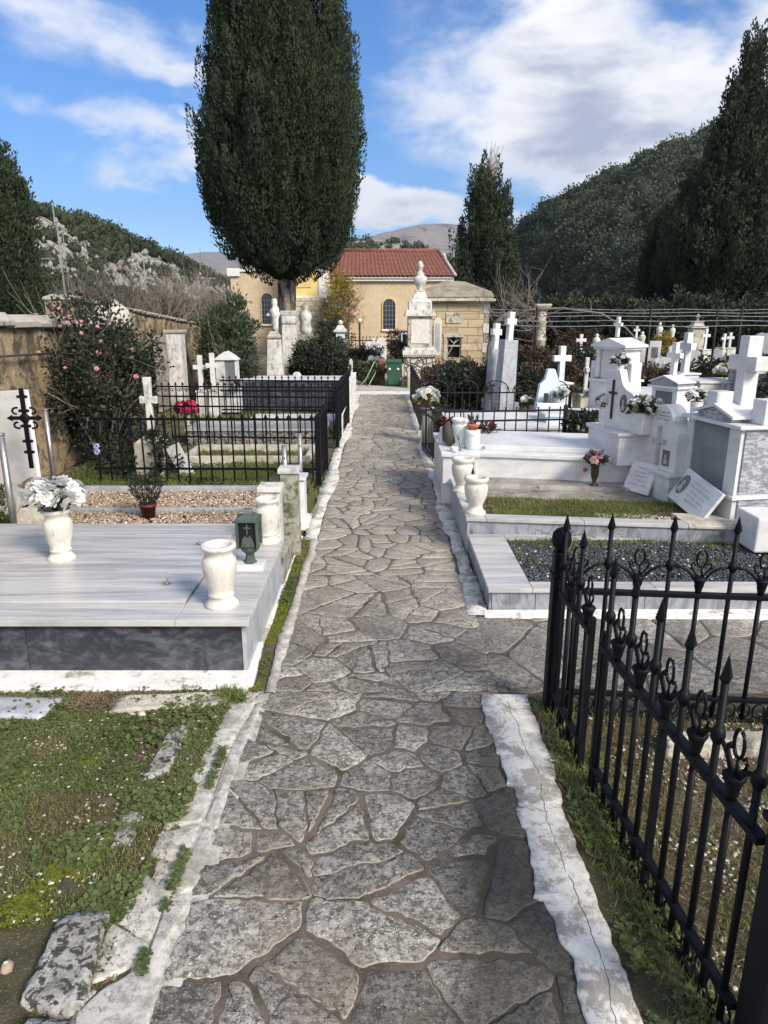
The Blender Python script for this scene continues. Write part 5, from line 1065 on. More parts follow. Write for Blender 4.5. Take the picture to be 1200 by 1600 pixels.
# ============================================================ RIGHT SIDE
# --- near ornate fence (side panel, gate, back panel)
def ornate(name, label, cat, xa, ya, xb, yb, n, first_long=True, group='black ornate ironwork by the path', posts=(), zlow=.10, zr=.545, endbars=(), z0=0):
    t = root_of(name, label, cat, xa, ya, z0, group); L = math.hypot(xb - xa, yb - ya); ang = math.atan2(yb - ya, xb - xa); M = Matrix.Translation((xa, ya, z0)) @ Matrix.Rotation(ang, 4, 'Z')
    MB().box(0, L, -.014, .014, zr - .010, zr + .010, M).build('top_rail', MT['iron'], t, .002); MB().box(0, L, -.012, .012, zlow - .009, zlow + .009, M).build('middle_rail', MT['iron'], t, .002); MB().box(0, L, -.012, .012, .0, .014, M).build('bottom_rail', MT['iron'], t, .002)
    sp = L / n
    lb = MB(); lb.tube([(0, 0, .0), (0, 0, .80)], .0088, 8); lb.lathe([(.008, -.024), (.016, -.010), (.0175, 0), (.016, .010), (.008, .024)], 0, 0, .665, 10); diamond(lb, 0, 0, .785, .0165, .085); lme = meshonly(lb, 'spear_baluster', MT['iron'])
    sb = MB(); sb.tube([(0, 0, .0), (0, 0, zr)], .0088, 8); sb.lathe([(.010, 0), (.014, .02), (.020, .05), (.027, .065), (.020, .072), (.01, .074)], 0, 0, zr + .005, 10)
    sb.tube([(.0 + .019 * math.sin(a) * (1 if abs(a) < 9 else 1), 0, zr + .150 - .034 * math.cos(a)) for a in np.linspace(-2.9, 2.9, 15)], .0045, 6)
    sb.tube([(0.004, 0, zr + .07), (0.004, 0, zr + .118)], .0042, 6)
    for s_ in (-1, 1): sb.tube([(s_ * q[0], 0, zr + q[1]) for q in ((.004, .07), (.018, .088), (.034, .110), (.038, .126), (.030, .134), (.022, .124))], .0042, 6)
    sme = meshonly(sb, 'scroll_baluster', MT['iron'])
    longs = []
    for i in range(n):
        p = M @ Vector(((i + .5) * sp, 0, 0)); lg = (i % 2 == 0) == first_long
        inst(lme if lg else sme, 'spear_baluster' if lg else 'scroll_baluster', t, p, ang)
        if lg: longs.append((i + .5) * sp)
    am = MB()
    for u in longs:
        for s_ in (-1, 1):
            if 0 <= u + s_ * sp <= L: am.tube([tuple(M @ Vector((u + s_ * sp * q, 0, zr + z_))) for q, z_ in ((.12, .118), (.40, .112), (.66, .092), (.86, .062), (.90, .035))], .006, 6)
    am.build('arches', MT['iron'], t)
    rm = MB(); k = int(L / .055)
    for i in range(k):
        c = (i + .5) * L / k; rm.tube([tuple(M @ Vector((c + .023 * math.cos(a), 0, .052 + .030 * math.sin(a)))) for a in np.linspace(0, 6.283, 14, endpoint=False)], .0038, 5, closed=True)
    rm.build('ring_row', MT['iron'], t)
    for px_, h in posts:
        p = M @ Vector((px_, 0, 0)); q = MB().box(p.x - .027, p.x + .027, p.y - .027, p.y + .027, z0 - .05, z0 + h)
        q.box(p.x - .034, p.x + .034, p.y - .034, p.y + .034, z0 + h - .10, z0 + h - .085); po = q.build('post', MT['iron'], t, .004)
        MB().lathe([(.018, 0), (.022, .01), (.034, .025), (.040, .05), (.036, .075), (.022, .092), (.006, .10)], p.x, p.y, z0 + h, 12).build('finial', MT['iron'], po)
    for u, h in endbars: MB().box(u - .010, u + .010, -.010, .010, .0, h, M).build('end_bar', MT['iron'], t, .002)
    return t
ornate('ornate_fence', 'short black ornate fence panel between the far corner post and the gate', 'fence', .695, 2.62, .715, 2.22, 4, True, posts=((0, .70),), endbars=((.40, .60),))
ornate('iron_gate', 'black ornate iron gate panel in the fence along the path, nearest the viewer', 'gate', .722, 2.12, .785, 1.22, 11, True, endbars=((.012, .60), (.45, .575)))
t = root_of('ornate_fence', 'thick black corner post with a ball finial at the right edge, nearest the viewer', 'fence', .80, 1.16, 0, 'black ornate ironwork by the path')
MB().box(.775, .855, 1.12, 1.20, -.05, .64).build('post', MT['iron'], t, .006); MB().box(.767, .863, 1.112, 1.208, .62, .635).lathe([(.03, 0), (.048, .03), (.052, .06), (.042, .09), (.01, .115)], .815, 1.16, .64, 14).build('finial', MT['iron'], t)
ornate('ornate_fence', 'black ornate fence panel running to the right from the far corner post', 'fence', .70, 2.60, 2.55, 2.42, 16, False, posts=((1.83, .70),))
# mossy stone edging inside the enclosure and strip under the fence
tag(MB().box(1.05, 2.6, 2.28, 2.36, -.02, .07).build('stone_edging', MT['oldstone'], None, .01), 'low stone edging inside the ornate black fence', 'kerb')
# --- grave with dark gravel (nearest on the right)
t = root_of('gravel_grave', 'low grave framed in pale marble and filled with dark gravel, nearest on the right', 'grave', 1.6, 4.1)
MB().box(.585, .60, 3.64, 4.60, -.02, .115).build('side_panel', MT['grey'], t, .002)
for a, b in ((.60, .84), (.843, 1.45), (1.453, 2.7)): MB().box(a, b, 3.635, 3.65, -.02, .115).build('front_panel', MT['grey'], t, .002)
MB().box(.575, .82, 3.62, 4.62, .115, .14).build('side_kerb', MT['slab'], t, .003)
for a, b in ((.822, 1.5), (1.502, 2.7)): MB().box(a, b, 3.62, 3.73, .115, .14).build('front_kerb', MT['slab'], t, .003)
MB().box(.822, 2.7, 4.52, 4.62, .115, .14).build('back_kerb', MT['slab'], t, .003)
MB().box(.60, 2.7, 3.65, 4.6, -.02, .112).build('core', MT['soil'], t)
P = rnd((.83, 2.7, 3.735, 4.52), 15000); pebbles('dark_gravel', np.c_[P, .116 + .012 * rng.random(len(P))], rng.uniform(.005, .012, len(P)), rng.random(len(P)) * .9, MT['darkgravel'], kind='stuff')
blades('weeds', rnd((.83, 2.6, 3.74, 4.5), 1600, patchy(.62, 5, 3)), (.02, .06), .0022, .12); rosettes('weeds', rnd((.83, 2.6, 3.74, 4.5), 1300, patchy(.60, 5, 3)), (.01, .02), .135)
blades('weeds', rnd((.83, 2.6, 4.42, 4.52), 900), (.02, .05), .0022, .12)
MARK = set(o.name for o in COL.objects)
def skew(px_, k):      # these graves are built slightly out of square: slide every point along the path by k per metre of offset
    for o in [o for o in COL.objects if o.name not in MARK]:
        if o.parent is None and o.data is None:
            o['_dy'] = k * (o.location.x - px_)
    for o in [o for o in COL.objects if o.name not in MARK and o.data is not None]:
        par = o.parent
        while par is not None and par.parent is not None: par = par.parent
        rx = par.location.x if par else 0.0; base = par['_dy'] if par and '_dy' in par.keys() else 0.0
        if o.data.users > 1: o.location.y += k * (rx + o.location.x - px_) - base
        else:
            n = len(o.data.vertices); c = np.empty(n * 3, dtype=np.float32); o.data.vertices.foreach_get('co', c); c = c.reshape(-1, 3)
            c[:, 1] += k * (c[:, 0] + rx - px_) - base; o.data.vertices.foreach_set('co', c.ravel()); o.data.update()
    for o in [o for o in COL.objects if o.name not in MARK]:
        if '_dy' in o.keys(): o.location.y += o['_dy']; del o['_dy']; ORI[o.name] = tuple(o.location)
    MARK.update(o.name for o in COL.objects)
# --- grassed grave with the two vases
t = root_of('grass_grave', 'raised grave with streaked grey marble sides and grass inside, behind the dark gravel grave', 'grave', 1.5, 5.2)
MB().box(.575, .592, 4.66, 6.3, -.02, .225).build('side_panel', MT['bluegrey'], t, .002); MB().box(.592, 2.6, 4.66, 4.675, -.02, .225).build('front_panel', MT['grey'], t, .002)
MB().box(.565, .70, 4.645, 6.3, .225, .25).build('side_kerb', MT['slab'], t, .003)
for a, b in ((.702, 1.35), (1.353, 2.02)): MB().box(a, b, 4.645, 4.76, .225, .25).build('front_kerb', MT['slab'], t, .003)
MB().box(2.023, 2.6, 4.645, 4.95, .225, .249).build('front_kerb', MT['oldstone'], t, .005)
MB().box(.6, 2.6, 4.68, 6.4, -.02, .215).build('core', MT['soil'], t)
for i, (a, b, y0, y1, z) in enumerate(((.72, 2.1, 5.35, 5.60, .235), (.74, 2.2, 5.62, 6.1, .262))): roughstone('step_slab', ('lower of the two weathered slabs across the grassed grave', 'upper of the two weathered slabs across the grassed grave')[i], 'slab', [(a, y0), (b, y0 - .03), (b, y1), (a, y1)], .2, z, MT['wood'], 31 + i, .004, 12)
R2 = (.71, 2.15, 4.77, 5.34); blades('grass', rnd(R2, 11000, patchy(.38, 4, 3)), (.015, .05), .0018, .215); blades('dry_litter', rnd(R2, 4500), (.012, .04), .002, .22, 'dry', 2.0)
P = rnd((1.5, 2.05, 4.76, 4.95), 260); pebbles('pale_gravel', np.c_[P, np.full(len(P), .225)], rng.uniform(.008, .018, len(P)), rng.random(len(P)), MT['peb'], kind='stuff')
vase('cream marble vase on the corner of the grassed grave, nearest on the right', .642, 4.775, .25, .26, prof=VP2); vase('cream marble vase farther along the rim of the grassed grave, behind its nearest twin', .615, 5.40, .25, .27, prof=VP2)
t = root_of('grave_lantern', 'small dark bronze lantern with a pointed top between the two cream vases', 'lantern', .655, 5.08, .25)
MB().box(.62, .69, 5.045, 5.115, .25, .275).build('block', MT['marble'], t, .002)
MB().lathe([(.022, 0), (.012, .01), (.008, .03), (.02, .045), (.034, .08), (.036, .12), (.026, .155), (.012, .17)], .655, 5.08, .275, 14).build('globe', MT['verdigris'], t)
MB().lathe([(.022, 0), (.008, .012), (.012, .03), (.007, .05), (.001, .075)], .655, 5.08, .443, 12).build('cap', MT['bronze'], t)
skew(.565, -.12)
# --- long white tomb
t = root_of('tomb', 'long white tomb with a raised lid and square corner block, behind the two cream vases', 'tomb', 1.3, 6.6)
MB().box(.50, 2.15, 5.93, 6.9, .0, .435).build('sides', MT['marble'], t, .004); MB().box(.485, 2.16, 5.91, 6.92, .435, .468).build('rim', MT['marble'], t, .004)
MB().box(.50, .78, 5.87, 5.928, .2, .435).box(.485, .80, 5.85, 5.908, .435, .462).box(.755, .775, 5.85, 5.868, .25, .43).build('corner_block', MT['marble'], t, .003)
MB().box(.80, 1.95, 6.05, 6.86, .468, .515).build('lid', MT['marble'], t, .006)
x, z = D(920, 722, 6.10); MB().lathe([(.018, -.002), (.018, .003)], 0, 0, 0, 10, Matrix.Translation((1.66, 5.927, .36)) @ Matrix.Rotation(R(90), 4, 'X')).build('rose_medallion', MT['petaldusk2'] if 'petaldusk2' in MT else plain('pink_enamel', (.55, .14, .18), .5), t)
MB().tube([(.86, 6.06, .495), (.86, 6.035, .495)], .012, 8).build('bolt', MT['steel'], t)
# objects on its corner
x, z = .60, .462
tag(pebbles('rock_ornament', [(.575, 6.20, .575)], [.085], [.2], MT['mossrock'] if 'mossrock' in MT else peb_mat('mossy_rock', (.07, .065, .05), (.16, .15, .12)), flat=1.5, jit=.12), 'dark mossy upright rock on the corner of the long white tomb', 'rock')
vase('tall white vase with moulded flowers between the dark rock and the potted plant', .67, 6.18, .468, .25, 'whiteplastic', VP2, wide=.95)
t = root_of('flower_pot', 'pale glazed pot holding a terracotta pot, on the long white tomb', 'pot', .765, 6.08, .468)
MB().lathe([(.05, 0), (.056, .02), (.06, .06), (.062, .11), (.060, .118), (.064, .124), (.062, .17), (.05, .17)], .765, 6.08, .468, 24).build('outer_pot', MT['whiteplastic'], t)
MB().lathe([(.035, .0), (.046, .035), (.05, .036), (.05, .05), (.04, .05)], .765, 6.08, .632, 18).build('inner_pot', MT['terracotta'], t)
g = np.random.default_rng(3); a = g.uniform(0, 6.28, 24); leaves('sprigs', np.c_[.765 + .02 * np.cos(a), 6.08 + .02 * np.sin(a), .68 + .05 * g.random(24)], np.c_[np.cos(a) * .5, np.sin(a) * .5, np.ones(24)], .07, .006, g.random(24), MT['shrub'], t)
t = root_of('dove_ornament', 'little white figurine at the left edge of the long white tomb', 'figurine', .515, 6.28, .468)
MB().lathe([(.03, 0), (.034, .01), (.022, .02), (.036, .06), (.03, .10), (.012, .12), (.018, .135), (.012, .15), (.002, .16)], .515, 6.28, .468, 14).build('figure', MT['marble'], t)
t = root_of('candle_cup', 'small white cup on the front of the corner block', 'cup', .595, 5.93, .466); MB().lathe([(.028, 0), (.03, .045), (.024, .045), (.022, .01)], .595, 5.93, .466, 16).build('cup', MT['marble_old'], t)
t = root_of('lily_plant', 'thin dark branched plant ornament in front of the tall white vase', 'ornament', .655, 6.02, .462); s = branchy(MB(), (.655, 6.02, .46), (0, 0, 1), .12, .004, 2, np.random.default_rng(2), .5); s.build('branches', MT['bronze'], t); MB().cyl(.655, 6.02, .462, .468, .022, n=14).build('foot', MT['bronze'], t)
bouquet('dark red flowering plant behind the mossy rock on the long white tomb', .60, 6.55, .47, .12, 14, 'petalr', .03, leaf='shrub', ls=.05, seed=31, lift=.9)
bouquet('sparse pink blooms behind the tall white vase', .76, 6.6, .50, .11, 7, 'petalp', .022, leaf='redhedge', ls=.045, seed=32, lift=.9, nl=70)
bouquet('rust-leaved plant right of the glazed pot', .98, 6.72, .50, .10, 5, 'petalr', .026, leaf='redhedge', ls=.05, seed=33, lift=.6, nl=90)
skew(.49, -.20)
# --- wave-shaped headstone on a plinth with three flower vases
def planar(mb, P, th, M): return mb.prism(P, 0, th, 'y', M)
M = Matrix.Translation((1.80, 6.10, 0)) @ Matrix.Rotation(R(-82), 4, 'Z')   # local x runs towards the viewer, -y faces the path
t = root_of('headstone', 'tall white headstone with one curved shoulder, dark metal cross and oval portrait', 'headstone', 1.84, 6.1)
MB().box(-.02, .56, -.01, .24, .42, .66, M).build('plinth', MT['marble'], t, .005); MB().box(-.04, .58, -.03, .26, .66, .685, M).build('plinth_top', MT['marble'], t, .004)
M2 = Matrix.Translation((1.855, 5.93, 0)) @ Matrix.Rotation(R(-70), 4, 'Z')
P = [(.0, .685), (.35, .685), (.35, .97), (.33, .99), (.29, 1.0), (.25, 1.015), (.215, 1.04), (.185, 1.08), (.165, 1.13), (.15, 1.165), (.0, 1.15)]
MB().prism(P, .0, .07, 'y', M2).build('stone', MT['marble'], t, .006)
b = MB(); b.box(.09, .108, -.014, -.004, .76, 1.08, M2).box(.05, .148, -.0135, -.0045, .965, .981, M2); b.build('metal_cross', MT['bronze'], t); portrait(t, M2 @ Matrix.Translation((.235, -.0005, .90)), .085, .145)
MB().box(.36, .50, -.02, .12, .685, .85, M2).build('flower_box', MT['marble'], t, .005)
p = M @ Vector((.14, .06, 0)); vase('white cylinder vase at the left end of the curved headstone plinth', p.x, p.y, .685, .16, 'marble', [(.34, 0), (.34, .3), (.35, .7), (.36, 1), (.3, 1), (.25, .8), (0, .8)]); bouquet('round green and white bouquet left of the dark metal cross', p.x, p.y, .84, .075, 15, 'petalw', .034, 'oleander', ls=.045, seed=41)
p = M2 @ Vector((.43, .05, 0)); bouquet('wide green and white bouquet in the square box right of the curved headstone', p.x, p.y, .85, .12, 17, 'petalw', .034, 'oleander', ls=.065, seed=42, lift=.3, nl=220)
# --- arched headstone with cross relief
M = Matrix.Translation((2.06, 5.58, -.055)) @ Matrix.Rotation(R(-76), 4, 'Z')
t = root_of('headstone', 'white arched headstone with a relief cross, small portrait and engraved letters', 'headstone', 2.1, 5.3)
MB().box(-.06, .44, -.03, .17, .22, .47, M).build('plinth', MT['marble'], t, .004); MB().box(-.08, .46, -.05, .19, .47, .495, M).build('plinth_top', MT['marble'], t, .004)
P = [(.10, .495), (.44, .495), (.44, .80), (.425, .835), (.38, .845), (.36, .85)] + [(.245 + .125 * math.cos(a), .86 + .135 * math.sin(a)) for a in np.linspace(.2, math.pi - .15, 11)] + [(.10, .85)]
MB().prism(P, .0, .13, 'y', M).build('stone', MT['marble'], t, .006); MB().box(-.02, .096, .015, .10, .495, .80, M).build('side_pillar', MT['marble'], t, .006)
b = MB(); cross_mb(b, .235, -.004, .53, .30, .17, .018, M, 'y', .62, .012); b.build('relief_cross', MT['bluegrey'], t, .002)
portrait(t, M @ Matrix.Translation((.335, -.001, .60)), .08, .12, False)
lines(MB(), M, .20, 1, .016, .93, 3, depth=.002); b = MB(); lines(b, M @ Matrix.Translation((.25, 0, 0)), .22, 3, .014, .93, 3, depth=.002); b.build('inscription', MT['engrave'], t)
b = MB(); p = M @ Vector((.02, .05, 0)); b.cyl(p.x, p.y, .80, .815, .018).tube([(p.x, p.y, .81), (p.x, p.y, .86)], .006, 6); diamond(b, p.x, p.y, .84, .016, .07); b.build('finial', MT['iron2'], t)
M2 = Matrix.Translation((1.98, 5.40, .24)) @ Matrix.Rotation(R(-62), 4, 'Z') @ Matrix.Rotation(R(-24), 4, 'X')
t = root_of('memorial_plaque', 'white engraved plaque leaning on the foot of the arched headstone', 'plaque', 1.98, 5.4, .24)
MB().box(-.12, .13, -.012, .012, .0, .25, M2).build('plate', MT['marble'], t, .003); b = MB(); lines(b, M2 @ Matrix.Translation((.01, -.012, 0)), .17, 5, .018, .19, 8, depth=.0015); b.build('inscription', MT['engrave'], t)
# bronze vase with pink flowers
x, y = 1.70, 5.55
t = root_of('vase', 'slim dark bronze vase holding dusky pink flowers in front of the white plinth', 'vase', x, y, .262); MB().lathe([(.035, 0), (.036, .006), (.012, .015), (.014, .03), (.028, .07), (.034, .12), (.030, .17), (.034, .18), (.026, .18), (.02, .12)], x, y, .262, 16).build('body', MT['bronze'], t)
bouquet('dusky pink roses in the slim bronze vase', x, y, .43, .075, 9, 'petaldusk', .036, 'oleander', ls=.055, seed=44, lift=.6)
# --- glazed marble shrine with the big cross
F = Vector((2.10, 4.72, 0)); ang = R(-80)
M = Matrix.Translation((2.235, 5.20, -.075)) @ Matrix.Rotation(R(-80), 4, 'Z')   # local x 0 (back) .. .62 (front corner), -y faces the path, depth .36
t = root_of('glazed_shrine', 'marble memorial cabinet with a glass door, wavy grey side and a big white cross', 'shrine', 2.3, 5.0)
W, Dp = .60, .40
MB().box(.0, W, .02, Dp, .2, .46, M).build('base', MT['marble'], t, .004); MB().box(W, W + .012, .06, Dp - .04, .23, .455, M).build('base_panel', MT['wavy'], t, .002)
MB().box(-.01, W + .025, .0, Dp + .02, .46, .485, M).build('lower_ledge', MT['marble'], t, .003)
b = MB(); b.box(.0, .07, .02, .06, .485, .94, M).box(W - .12, W, .02, .06, .485, .94, M).box(.0, W, Dp - .03, Dp, .485, .94, M).box(W - .03, W, .06, Dp - .03, .485, .94, M).box(.0, .03, .06, Dp - .03, .485, .94, M); b.build('cabinet', MT['marble'], t, .003)
MB().box(W, W + .012, .05, Dp - .05, .50, .925, M).build('side_panel', MT['wavy'], t, .002)
MB().box(.07, W - .12, .035, .045, .485, .94, M).build('glass_door', MT['glass'], t)
b = MB(); b.box(.11, W - .17, .12, .13, .485, .74, M).box(.11, .20, .16, .2, .62, .8, M); b.build('inner_boards', MT['bluegrey'], t)
MB().box(-.03, W + .04, -.02, Dp + .03, .94, .965, M).build('cornice', MT['marble'], t, .004)
MB().prism([(.10, .965), (W - .12, .965), (W - .12, .995), (.5 * W, 1.055), (.10, .995)], .02, .09, 'y', M).build('gable_panel', MT['wavy'], t, .001)
MB().prism([(.06, .99), (.5 * W, 1.055), (W - .08, .99), (W - .08, 1.01), (.5 * W, 1.078), (.06, 1.01)], .0, Dp - .08, 'y', M).build('gable_roof', MT['marble'], t, .003)
MB().box(-.02, .10, .16, .30, .965, 1.13, M).build('corner_block', MT['marble'], t, .006); MB().box(W - .10, W + .03, .15, .33, .965, 1.13, M).build('corner_block', MT['marble'], t, .006)
b = MB(); cross_mb(b, W * .52, .22, 1.03, .50, .29, .045, M, 'y', .64, .055, .004); b.build('cross', MT['marble'], t, .006)
M2 = Matrix.Translation((2.12, 4.90, .25)) @ Matrix.Rotation(R(-70), 4, 'Z') @ Matrix.Rotation(R(-26), 4, 'X') @ Matrix.Rotation(R(16), 4, 'Y')
t = root_of('memorial_plaque', 'white engraved plaque with an oval portrait leaning against the glazed shrine', 'plaque', 2.08, 5.0, .25)
MB().box(-.14, .26, -.014, .014, .02, .27, M2).build('plate', MT['marble'], t, .003); portrait(t, M2 @ Matrix.Translation((-.085, -.015, .155)), .085, .15)
b = MB(); lines(b, M2 @ Matrix.Translation((.09, -.014, 0)), .22, 5, .018, .21, 12, depth=.0015); b.build('inscription', MT['engrave'], t)
# white blocks at the right edge
t = root_of('marble_pillar', 'smooth low white marble block at the right edge on the gravel grave', 'block', 2.5, 4.35); MB().box(2.34, 2.75, 4.22, 4.50, .14, .37).build('body', MT['marble'], t, .012)
t = root_of('marble_pillar', 'cream stone block behind the low white block at the right edge', 'block', 2.75, 4.8); MB().box(2.58, 2.95, 4.85, 5.2, .1, .56).build('body', MT['vase'], t, .008); MB().box(2.56, 2.97, 4.83, 5.22, .56, .585).build('cap', MT['marble'], t, .004)
# --- iron railings in the middle distance on the right
spear_fence('black railing with open spikes enclosing the white tomb behind the long white tomb', [(.56, 7.35), (.45, 8.35), (1.0, 8.35)], 0, .62, (.10, .50), .10, .0085, posts=(0,), tip=.04)
spear_fence('plain black railing behind the long white tomb, straight top rail', [(.62, 7.30), (1.92, 7.45), (2.35, 7.0)], .0, .66, (.52, .62), .115, .0085, posts=(1,), tip=.01)
bush('climber', 'dark bramble tangled in the end of the plain black railing', 'plant', 2.12, 7.25, .3, .26, .18, .16, 50, 50, .035, 'shrub', 47, .35, stems=4)
# white tomb behind it
t = slabtomb('wide white tomb behind the plain black railing', .75, 2.35, 7.7, 8.9, .40, 'marble', 'marble', group='white tombs on the right')
slabtomb('pale headblock at the foot of the slanted monument', 1.85, 2.5, 8.0, 8.5, .50, 'marble', 'bluewhite', group='white tombs on the right')
tag(MB().box(2.02, 2.24, 7.65, 7.68, .2, .46).build('plaque', MT['bluegrey'], None, .003), 'grey plaque on the end of the wide white tomb behind the railing', 'plaque')
# --- bouquet on a post at the railing corner
t = root_of('flower_stand', 'white stone flower stand at the corner of the scrolled railing', 'stand', .55, 9.0); MB().frus(.55, 9.0, 0, .35, .08, .08, .06, .06).lathe([(.07, 0), (.05, .04), (.09, .10), (.06, .1)], .55, 9.0, .35, 14).build('stand', MT['marble_old'], t)
bouquet('bright white lilies on the stand beside the path, by the railing corner', .55, 9.0, .44, .15, 20, 'petalw', .05, 'yleaf', ls=.07, seed=51, lift=.9)
spear_fence('scroll-topped black railing round the dark hedge, right of the path', [(.50, 13.6), (.52, 9.9), (2.6, 9.9)], 0, .62, (.1, .54), .10, .008, posts=(1, 2), tip=.03, arch=True)
for i, (px, Y, rz, rx, mt, lb) in enumerate(((735, 11.6, .38, .75, 'shrub', 'dark hedge left part, inside the scroll-topped railing'), (800, 12.0, .36, .55, 'shrub', 'dark hedge behind the two marble pillars'), (720, 13.6, .34, .9, 'redhedge', 'rusty brown hedge below the stone mausoleum'), (845, 14.0, .46, .75, 'redhedge', 'reddish hedge right of the two marble pillars'), (900, 15.2, .45, .8, 'shrub', 'dark rose hedge behind the white cross on its pedestal'))):
    x, _ = D(px, 560, Y); bush('hedge', lb, 'hedge', x, Y, .02, rx, .4, rz, 120, 75, .055, mt, 60 + i, .35, fill=.3, group='hedges between the graves', rough=.6)
# --- pair of slim pillars with crosses
for i, (px, top, ph, w, Y, lb) in enumerate(((797, 487, D(797, 531, 10.9)[1], .125, 10.9, 'taller grey marble pillar with a cross on top, right of its twin'), (775, 505, D(775, 545, 11.3)[1], .08, 11.3, 'slimmer white pillar with a cross on top, left of its taller twin'))):
    x, z = D(px - 5, top, Y); t = root_of('pillar_monument', lb, 'monument', x, Y, 0, 'pillars with crosses'); M = rotz(x, Y, R(25)) @ Matrix.Translation((x, Y, 0)) @ Matrix.Rotation(R(3), 4, 'Y') @ Matrix.Translation((-x, -Y, 0))
    MB().box(x - w * 1.4, x + w * 1.4, Y - w * 1.3, Y + w * 1.3, -.02, .3, M).frus(x, Y, .3, ph, w * 1.1, w * .8, w * .95, w * .6, M).build('pillar', MT['bluegrey'], t, .006); b = MB(); cross_mb(b, x, Y, ph, z - ph, .17, .042, M, 'y', .66, .04, .006); b.build('cross', MT['marble'], t, .005)
# --- slanted white monument
x, Y = D(857, 640, 9.0)[0], 9.0
t = root_of('monument', 'cool white slanted monument with a narrow flat top, left of the white pedestal cross', 'monument', x, Y)
MB().box(x - .18, x + .16, Y - .16, Y + .22, .2, .52).build('base', MT['bluewhite'], t, .006)
MB().prism([(x - .16, .52), (x + .15, .52), (x + .15, .66), (x + .05, .93), (x - .04, .93), (x - .07, .80), (x - .13, .74)], Y - .02, Y + .08, 'y').build('slanted_stone', MT['bluewhite'], t, .006)
MB().box(x - .09, x - .04, Y - .12, Y - .08, .52, .64).build('photo_frame', MT['bronze'], t, .002); MB().box(x - .01, x + .03, Y - .13, Y - .09, .52, .66).build('urn_lamp', MT['grey'], t, .002)
bouquet('white roses leaning on the right of the slanted monument', x + .12, Y - .12, .55, .09, 12, 'petalw', .035, 'oleander', ls=.05, seed=53, lift=1.0); bouquet('green and white flowers left of the slanted monument', x - .24, Y + .1, .42, .08, 9, 'petalw', .035, 'oleander', ls=.055, seed=54, lift=1.2, two='petalp')
# --- background monuments (right)
def put(px, Y): return D(px, 560, Y)[0]
x = put(878, 11.6); t = simple_cross('plain white cross on a tall tapered pedestal with a small picture, above the railing', x, 11.6, 0, 1.10, .30, .045, .17, .50, 'marble', 'marble', 'y', flare=.004, rot=R(12)); MB().box(x - .05, x + .07, 11.41, 11.43, .30, .42).build('picture', MT['photo'], t)
simple_cross('small white cross above the dark rose hedge', put(906, 19), 19, 0, 1.08, .26, .035, .1, .6, flare=.012, facing='y')
x = put(918, 10.6); t = simple_cross('narrow old cross with a carved wreath, left of the pedimented monument', x, 10.6, 0, .98, .16, .028, .09, .42, 'marble_old', 'oldstone', 'x')
bouquet('white carved-looking wreath and flowers at the narrow old cross', x + .05, 10.5, .44, .06, 8, 'petalw', .03, 'shrub', ls=.03, seed=56)
x, Y = 2.99, 9.6
M = Matrix.Translation((x, Y, 0)) @ Matrix.Rotation(R(-58), 4, 'Z')
t = root_of('monument', 'white temple-like monument with a pediment, columns and a small cross on top', 'monument', x, Y)
MB().box(-.22, .27, -.05, .38, 0, .72, M).build('base', MT['marble'], t, .006); MB().box(-.25, .30, -.08, .40, .72, .75, M).build('base_top', MT['marble'], t, .004)
MB().box(-.18, .23, .06, .36, .75, 1.14, M).build('wall', MT['marble'], t, .004); b = MB()
for q in (-.19, .20): MB().lathe([(.045, 0), (.035, .03), (.033, .34), (.045, .38)], 0, 0, 0, 12, M @ Matrix.Translation((q, .03, .76))).build('column', MT['marble'], t)
MB().box(-.24, .28, -.02, .38, 1.14, 1.17, M).prism([(-.27, 1.17), (.31, 1.17), (.31, 1.20), (.02, 1.29), (-.27, 1.20)], -.05, .41, 'y', M).build('pediment', MT['marble'], t, .004)
MB().box(-.34, -.22, .05, .26, .0, .98, M).box(.27, .36, .05, .26, .0, .98, M).build('side_wing', MT['marble'], t, .02)
b = MB(); cross_mb(b, .02, .12, 1.30, .26, .13, .022, M, 'y', .62, .02); b.build('cross', MT['marble'], t, .003)
p = M @ Vector((.30, -.12, 0)); vase('white pot on the shoulder of the temple-like monument', p.x, p.y, .75, .20, 'marble', VP2); bouquet('white flowers with dark leaves beside the pediment', p.x, p.y, .94, .11, 9, 'petalw', .04, 'shrub', ls=.06, seed=57)
slabtomb('white tomb slab right of the temple-like monument', 3.3, 4.1, 9.1, 9.9, .62, 'marble', 'marble', group='white tombs on the right')
slabtomb('white tomb slab left of the temple-like monument', 2.35, 2.95, 8.6, 9.6, .36, 'marble', 'marble_old', group='white tombs on the right')
# small glazed shrine with cross
x, Y = 3.36, 8.55; M = Matrix.Translation((x, Y, 0)) @ Matrix.Rotation(R(-62), 4, 'Z')
t = root_of('glazed_shrine', 'smaller grey marble shrine with a gabled top and a cross, behind the arched headstone', 'shrine', x, Y)
MB().box(-.2, .2, 0, .3, 0, .42, M).build('base', MT['marble'], t, .004); MB().box(-.19, .19, .02, .28, .42, .74, M).build('cabinet', MT['marble'], t, .004); MB().box(-.12, .12, .01, .025, .45, .70, M).build('glass_door', MT['glassdark'] if 'glassdark' in MT else plain('dark_glass', (.10, .13, .15), .15, 0, .1), t)
MB().box(-.23, .23, -.02, .31, .74, .765, M).build('cornice', MT['marble'], t, .003); MB().prism([(-.2, .765), (.2, .765), (.2, .80), (0, .875), (-.2, .80)], .0, .28, 'y', M).build('gable', MT['grey'], t, .003); MB().prism([(-.22, .80), (0, .875), (.22, .80), (.22, .815), (0, .892), (-.22, .815)], -.02, .30, 'y', M).build('gable_roof', MT['marble'], t, .003)
b = MB(); cross_mb(b, .0, .14, .87, .40, .20, .030, M, 'y', .62, .03); b.build('cross', MT['marble'], t, .003)
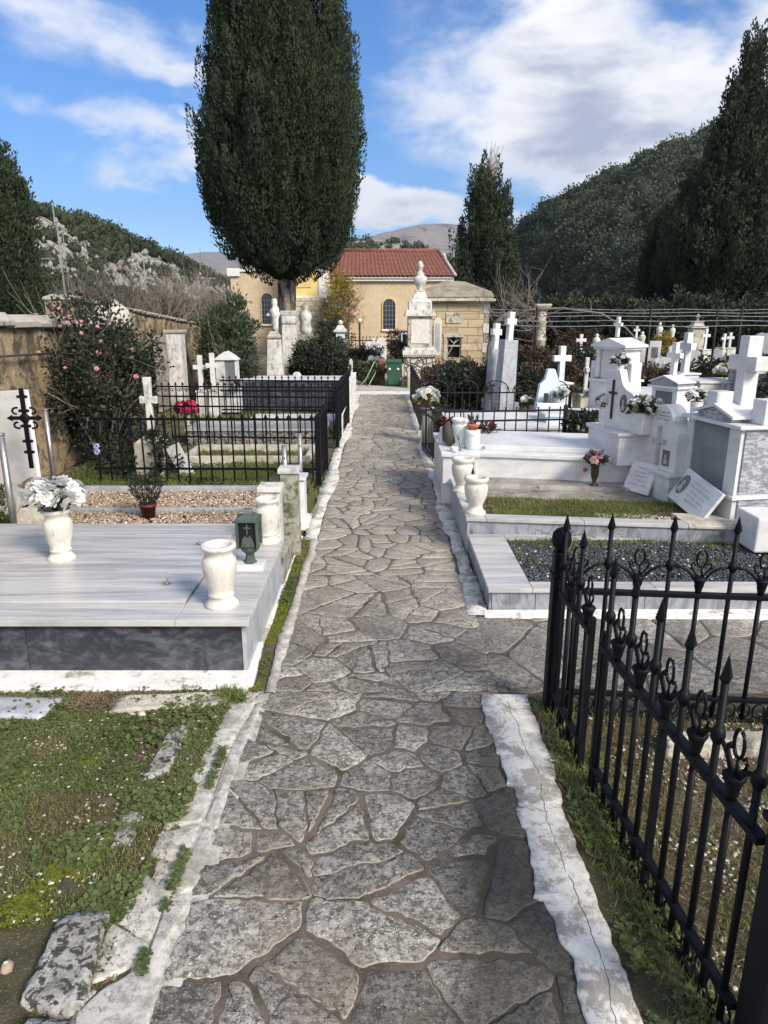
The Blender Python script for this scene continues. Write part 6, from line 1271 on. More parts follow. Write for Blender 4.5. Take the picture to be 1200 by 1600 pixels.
x, Y = 3.78, 8.4; vase('white fluted vase beside the smaller grey shrine', x - .22, Y - .35, .45, .19, 'marble', [(.3, 0), (.3, .1), (.33, .5), (.36, .95), (.38, 1), (.3, 1), (.25, .8), (0, .8)]); slabtomb('white ledge tomb under the fluted vase', 3.42, 4.2, 7.7, 8.3, .45, 'marble', 'marble', group='white tombs on the right')
bouquet('white flowers in the fluted vase beside the smaller grey shrine', x - .22, Y - .35, .63, .12, 14, 'petalw', .04, 'shrub', ls=.05, seed=58, lift=.5)
# large cross behind
x = put(1072, 12.0)
t = simple_cross('large white cross on a stepped pedestal behind the smaller grey shrine', x, 12.0, 0, 1.30, .34, .055, .2, .62, 'marble', 'marble', 'x', rot=R(12)); MB().box(x - .28, x + .28, 11.75, 12.2, 0, .5).build('step', MT['marble'], t, .006)
bouquet('white and yellow flowers on the stepped pedestal', x + .35, 11.3, .62, .16, 12, 'petalw', .05, 'yleaf', ls=.06, seed=59)
slabtomb('broad white tomb in front of the large cross', x - .2, x + .9, 10.9, 11.6, .60, 'marble', 'marble_old', group='white tombs on the right')
slabtomb('grey gabled tomb at the right edge behind the big shrine cross', 5.3, 6.6, 10.2, 11.0, .80, 'slab', 'grey', group='white tombs on the right')
bouquet('magenta flowers at the right edge behind the big shrine cross', 5.75, 10.0, .75, .18, 16, 'petalm', .06, 'shrub', ls=.05, seed=71)
bush('shrub', 'dark leafy shrub at the right edge behind the big shrine', 'shrub', 5.4, 9.6, 0, .5, .3, .40, 70, 70, .05, 'shrub', 72, .3)
def headstone(label, px, Y, h, w, style, m='marble', group='distant headstones on the right', rot=R(-20), pic=False):
    x = put(px, Y); t = root_of('headstone', label, 'headstone', x, Y, 0, group); M = rotz(x, Y, rot)
    MB().box(x - w * 1.25, x + w * 1.25, Y - w * .7, Y + w * .7, -.02, h * .3, M).build('base', MT[m], t, .006)
    if style == 'arch': P = [(x - w, h * .3), (x + w, h * .3)] + [(x + w * math.cos(a), h - w + w * math.sin(a)) for a in np.linspace(0, math.pi, 10)]
    elif style == 'step': P = [(x - w * 1.1, h * .3), (x + w * 1.1, h * .3), (x + w * 1.1, h * .62), (x + w * .65, h * .66), (x + w * .65, h), (x - w * .65, h), (x - w * .65, h * .66), (x - w * 1.1, h * .62)]
    elif style == 'spade': P = [(x - w, h * .3), (x + w, h * .3), (x + w, h * .7), (x + w * .5, h * .8), (x + w * .35, h * .95), (x, h), (x - w * .35, h * .95), (x - w * .5, h * .8), (x - w, h * .7)]
    else: P = [(x - w, h * .3), (x + w, h * .3), (x + w, h * .9), (x, h), (x - w, h * .9)]
    MB().prism(P, Y - w * .35, Y + w * .35, 'y', M).build('stone', MT[m], t, .006)
    if pic: MB().box(x - w * .35, x + w * .35, Y - w * .40, Y - w * .34, h * .62, h * .86, M).build('picture', MT['photo'], t)
    return t
for a in (('stepped white headstone with a dark picture, left of the two little arched stones', 1022, 17, .98, .20, 'step', 'marble', True), ('little white arched stone, left of its twin', 1029, 16.0, .66, .09, 'arch'), ('little white arched stone, right of its twin', 1038, 15.8, .68, .10, 'arch'),
          ('small pointed white headstone in front of the stepped grey obelisk', 1052, 16.5, .95, .12, 'gable'), ('rounded white headstone close behind the large white cross', 1064, 16.5, 1.0, .19, 'arch'), ('white headstone with a low pointed top by the iron palings', 1046, 15.5, .72, .12, 'gable'),
          ('bluish headstone with curved shoulders at the far right', 1185, 20, 1.10, .38, 'spade', 'bluegrey'), ('tall bluish arched headstone at the far right edge', 1193, 18.5, 1.12, .20, 'arch', 'bluegrey'), ('small bluish arched stone in the shade of the big cypress', 1105, 20.5, .62, .14, 'arch', 'bluegrey'), ('second small bluish stone in the shade of the big cypress', 1119, 20.5, .66, .14, 'gable', 'bluegrey'),
          ('pale arched stone half hidden left of the temple-like monument', 932, 17.5, .75, .12, 'arch', 'marble_old'), ('pale pointed stone left of the stepped headstone', 1008, 18.5, .80, .12, 'gable', 'marble_old'), ('pale stone beside the tapered cross monument', 1086, 18.5, .70, .12, 'arch', 'marble_old')):
    headstone(a[0], a[1], a[2], a[3], a[4], a[5], a[6] if len(a) > 6 else 'marble', pic=len(a) > 7)
x = put(1083, 22); t = root_of('obelisk', 'tall grey stone obelisk with a moulded top and small cross, behind the large white cross', 'obelisk', x, 22)
MB().frus(x, 22, 0, .5, .3, .3, .28, .28).frus(x, 22, .5, 1.18, .22, .22, .19, .19).build('shaft', MT['oldstone'], t, .01); MB().box(x - .25, x + .25, 21.75, 22.25, 1.18, 1.24).frus(x, 22, 1.24, 1.34, .18, .18, .12, .12).box(x - .15, x + .15, 21.85, 22.15, 1.34, 1.37).build('moulding', MT['oldstone'], t, .01); b = MB(); cross_mb(b, x, 22, 1.37, .22, .12, .025, None, 'y'); b.build('cross', MT['oldstone'], t)
for lb, px, Y, zt, w, bh, rot in (('white cross on a tapered tall pedestal under the trellis wires', 1099, 20, 1.20, .24, .62, .2), ('left of two small crosses on a mound of rock', 1128, 21, 1.04, .22, .62, .3), ('right of two small crosses on a mound of rock, slightly taller', 1137, 21, 1.07, .22, .62, .1), ('faint cross finial far behind the pediment', 991, 24, 1.2, .2, .8, 0), ('cross on a small mound between the rose hedge and the trellis post', 978, 20, .9, .18, .5, 0)):
    simple_cross(lb, put(px, Y), Y, 0, zt, w, .032, .17 if bh > .6 else .1, bh, 'marble', 'marble_old', 'y', rot=rot, flare=.01, group='small distant crosses')
for lb, px, Y, zt in (('small standing figure on a pedestal left of the yellow bush', 1026, 22, 1.35), ('small bluish statue of a figure left of the temple-like monument', 930, 18, 1.12), ('pale statue far behind the wavy rose hedge', 1046, 24, 1.25), ('figure monument among the railings at mid distance', 1000, 21, 1.1)):
    x = put(px, Y); t = root_of('statue', lb, 'statue', x, Y, 0, 'small distant statues'); h = zt * .45; MB().box(x - .13, x + .13, Y - .13, Y + .13, 0, zt - h).build('pedestal', MT['marble_old'], t, .01)
    MB().lathe([(.09, 0), (.10, .1 * h), (.07, .35 * h), (.09, .55 * h), (.10, .7 * h), (.07, .8 * h), (.03, .83 * h), (.045, .88 * h), (.05, .94 * h), (.02, h)], x, Y, zt - h, 12).build('figure', MT['marble_old'], t)
x = put(1133, 21); tag(pebbles('rock_mound', [(x, 21, .35)], [.36], [.5], MT['peb'], flat=.9), 'pale mound of rock under two small crosses', 'rock')
spear_fence('pale picket railing in front of the distant headstones', [(put(1000, 15), 15), (put(1085, 14.5), 14.5)], 0, .62, (.15, .5), .14, .012, 'iron2', tip=.05)
spear_fence('dark railing in front of the bluish stones under the cypress', [(put(1098, 13.5), 13.5), (put(1145, 13.0), 13.0)], 0, .72, (.15, .6), .09, .009, 'iron2', tip=.05)
spear_fence('dark railing across the rose hedge at mid distance', [(put(900, 14), 14), (put(1000, 13.6), 13.6)], 0, .5, (.15, .42), .13, .009, 'iron2', tip=.04)
for i, (px, Y, rz, rx, mt, lb) in enumerate(((1020, 13.0, .30, .8, 'redhedge', 'brown thorny hedge right of the temple-like monument'), (1035, 21.5, .52, .35, 'yleaf', 'yellow-green weeping bush behind the little arched stones'), (905, 20.5, .58, .75, 'redhedge', 'dome of brown dry leaves behind the small white cross'), (1100, 15.5, .32, .9, 'shrub', 'dark hedge in front of the tapered cross monument'), (1175, 13.8, .36, .6, 'shrub', 'dark hedge behind the grey gabled tomb'), (960, 19.5, .4, .9, 'shrub', 'dark shrubs behind the pediment'))):
    bush('hedge', lb, 'hedge', put(px, Y), Y, .02, rx, .35, rz, 80, 60, .065, mt, 80 + i, .35, fill=.3, group='hedges between the graves')
# garden trellis wires with posts
t = root_of('wire_trellis', 'long run of horizontal trellis wires on dark posts across the right of the cemetery', 'trellis', put(1000, 17), 17)
for px in (835, 1010, 1112, 1150): x = put(px, 17); MB().cyl(x, 17, -.02, 1.75, .028, n=8).build('post', MT['iron2'], t)
for k, (z_, dy) in enumerate(((1.72, 2.5), (1.64, 1.6), (1.56, .8), (1.46, -.5), (1.36, -1.2))): 
    n = 14; MB().tube([(put(770 + 560 * i / n, 17), 17 + dy, z_ - .03 * math.sin(math.pi * ((i * 3.2 / n) % 1))) for i in range(n + 1)], .009, 5).build('wire', MT['steel'], t)
# old column
x = put(843, 19); t = root_of('column', 'old banded stone column standing by itself right of the mausoleum', 'column', x, 19)
MB().box(x - .24, x + .24, 18.76, 19.24, 0, .55).build('base', MT['oldstone'], t, .02); MB().lathe([(.13, .55), (.13, .9), (.15, .92), (.15, .97), (.12, 1.0), (.12, 1.35), (.14, 1.38), (.11, 1.42), (.11, 1.65)], x, 19, 0, 12).build('shaft', MT['oldstone'], t); MB().frus(x, 19, 1.65, 1.78, .11, .11, .2, .2).box(x - .2, x + .2, 18.8, 19.2, 1.78, 1.84).build('capital', MT['oldstone'], t, .02)
# bare arching tree
t = root_of('bare_tree', 'leafless tree with a long arching bough reaching over the right-hand graves', 'tree', put(762, 18), 18)
x = put(762, 18); s = MB(); s.tube([(x, 18, 0), (x + .03, 18, .8), (x + .15, 17.9, 1.4), (x + .4, 17.8, 1.6)], .07, 8, .05).tube([(x + .15, 17.9, 1.35), (x + .9, 17.6, 1.68), (x + 1.6, 17.2, 1.72), (x + 2.4, 16.8, 1.60), (x + 2.9, 16.5, 1.28), (x + 3.1, 16.4, 1.05)], .035, 7, .014).tube([(x + 2.2, 16.9, 1.62), (x + 2.15, 16.9, 1.9)], .012, 5, .004)
s.build('trunk', MT['twig'], t); g = np.random.default_rng(11); s = MB()
for k in range(26): branchy(s, (x + g.uniform(-.1, 1.4), 17.8 + g.normal(0, .2), g.uniform(1.0, 1.7)), (g.normal(0, .8), g.normal(0, .3), g.uniform(-.2, 1)), g.uniform(.4, 1.0), .011, 2, g, .5)
s.build('branches', MT['twig'], t)
# ============================================================ BACKGROUND
# --- urn monument at the end of the path
x, Y = .80, 16.6
t = root_of('monument', 'tall weathered urn monument on a rubble base at the end of the path', 'monument', x, Y)
MB().box(x - .34, x + .36, Y - .3, Y + .36, -.02, .66).build('rubble_base', MT['palerubble'], t, .02, jit=.012)
b = MB(); b.box(x - .38, x + .40, Y - .36, Y + .42, .70, .80).box(x - .34, x + .36, Y - .32, Y + .38, .80, .86); b.build('lower_cornice', MT['marble_old'], t, .01)
b = MB()
for i in range(18): b.box(x - .37 + i * .043, x - .37 + i * .043 + .022, Y - .36, Y - .33, .66, .70)
b.box(x - .35, x + .37, Y - .33, Y + .39, .66, .698); b.build('dentils', MT['oldstone'], t)
MB().box(x - .26, x + .28, Y - .24, Y + .30, .86, 1.54).build('pedestal', MT['oldstone'], t, .01); MB().box(x - .19, x + .21, Y - .255, Y - .24, .95, 1.48).build('panel', MT['vase'], t, .004)
MB().box(x - .34, x + .36, Y - .32, Y + .38, 1.54, 1.60).box(x - .31, x + .33, Y - .29, Y + .35, 1.60, 1.68).build('cornice', MT['marble_old'], t, .01)
b = MB(); b.box(x - .25, x + .27, Y - .23, Y + .29, 1.68, 1.84).frus(x + .01, Y + .03, 1.84, 1.92, .27, .27, .19, .19).frus(x + .01, Y + .03, 1.92, 2.08, .17, .17, .11, .11).box(x - .11, x + .13, Y - .09, Y + .15, 2.08, 2.11); b.build('steps', MT['marble_old'], t, .012)
MB().lathe([(.07, 0), (.06, .04), (.08, .07), (.14, .16), (.16, .24), (.13, .29), (.08, .32), (.10, .35), (.06, .38), (.04, .44), (.07, .48), (.08, .52), (.05, .57), (.02, .62)], x + .01, Y + .03, 2.11, 14).build('urn', MT['marble_old'], t)
# side cheeks + lower blocks
tag(MB().box(.52, .80, 15.75, 16.2, -.02, .34).build('stone_block', MT['oldstone'], None, .02), 'squat weathered stone block in front of the urn monument', 'stone')
# --- green bin
x, Y = .22, 16.25
t = root_of('wheelie_bin', 'dark green wheelie bin at the end of the path', 'bin', x, Y)
MB().frus(x, Y, .05, .54, .135, .14, .17, .18).build('body', MT['greenplastic'], t, .01); MB().box(x - .185, x + .185, Y - .20, Y + .20, .54, .57).frus(x, Y, .57, .61, .18, .195, .15, .165).build('lid', MT['greenplastic'], t, .008)
for s_ in (-1, 1):
    MB().lathe([(.06, -.015), (.06, .015)], 0, 0, 0, 14, Matrix.Translation((x + s_ * .14, Y + .10, .06)) @ Matrix.Rotation(R(90), 4, 'Y')).build('wheel', MT['black'], t)
    MB().lathe([(.028, 0), (.028, .004)], 0, 0, 0, 12, Matrix.Translation((x + s_ * .095, Y - .172, .40)) @ Matrix.Rotation(R(90), 4, 'X')).build('sticker', MT['whitepaint'], t)
tag(MB().box(-.12, .02, 16.5, 16.7, 0, .60).build('brick_pillar', MT['redplastic'], None, .01), 'small red-brown pillar left of the green bin', 'pillar')
tag(MB().box(.40, .50, 16.3, 16.6, -.02, .50).build('stone_post', MT['oldstone'], None, .01), 'stone post squeezed between the green bin and the urn monument', 'post')
bush('shrub', 'dark shrub between the green bin and the urn monument', 'shrub', .42, 17.3, .1, .28, .2, .42, 40, 60, .05, 'shrub', 90, .3)
bush('shrub', 'dark planting in front of the black church railing', 'shrub', -.55, 18.2, .0, .7, .3, .40, 90, 60, .055, 'shrub', 91, .3)
# --- church railing and small things in front of the church
spear_fence('dark railing in front of the church wall', [(-1.6, 21.0), (1.2, 21.0)], 0, .98, (.2, .85), .10, .012, 'iron2', tip=.06, posts=(0,))
for lb, px, Y, h in (('white pillar with a ball top left of the globe lamp', 532, 20.4, 1.45),):
    x = D(px, 520, Y)[0]; t = root_of('gate_pillar', lb, 'pillar', x, Y); MB().frus(x, Y, 0, h - .35, .13, .13, .12, .12).build('shaft', MT['bluewhite'], t, .01); MB().box(x - .18, x + .18, Y - .18, Y + .18, h - .35, h - .28).frus(x, Y, h - .28, h - .16, .15, .15, .07, .07).ball(x, Y, h - .09, .07).build('cap', MT['marble_old'], t, .008)
x = D(562, 520, 20)[0]; t = root_of('globe_lamp', 'thin lamp post with a white globe in front of the church', 'lamp', x, 20); MB().cyl(x, 20, 0, 1.36, .025, n=8).build('post', MT['iron2'], t); MB().ball(x, 20, 1.42, .06).build('globe', MT['whiteplastic'], t)
for lb, px, Y, h, w in (('white slab stone behind the church railing, left', 576, 20.5, .85, .12), ('slim white cross-like stone behind the church railing', 584, 19.6, .98, .04), ('white slab stone behind the church railing, right', 596, 20.6, .95, .14), ('small pale arched stone left of the green bin', 580, 17.6, .62, .08), ('small pale arched stone beside its twin left of the green bin', 589, 17.6, .60, .08)):
    headstone(lb, px, Y, h, w, 'arch', 'marble', 'stones near the church railing', 0)
bush('potted_palm', 'spiky dark plant beside the church railing, left of the urn monument', 'plant', D(622, 540, 18.5)[0], 18.5, .5, .28, .2, .32, 34, 40, .12, 'redhedge', 93, .12, loose=.6)
t = root_of('blue_chair', 'pale blue metal chair frame left of the urn monument', 'chair', .55, 18.0); b = MB()
for q in (.42, .60): b.tube([(q, 17.9, .4), (q + .02, 17.9, 1.15)], .02, 6).tube([(q, 17.6, 0.2), (q, 17.6, .72)], .02, 6).tube([(q, 17.6, .72), (q, 17.9, .72)], .02, 6)
b.tube([(.44, 17.9, 1.12), (.62, 17.9, 1.12)], .02, 6).box(.42, .62, 17.6, 17.9, .70, .73); b.build('frame', plain('pale_blue_paint', (.25, .38, .50), .5), t)
# --- mausoleum
t = root_of('mausoleum', 'small ochre ashlar mausoleum with a weathered stone roof and a dark doorway', 'building', 2.0, 20.5)
xl, xr, yf, yb, ze = 1.02, 2.86, 20.0, 22.6, 1.92
dx0, dx1 = D(698, 540, 20)[0], D(721, 540, 20)[0]; dz = D(710, 527, 20)[1]
b = MB(); b.box(xl, dx0, yf, yf + .25, -.1, ze).box(dx1, xr, yf, yf + .25, -.1, ze).box(dx0, dx1, yf, yf + .25, dz, ze).box(dx0, dx1, yf, yf + .25, -.1, .42).box(xl, xl + .25, yf + .25, yb, -.1, ze).box(xr - .25, xr, yf + .25, yb, -.1, ze).box(xl + .25, xr - .25, yb - .25, yb, -.1, ze); b.build('walls', MT['ashlar'], t)
dr = MB().box(dx0, dx1, yf + .22, yf + .24, .42, dz).build('doorway', MT['black'], t)
b = MB(); b.box(dx0, dx0 + .04, yf + .04, yf + .08, .42, dz).box(dx1 - .04, dx1, yf + .04, yf + .08, .42, dz).box(dx0 + .04, dx1 - .04, yf + .045, yf + .075, .72, .76); b.tube([(dx0 + .05, yf + .06, dz - .02), ((dx0 + dx1) / 2, yf + .06, .8), (dx1 - .06, yf + .06, dz - .05)], .018, 5).tube([(dx0 + .05, yf + .07, .5), (dx1 - .05, yf + .07, 1.1)], .014, 5); b.build('door_frame', MT['coping'], dr)
MB().box(dx0 - .10, dx1 + .05, yf - .03, yf - .002, dz, dz + .10).box(dx0 - .09, dx0 - .005, yf - .025, yf - .003, .2, dz - .002).build('door_surround', MT['oldstone'], t, .006)
b = MB(); b.box(xl - .16, xr + .16, yf - .20, yb + .15, ze, ze + .07).box(xl - .10, xr + .10, yf - .12, yb + .1, ze + .07, ze + .12); b.build('cornice', MT['oldstone'], t, .015)
zt = 2.50; cx = 1.95
b = MB(); b.add([(xl - .14, yf - .15, ze + .122), (xr + .12, yf - .15, ze + .122), (xr + .12, yb + .1, ze + .122), (xl - .14, yb + .1, ze + .122), (xl - .06, yf - .05, ze + .27), (xr + .05, yf - .05, ze + .25), (xr + .0, yb, ze + .30), (xl, yb, ze + .30), (cx - .2, yf + .9, zt), (cx + .35, yf + .9, zt - .03), (cx + .3, yb - .6, zt), (cx - .2, yb - .6, zt)],
               [(0, 1, 5, 4), (1, 2, 6, 5), (2, 3, 7, 6), (3, 0, 4, 7), (4, 5, 9, 8), (5, 6, 10, 9), (6, 7, 11, 10), (7, 4, 8, 11), (8, 9, 10, 11)]); b.build('roof', MT['roofstone'] if 'roofstone' in MT else stone_mat('weathered_roof_stone', (.20, .175, .13), (.34, .30, .23), (.08, .075, .06), 3, 30, .95, .9, .03), t, .02, jit=.012)
qa = (D(697, 497, 20), D(720, 497, 20)); z0q, z1q = D(700, 505, 20)[1], D(700, 488, 20)[1]
MB().prism([(qa[0][0], z0q), (qa[1][0], z0q), (qa[1][0] + .08, (z0q + z1q) / 2), (qa[1][0], z1q), (qa[0][0], z1q)], yf - .03, yf, 'y').build('plaque', MT['oldstone'], t, .004)
for i, (mt) in enumerate(('marble_old', 'kerbstone', 'marble_old', 'kerbstone', 'marble_old', 'kerbstone')):
    z1 = 1.86 - i * .26; MB().box(xr - .14 if i % 2 == 0 else xr - .11, xr + .02, yf - .02, yf + .3, z1 - .255, z1).build('quoin', MT[mt], t, .006)
xt, _ = D(686, 540, 19.0); t = root_of('leaning_tablet', 'tall narrow white tablet with a rounded top leaning on the mausoleum front', 'tablet', xt, 19.8)
MB().prism([(xt - .09, .5), (xt + .11, .5), (xt + .12, 1.38)] + [(xt + .015 + .105 * math.cos(a), 1.38 + .12 * math.sin(a)) for a in np.linspace(.3, 2.84, 6)] + [(xt - .09, 1.38)], 19.7, 19.78, 'y').build('stone', MT['vase'], t, .004)
MB().box(xt - .05, xt + .07, 19.69, 19.70, .6, 1.34).build('panel', MT['bluegrey'], t)
# --- church
t = root_of('church', 'ochre plastered church with a red tiled roof and dark arched windows', 'church', -1.5, 33)
X0, X1 = D(513, 500, 30)[0], D(704, 500, 30)[0]; ze = 2.98
MT['pane'] = plain('blue_black_window_glass', (.018, .024, .045), .12, 0, .4, 8, .6)
MT['polegrey0'] = plain('grey_window_bars', (.16, .17, .20), .6, 0, .1)
def archwin(par, px, top, bot, wpx, Y, deep=.12):
    (xa, za), (xb, zb) = D(px - wpx / 2, top, Y), D(px + wpx / 2, bot, Y); w = (xb - xa) / 2; cx = (xa + xb) / 2; P = [(cx - w, zb), (cx + w, zb)] + [(cx + w * math.cos(a), za - w + w * math.sin(a)) for a in np.linspace(0, math.pi, 12)]
    wv = MB().prism(P, Y - .03, Y - .012, 'y').build('window', MT['pane'], par); b = MB(); n = len(P)
    Po = [(cx + (a - cx) * 1.16, (za + zb) / 2 + (q - (za + zb) / 2) * 1.06) for a, q in P]
    vs = [(a, Y - .045, q) for a, q in P] + [(a, Y - .045, q) for a, q in Po] + [(a, Y - .002, q) for a, q in P] + [(a, Y - .002, q) for a, q in Po]; fs = []
    for i in range(n): j = (i + 1) % n; fs += [(i, j, n + j, n + i), (2 * n + i, i, j, 2 * n + j)[::-1], (n + i, n + j, 3 * n + j, 3 * n + i)]
    b.add(vs, fs); b.build('frame', MT['yellowtrim'], wv)
    g_ = MB()
    for k in (-.5, 0, .5): g_.box(cx + k * w - .012, cx + k * w + .012, Y - .042, Y - .031, zb + .02, za - w * .35)
    for k in range(1, 6): z = zb + (za - zb) * k / 6.5; g_.box(cx - w, cx + w, Y - .0405, Y - .032, z - .01, z + .01)
    g_.build('glazing_bars', MT['polegrey0'], wv); MB().box(xa - .05, xb + .05, Y - .08, Y - .004, zb - .09, zb - .02).build('sill', MT['whitepaint'], wv, .01)
MT['yellowtrim'] = plain('yellow_trim', (.62, .46, .22), .9, 0, .08)
MB().box(X0, X1, 30, 36, -.2, ze).build('nave_wall', MT['church'], t); MB().box(X0 - .05, X1 + .08, 29.86, 30.0, ze - .12, ze + .04).box(X0 - .05, X1 + .08, 29.80, 29.86, ze - .02, ze + .05).build('eaves_cornice', MT['whitepaint'], t, .01)
nx_, ny_ = 440, 7; zr_ = D(600, 393, 33)[1]; V = np.zeros((ny_, nx_, 3)); u = np.linspace(X0 - .1, X1 + .12, nx_); back = .42
for j in range(ny_):
    f = j / (ny_ - 1); V[j, :, 0] = u - (u - X0) / (X1 - X0) * back * f; V[j, :, 1] = 29.72 + 3.28 * f; V[j, :, 2] = ze + .07 + (zr_ - ze - .07) * f + .035 * np.abs(np.sin(u * math.pi / .17)) + rng.normal(0, .004, nx_)
idx = np.arange(nx_ * ny_).reshape(ny_, nx_); rf = npmesh('roof', V.reshape(-1, 3), np.stack([idx[:-1, :-1], idx[:-1, 1:], idx[1:, 1:], idx[1:, :-1]], -1).reshape(-1, 4), MT['tiles'], t)
MB().add([(X0 - .1, 33, zr_ + .03), (X1 + .12 - back, 33, zr_ + .03), (X1 + .12, 36.3, ze), (X0 - .1, 36.3, ze)], [(0, 1, 2, 3)]).build('back_slope', MT['tiles'], t)
MB().tube([(X0 - .1, 33, zr_ + .04), (X1 + .1 - back, 33, zr_ + .04)], .09, 8).build('ridge_tiles', MT['tiles'], rf); MB().tube([(X1 + .12, 29.72, ze + .1), (X1 + .12 - back, 33, zr_ + .05)], .07, 6).build('verge', MT['coping'], rf)
MB().prism([(30, ze), (36, ze), (33, zr_ - .05)], X1 - .5, X1 - .02, 'x').build('gable_wall', MT['church'], t)
archwin(t, 608, 467, 514, 19, 30); archwin(t, 540, 503, 530, 12, 30)
# left wing with parapet and belfry part
XL, XM = D(362, 470, 31)[0], D(458, 470, 31)[0]; zl = D(362, 424, 31)[1]
MB().box(XL, XM + .1, 31, 36, -.2, zl).build('left_wing_wall', MT['church'], t); MB().box(XL - .12, XL + .4, 30.9, 31.0, zl - .2, zl + .12).box(XL - .05, XM + .15, 30.93, 31.0, zl - .02, zl + .08).build('parapet', MT['whitepaint'], t, .015)
archwin(t, 418, 458, 506, 19.5, 31)
xa, xb = D(458, 440, 29)[0], D(513, 440, 29)[0]; zs = D(480, 463, 29)[1]
MB().box(xa, xb, 29.4, 31, zs, 4.3).build('yellow_block', MT['yellow'], t); b = MB(); b.box(xb - .42, xb + .02, 29.36, 29.4, zs + .02, 4.3).box(xa, xb + .02, 29.34, 29.4, zs - .05, zs + .02); b.build('white_corner', MT['whitepaint'], t, .01)
MB().box(xb - 1.35, xb - .72, 29.37, 29.398, zs + .35, zs + 1.0).build('recessed_panel', MT['yellowtrim'], t)
MB().box(xa - .4, xb + .08, 28.9, 29.6, -.2, zs - .06).build('masonry_base', MT['rubble'], t, .01)
MB().box(D(545, 495, 30)[0], D(557, 495, 30)[0], 29.8, 29.99, D(550, 493, 30)[1], D(550, 486, 30)[1]).build('wall_box', plain('pink_box', (.6, .34, .28), .6), t, .01)
bush('yellow_bush', 'yellow-leaved half-bare bush against the church wall', 'bush', D(533, 480, 28.5)[0], 28.5, .5, .62, .5, 1.35, 90, 50, .09, 'yleaf', 101, .35, stems=14, fill=.2, sr=.02, updir=.8, loose=1.2)
bush('shrub', 'dark green shrub in front of the church masonry base', 'shrub', D(520, 500, 26)[0], 26, 0, .6, .4, .75, 70, 50, .09, 'shrub', 102, .3)
# --- other trees
def cone(*pts): return lambda s: float(np.interp(s, *zip(*pts)))
x = D(50, 400, 16.5)[0] - 1.32; cypress('tall cypress tree at the left edge beyond the boundary wall', x, 16.5, 0, 1.0, D(-10, 160, 16.5)[1], cone((0, .85), (.1, 1), (.5, .92), (.8, .5), (.93, .22), (1, .03)), 1.2, 1100, 110, 13, .8, .17, .09, .02, .2, lobes=.07)
x, _ = D(757, 400, 40); cypress('dark cypress tree behind the mausoleum with a bare leading shoot', x, 40, 0, 1.0, D(757, 284, 40)[1], cone((0, .9), (.12, 1), (.35, .86), (.55, .64), (.72, .50), (.86, .28), (.95, .13), (1, .05)), 1.5, 560, 110, 14, 1.5, .30, .17, .042, .3, lobes=.24)
x, z = D(764, 290, 40); t = root_of('dead_leader', 'bare dead leading shoots at the top of the cypress behind the mausoleum', 'branches', x, 40, z - .6); s = MB(); g = np.random.default_rng(4)
for k in range(34): s.tube([(x + g.normal(0, .25), 40 + g.normal(0, .2), z - .8), (x + g.normal(.1, .25), 40, z + g.uniform(.2, .9)), (x + .25 + g.normal(0, .22), 40, z + g.uniform(.8, 2.2))], .022, 4, .008)
s.build('shoots', MT['twig'], t)
x, _ = D(1178, 100, 36); cypress('very tall pointed cypress tree at the right edge', x, 36, 0, 2.0, D(1190, 58, 36)[1] - 1.3, cone((0, .75), (.15, 1), (.36, .80), (.48, .62), (.6, .45), (.72, .32), (.81, .19), (.93, .08), (1, .02)), 2.7, 1500, 120, 15, 1.5, .33, .17, .042, .42, lobes=.14)
x, _ = D(1112, 340, 40); cypress('broad dark cypress tree standing left of the tallest one on the right', x, 40, 0, 1.2, D(1110, 285, 40)[1], cone((0, .8), (.12, 1), (.4, .97), (.65, .75), (.85, .42), (1, .06)), 1.85, 950, 110, 16, 1.6, .36, .19, .048, .35, lobes=.18)
x, _ = D(1300, 300, 36); cypress('broad cypress tree cut by the right edge of the picture', x, 37, 0, 1.6, D(1280, 150, 37)[1], cone((0, .8), (.12, 1), (.5, .9), (.8, .5), (1, .05)), 2.4, 900, 100, 17, 1.6, .36, .19, .048, .35, lobes=.15)
x, _ = D(1024, 420, 44); cypress('slim olive-green cypress tree in front of the wooded hill', x, 44, 0, .6, D(1032, 345, 44)[1], cone((0, .7), (.15, 1), (.5, .9), (.8, .5), (1, .08)), .78, 300, 70, 18, 1.3, .22, .17, .045, .2, lobes=.2)
# dark undergrowth far right under the cypresses
for i, (px, Y, rx, rz, mt) in enumerate(((1080, 30, 2.6, 1.15, 'cypress'), (1190, 29, 2.4, 1.1, 'cypress'), (960, 33, 2.6, 1.15, 'shrub'), (870, 34, 2.4, 1.2, 'shrub'), (805, 36, 1.8, 1.1, 'shrub'))):
    bush('thicket', ('dark evergreen thicket under the broad cypress', 'dark evergreen thicket at the right edge under the tallest cypress', 'dark bushy thicket behind the temple-like monument', 'dark bushy thicket behind the old stone column', 'dark bushy thicket right of the mausoleum')[i], 'thicket', D(px, 500, Y)[0], Y, 0, rx, 1.0, rz, 160, 60, .16, mt, 110 + i, .3, fill=.3, group='thickets at the foot of the hill')
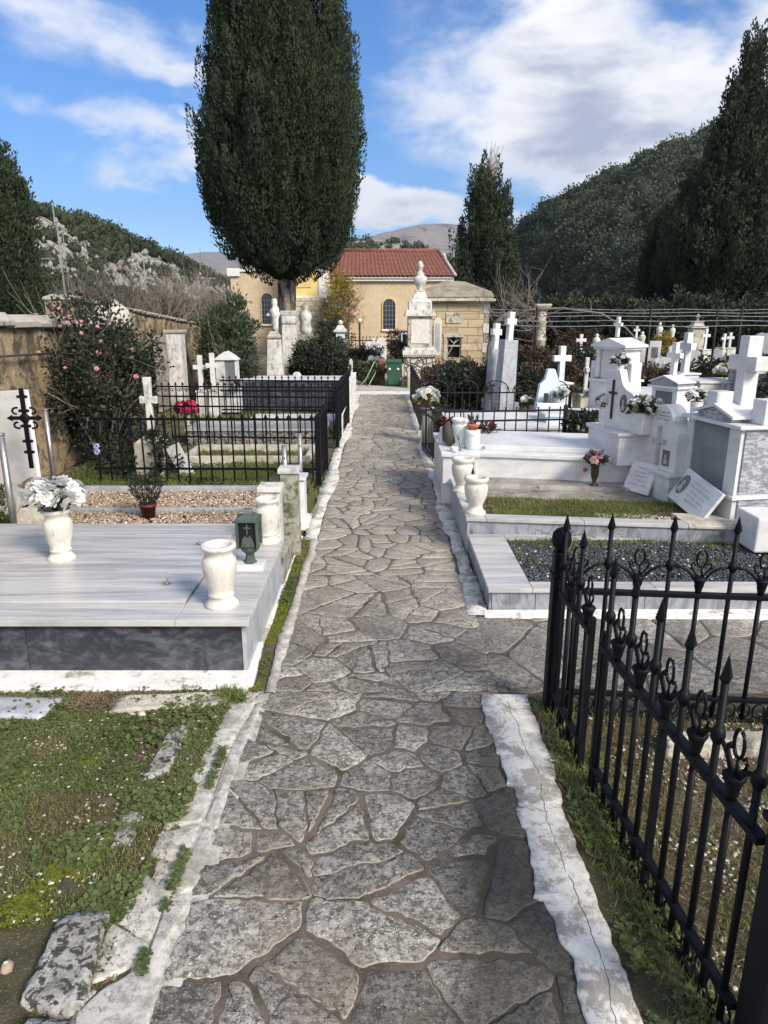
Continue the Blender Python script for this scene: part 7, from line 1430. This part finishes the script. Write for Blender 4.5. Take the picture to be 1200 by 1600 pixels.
# thicket of bare trees beyond the wall on the left
for i, (px, Y, h) in enumerate(((75, 19, 1.1), (110, 22, 1.5), (165, 26, 2.0), (215, 28, 1.9), (262, 32, 2.0), (300, 36, 2.1), (340, 40, 1.9))):
    x, _ = D(px, 470, Y); t = root_of('bare_tree', ('small grey bare tree nearest the left cypress', 'grey bare tree behind the pink rose tops', 'leafless grey tree left of the middle lamp post', 'leafless grey tree right of the middle lamp post', 'leafless grey tree beyond the tiled end of the wall', 'far leafless grey tree above the far wall', 'farthest leafless grey tree, behind the oleander')[i], 'tree', x, Y, 0, 'bare trees beyond the boundary wall'); s = MB(); g = np.random.default_rng(200 + i)
    for k in range(7): branchy(s, (x + g.normal(0, h * .35), Y + g.normal(0, .3), 0), (g.normal(0, .25), g.normal(0, .25), 1), h * .75, .035, 3, g, .45, 3, .7, .2)
    s.build('branches', MT['twig'], t)
    n = 700; c = np.stack([x + g.normal(0, h * .5, n), Y + g.normal(0, .5, n), g.uniform(.2, h * 1.25, n)], 1); leaves('dry_leaves', c, g.normal(size=(n, 3)), .12, .02, g.random(n), MT['dry'], t)
for i, (px, Y, rx, rz) in enumerate(((60, 24, 2.5, .9), (170, 33, 4, 1.2), (290, 42, 4, 1.2), (380, 46, 4, 1.3))):
    bush('thicket', ('scrubby thicket beyond the near wall', 'scrubby thicket beyond the rose bush', 'scrubby thicket beyond the tiled wall', 'scrubby thicket left of the church')[i], 'thicket', D(px, 480, Y)[0], Y, 0, rx, 1.2, rz, 150, 50, .16, 'dry' if i % 2 else 'shrub', 130 + i, .3, fill=.3, group='thickets beyond the boundary wall')
# poles and lamps beyond the wall
MT['polegrey'] = plain('galvanised_pole', (.20, .21, .215), .6, 0, .1)
def pole(label, px, top, Y, r, arm=0, name='utility_pole', cat='pole', lampc=True):
    x, z = D(px, top, Y); t = root_of(name, label, cat, x, Y, 0, 'poles and lamps along the road beyond the wall'); MB().cyl(x, Y, 0, z, r, r * .6, 8).build('pole', MT['polegrey'], t)
    if arm:
        MB().tube([(x, Y, z - .05), (x + arm * .3, Y, z + .03), (x + arm, Y, z + .04)], r * .45, 6).build('arm', MT['polegrey'], t); MB().box(x + arm * .8, x + arm * 1.25, Y - .08, Y + .08, z - .01, z + .07).build('lamp_head', MT['polegrey'], t, .01)
    return t
pole('tall straight pole beyond the wall at the left', 89, 352, 30, .05); pole('second thinner pole just right of the tall straight pole', 97, 357, 45, .035)
pole('street lamp with a curved arm beside the left cypress', 55, 406, 26, .055, .55, 'street_lamp', 'street lamp'); pole('street lamp above the tiled end of the wall', 224, 405, 42, .06, .8, 'street_lamp', 'street lamp'); pole('farthest street lamp above the oleander', 309, 436, 46, .06, .9, 'street_lamp', 'street lamp'); pole('plain short pole left of the rose tops', 47, 455, 20, .035)
pole('small pylon on the crest of the rocky hill', 82, 319, 112, .16)
wt = root_of('power_line', 'thin power lines running along the foot of the rocky hill', 'cable', D(150, 430, 50)[0], 50); 
for (a, b_) in (((55, 335, 60), (330, 462, 60)), ((60, 345, 60), (330, 466, 60)), ((0, 440, 40), (330, 468, 45))):
    p, q = D(*a), D(*b_); n = 12; MB().tube([(p[0] + (q[0] - p[0]) * i / n, a[2] + (b_[2] - a[2]) * i / n, p[1] + (q[1] - p[1]) * i / n - .5 * math.sin(math.pi * i / n)) for i in range(n + 1)], .022, 4).build('wire', MT['iron2'], wt)
# pylons' house far left
# ---------------------------------------------- air
def haze():
    m = bpy.data.materials.new('air_haze'); m.use_nodes = True; nt = m.node_tree; nt.nodes.clear()
    v = nd(nt, 'VolumePrincipled', {'Color': (.62, .74, .95, 1), 'Density': .00013, 'Anisotropy': .3}); o = nd(nt, 'OutputMaterial'); nt.links.new(v.outputs[0], o.inputs['Volume'])
    MB().box(-2600, 2600, -400, 4600, -2.0, 620).build('haze', m)['kind'] = 'stuff'
haze()
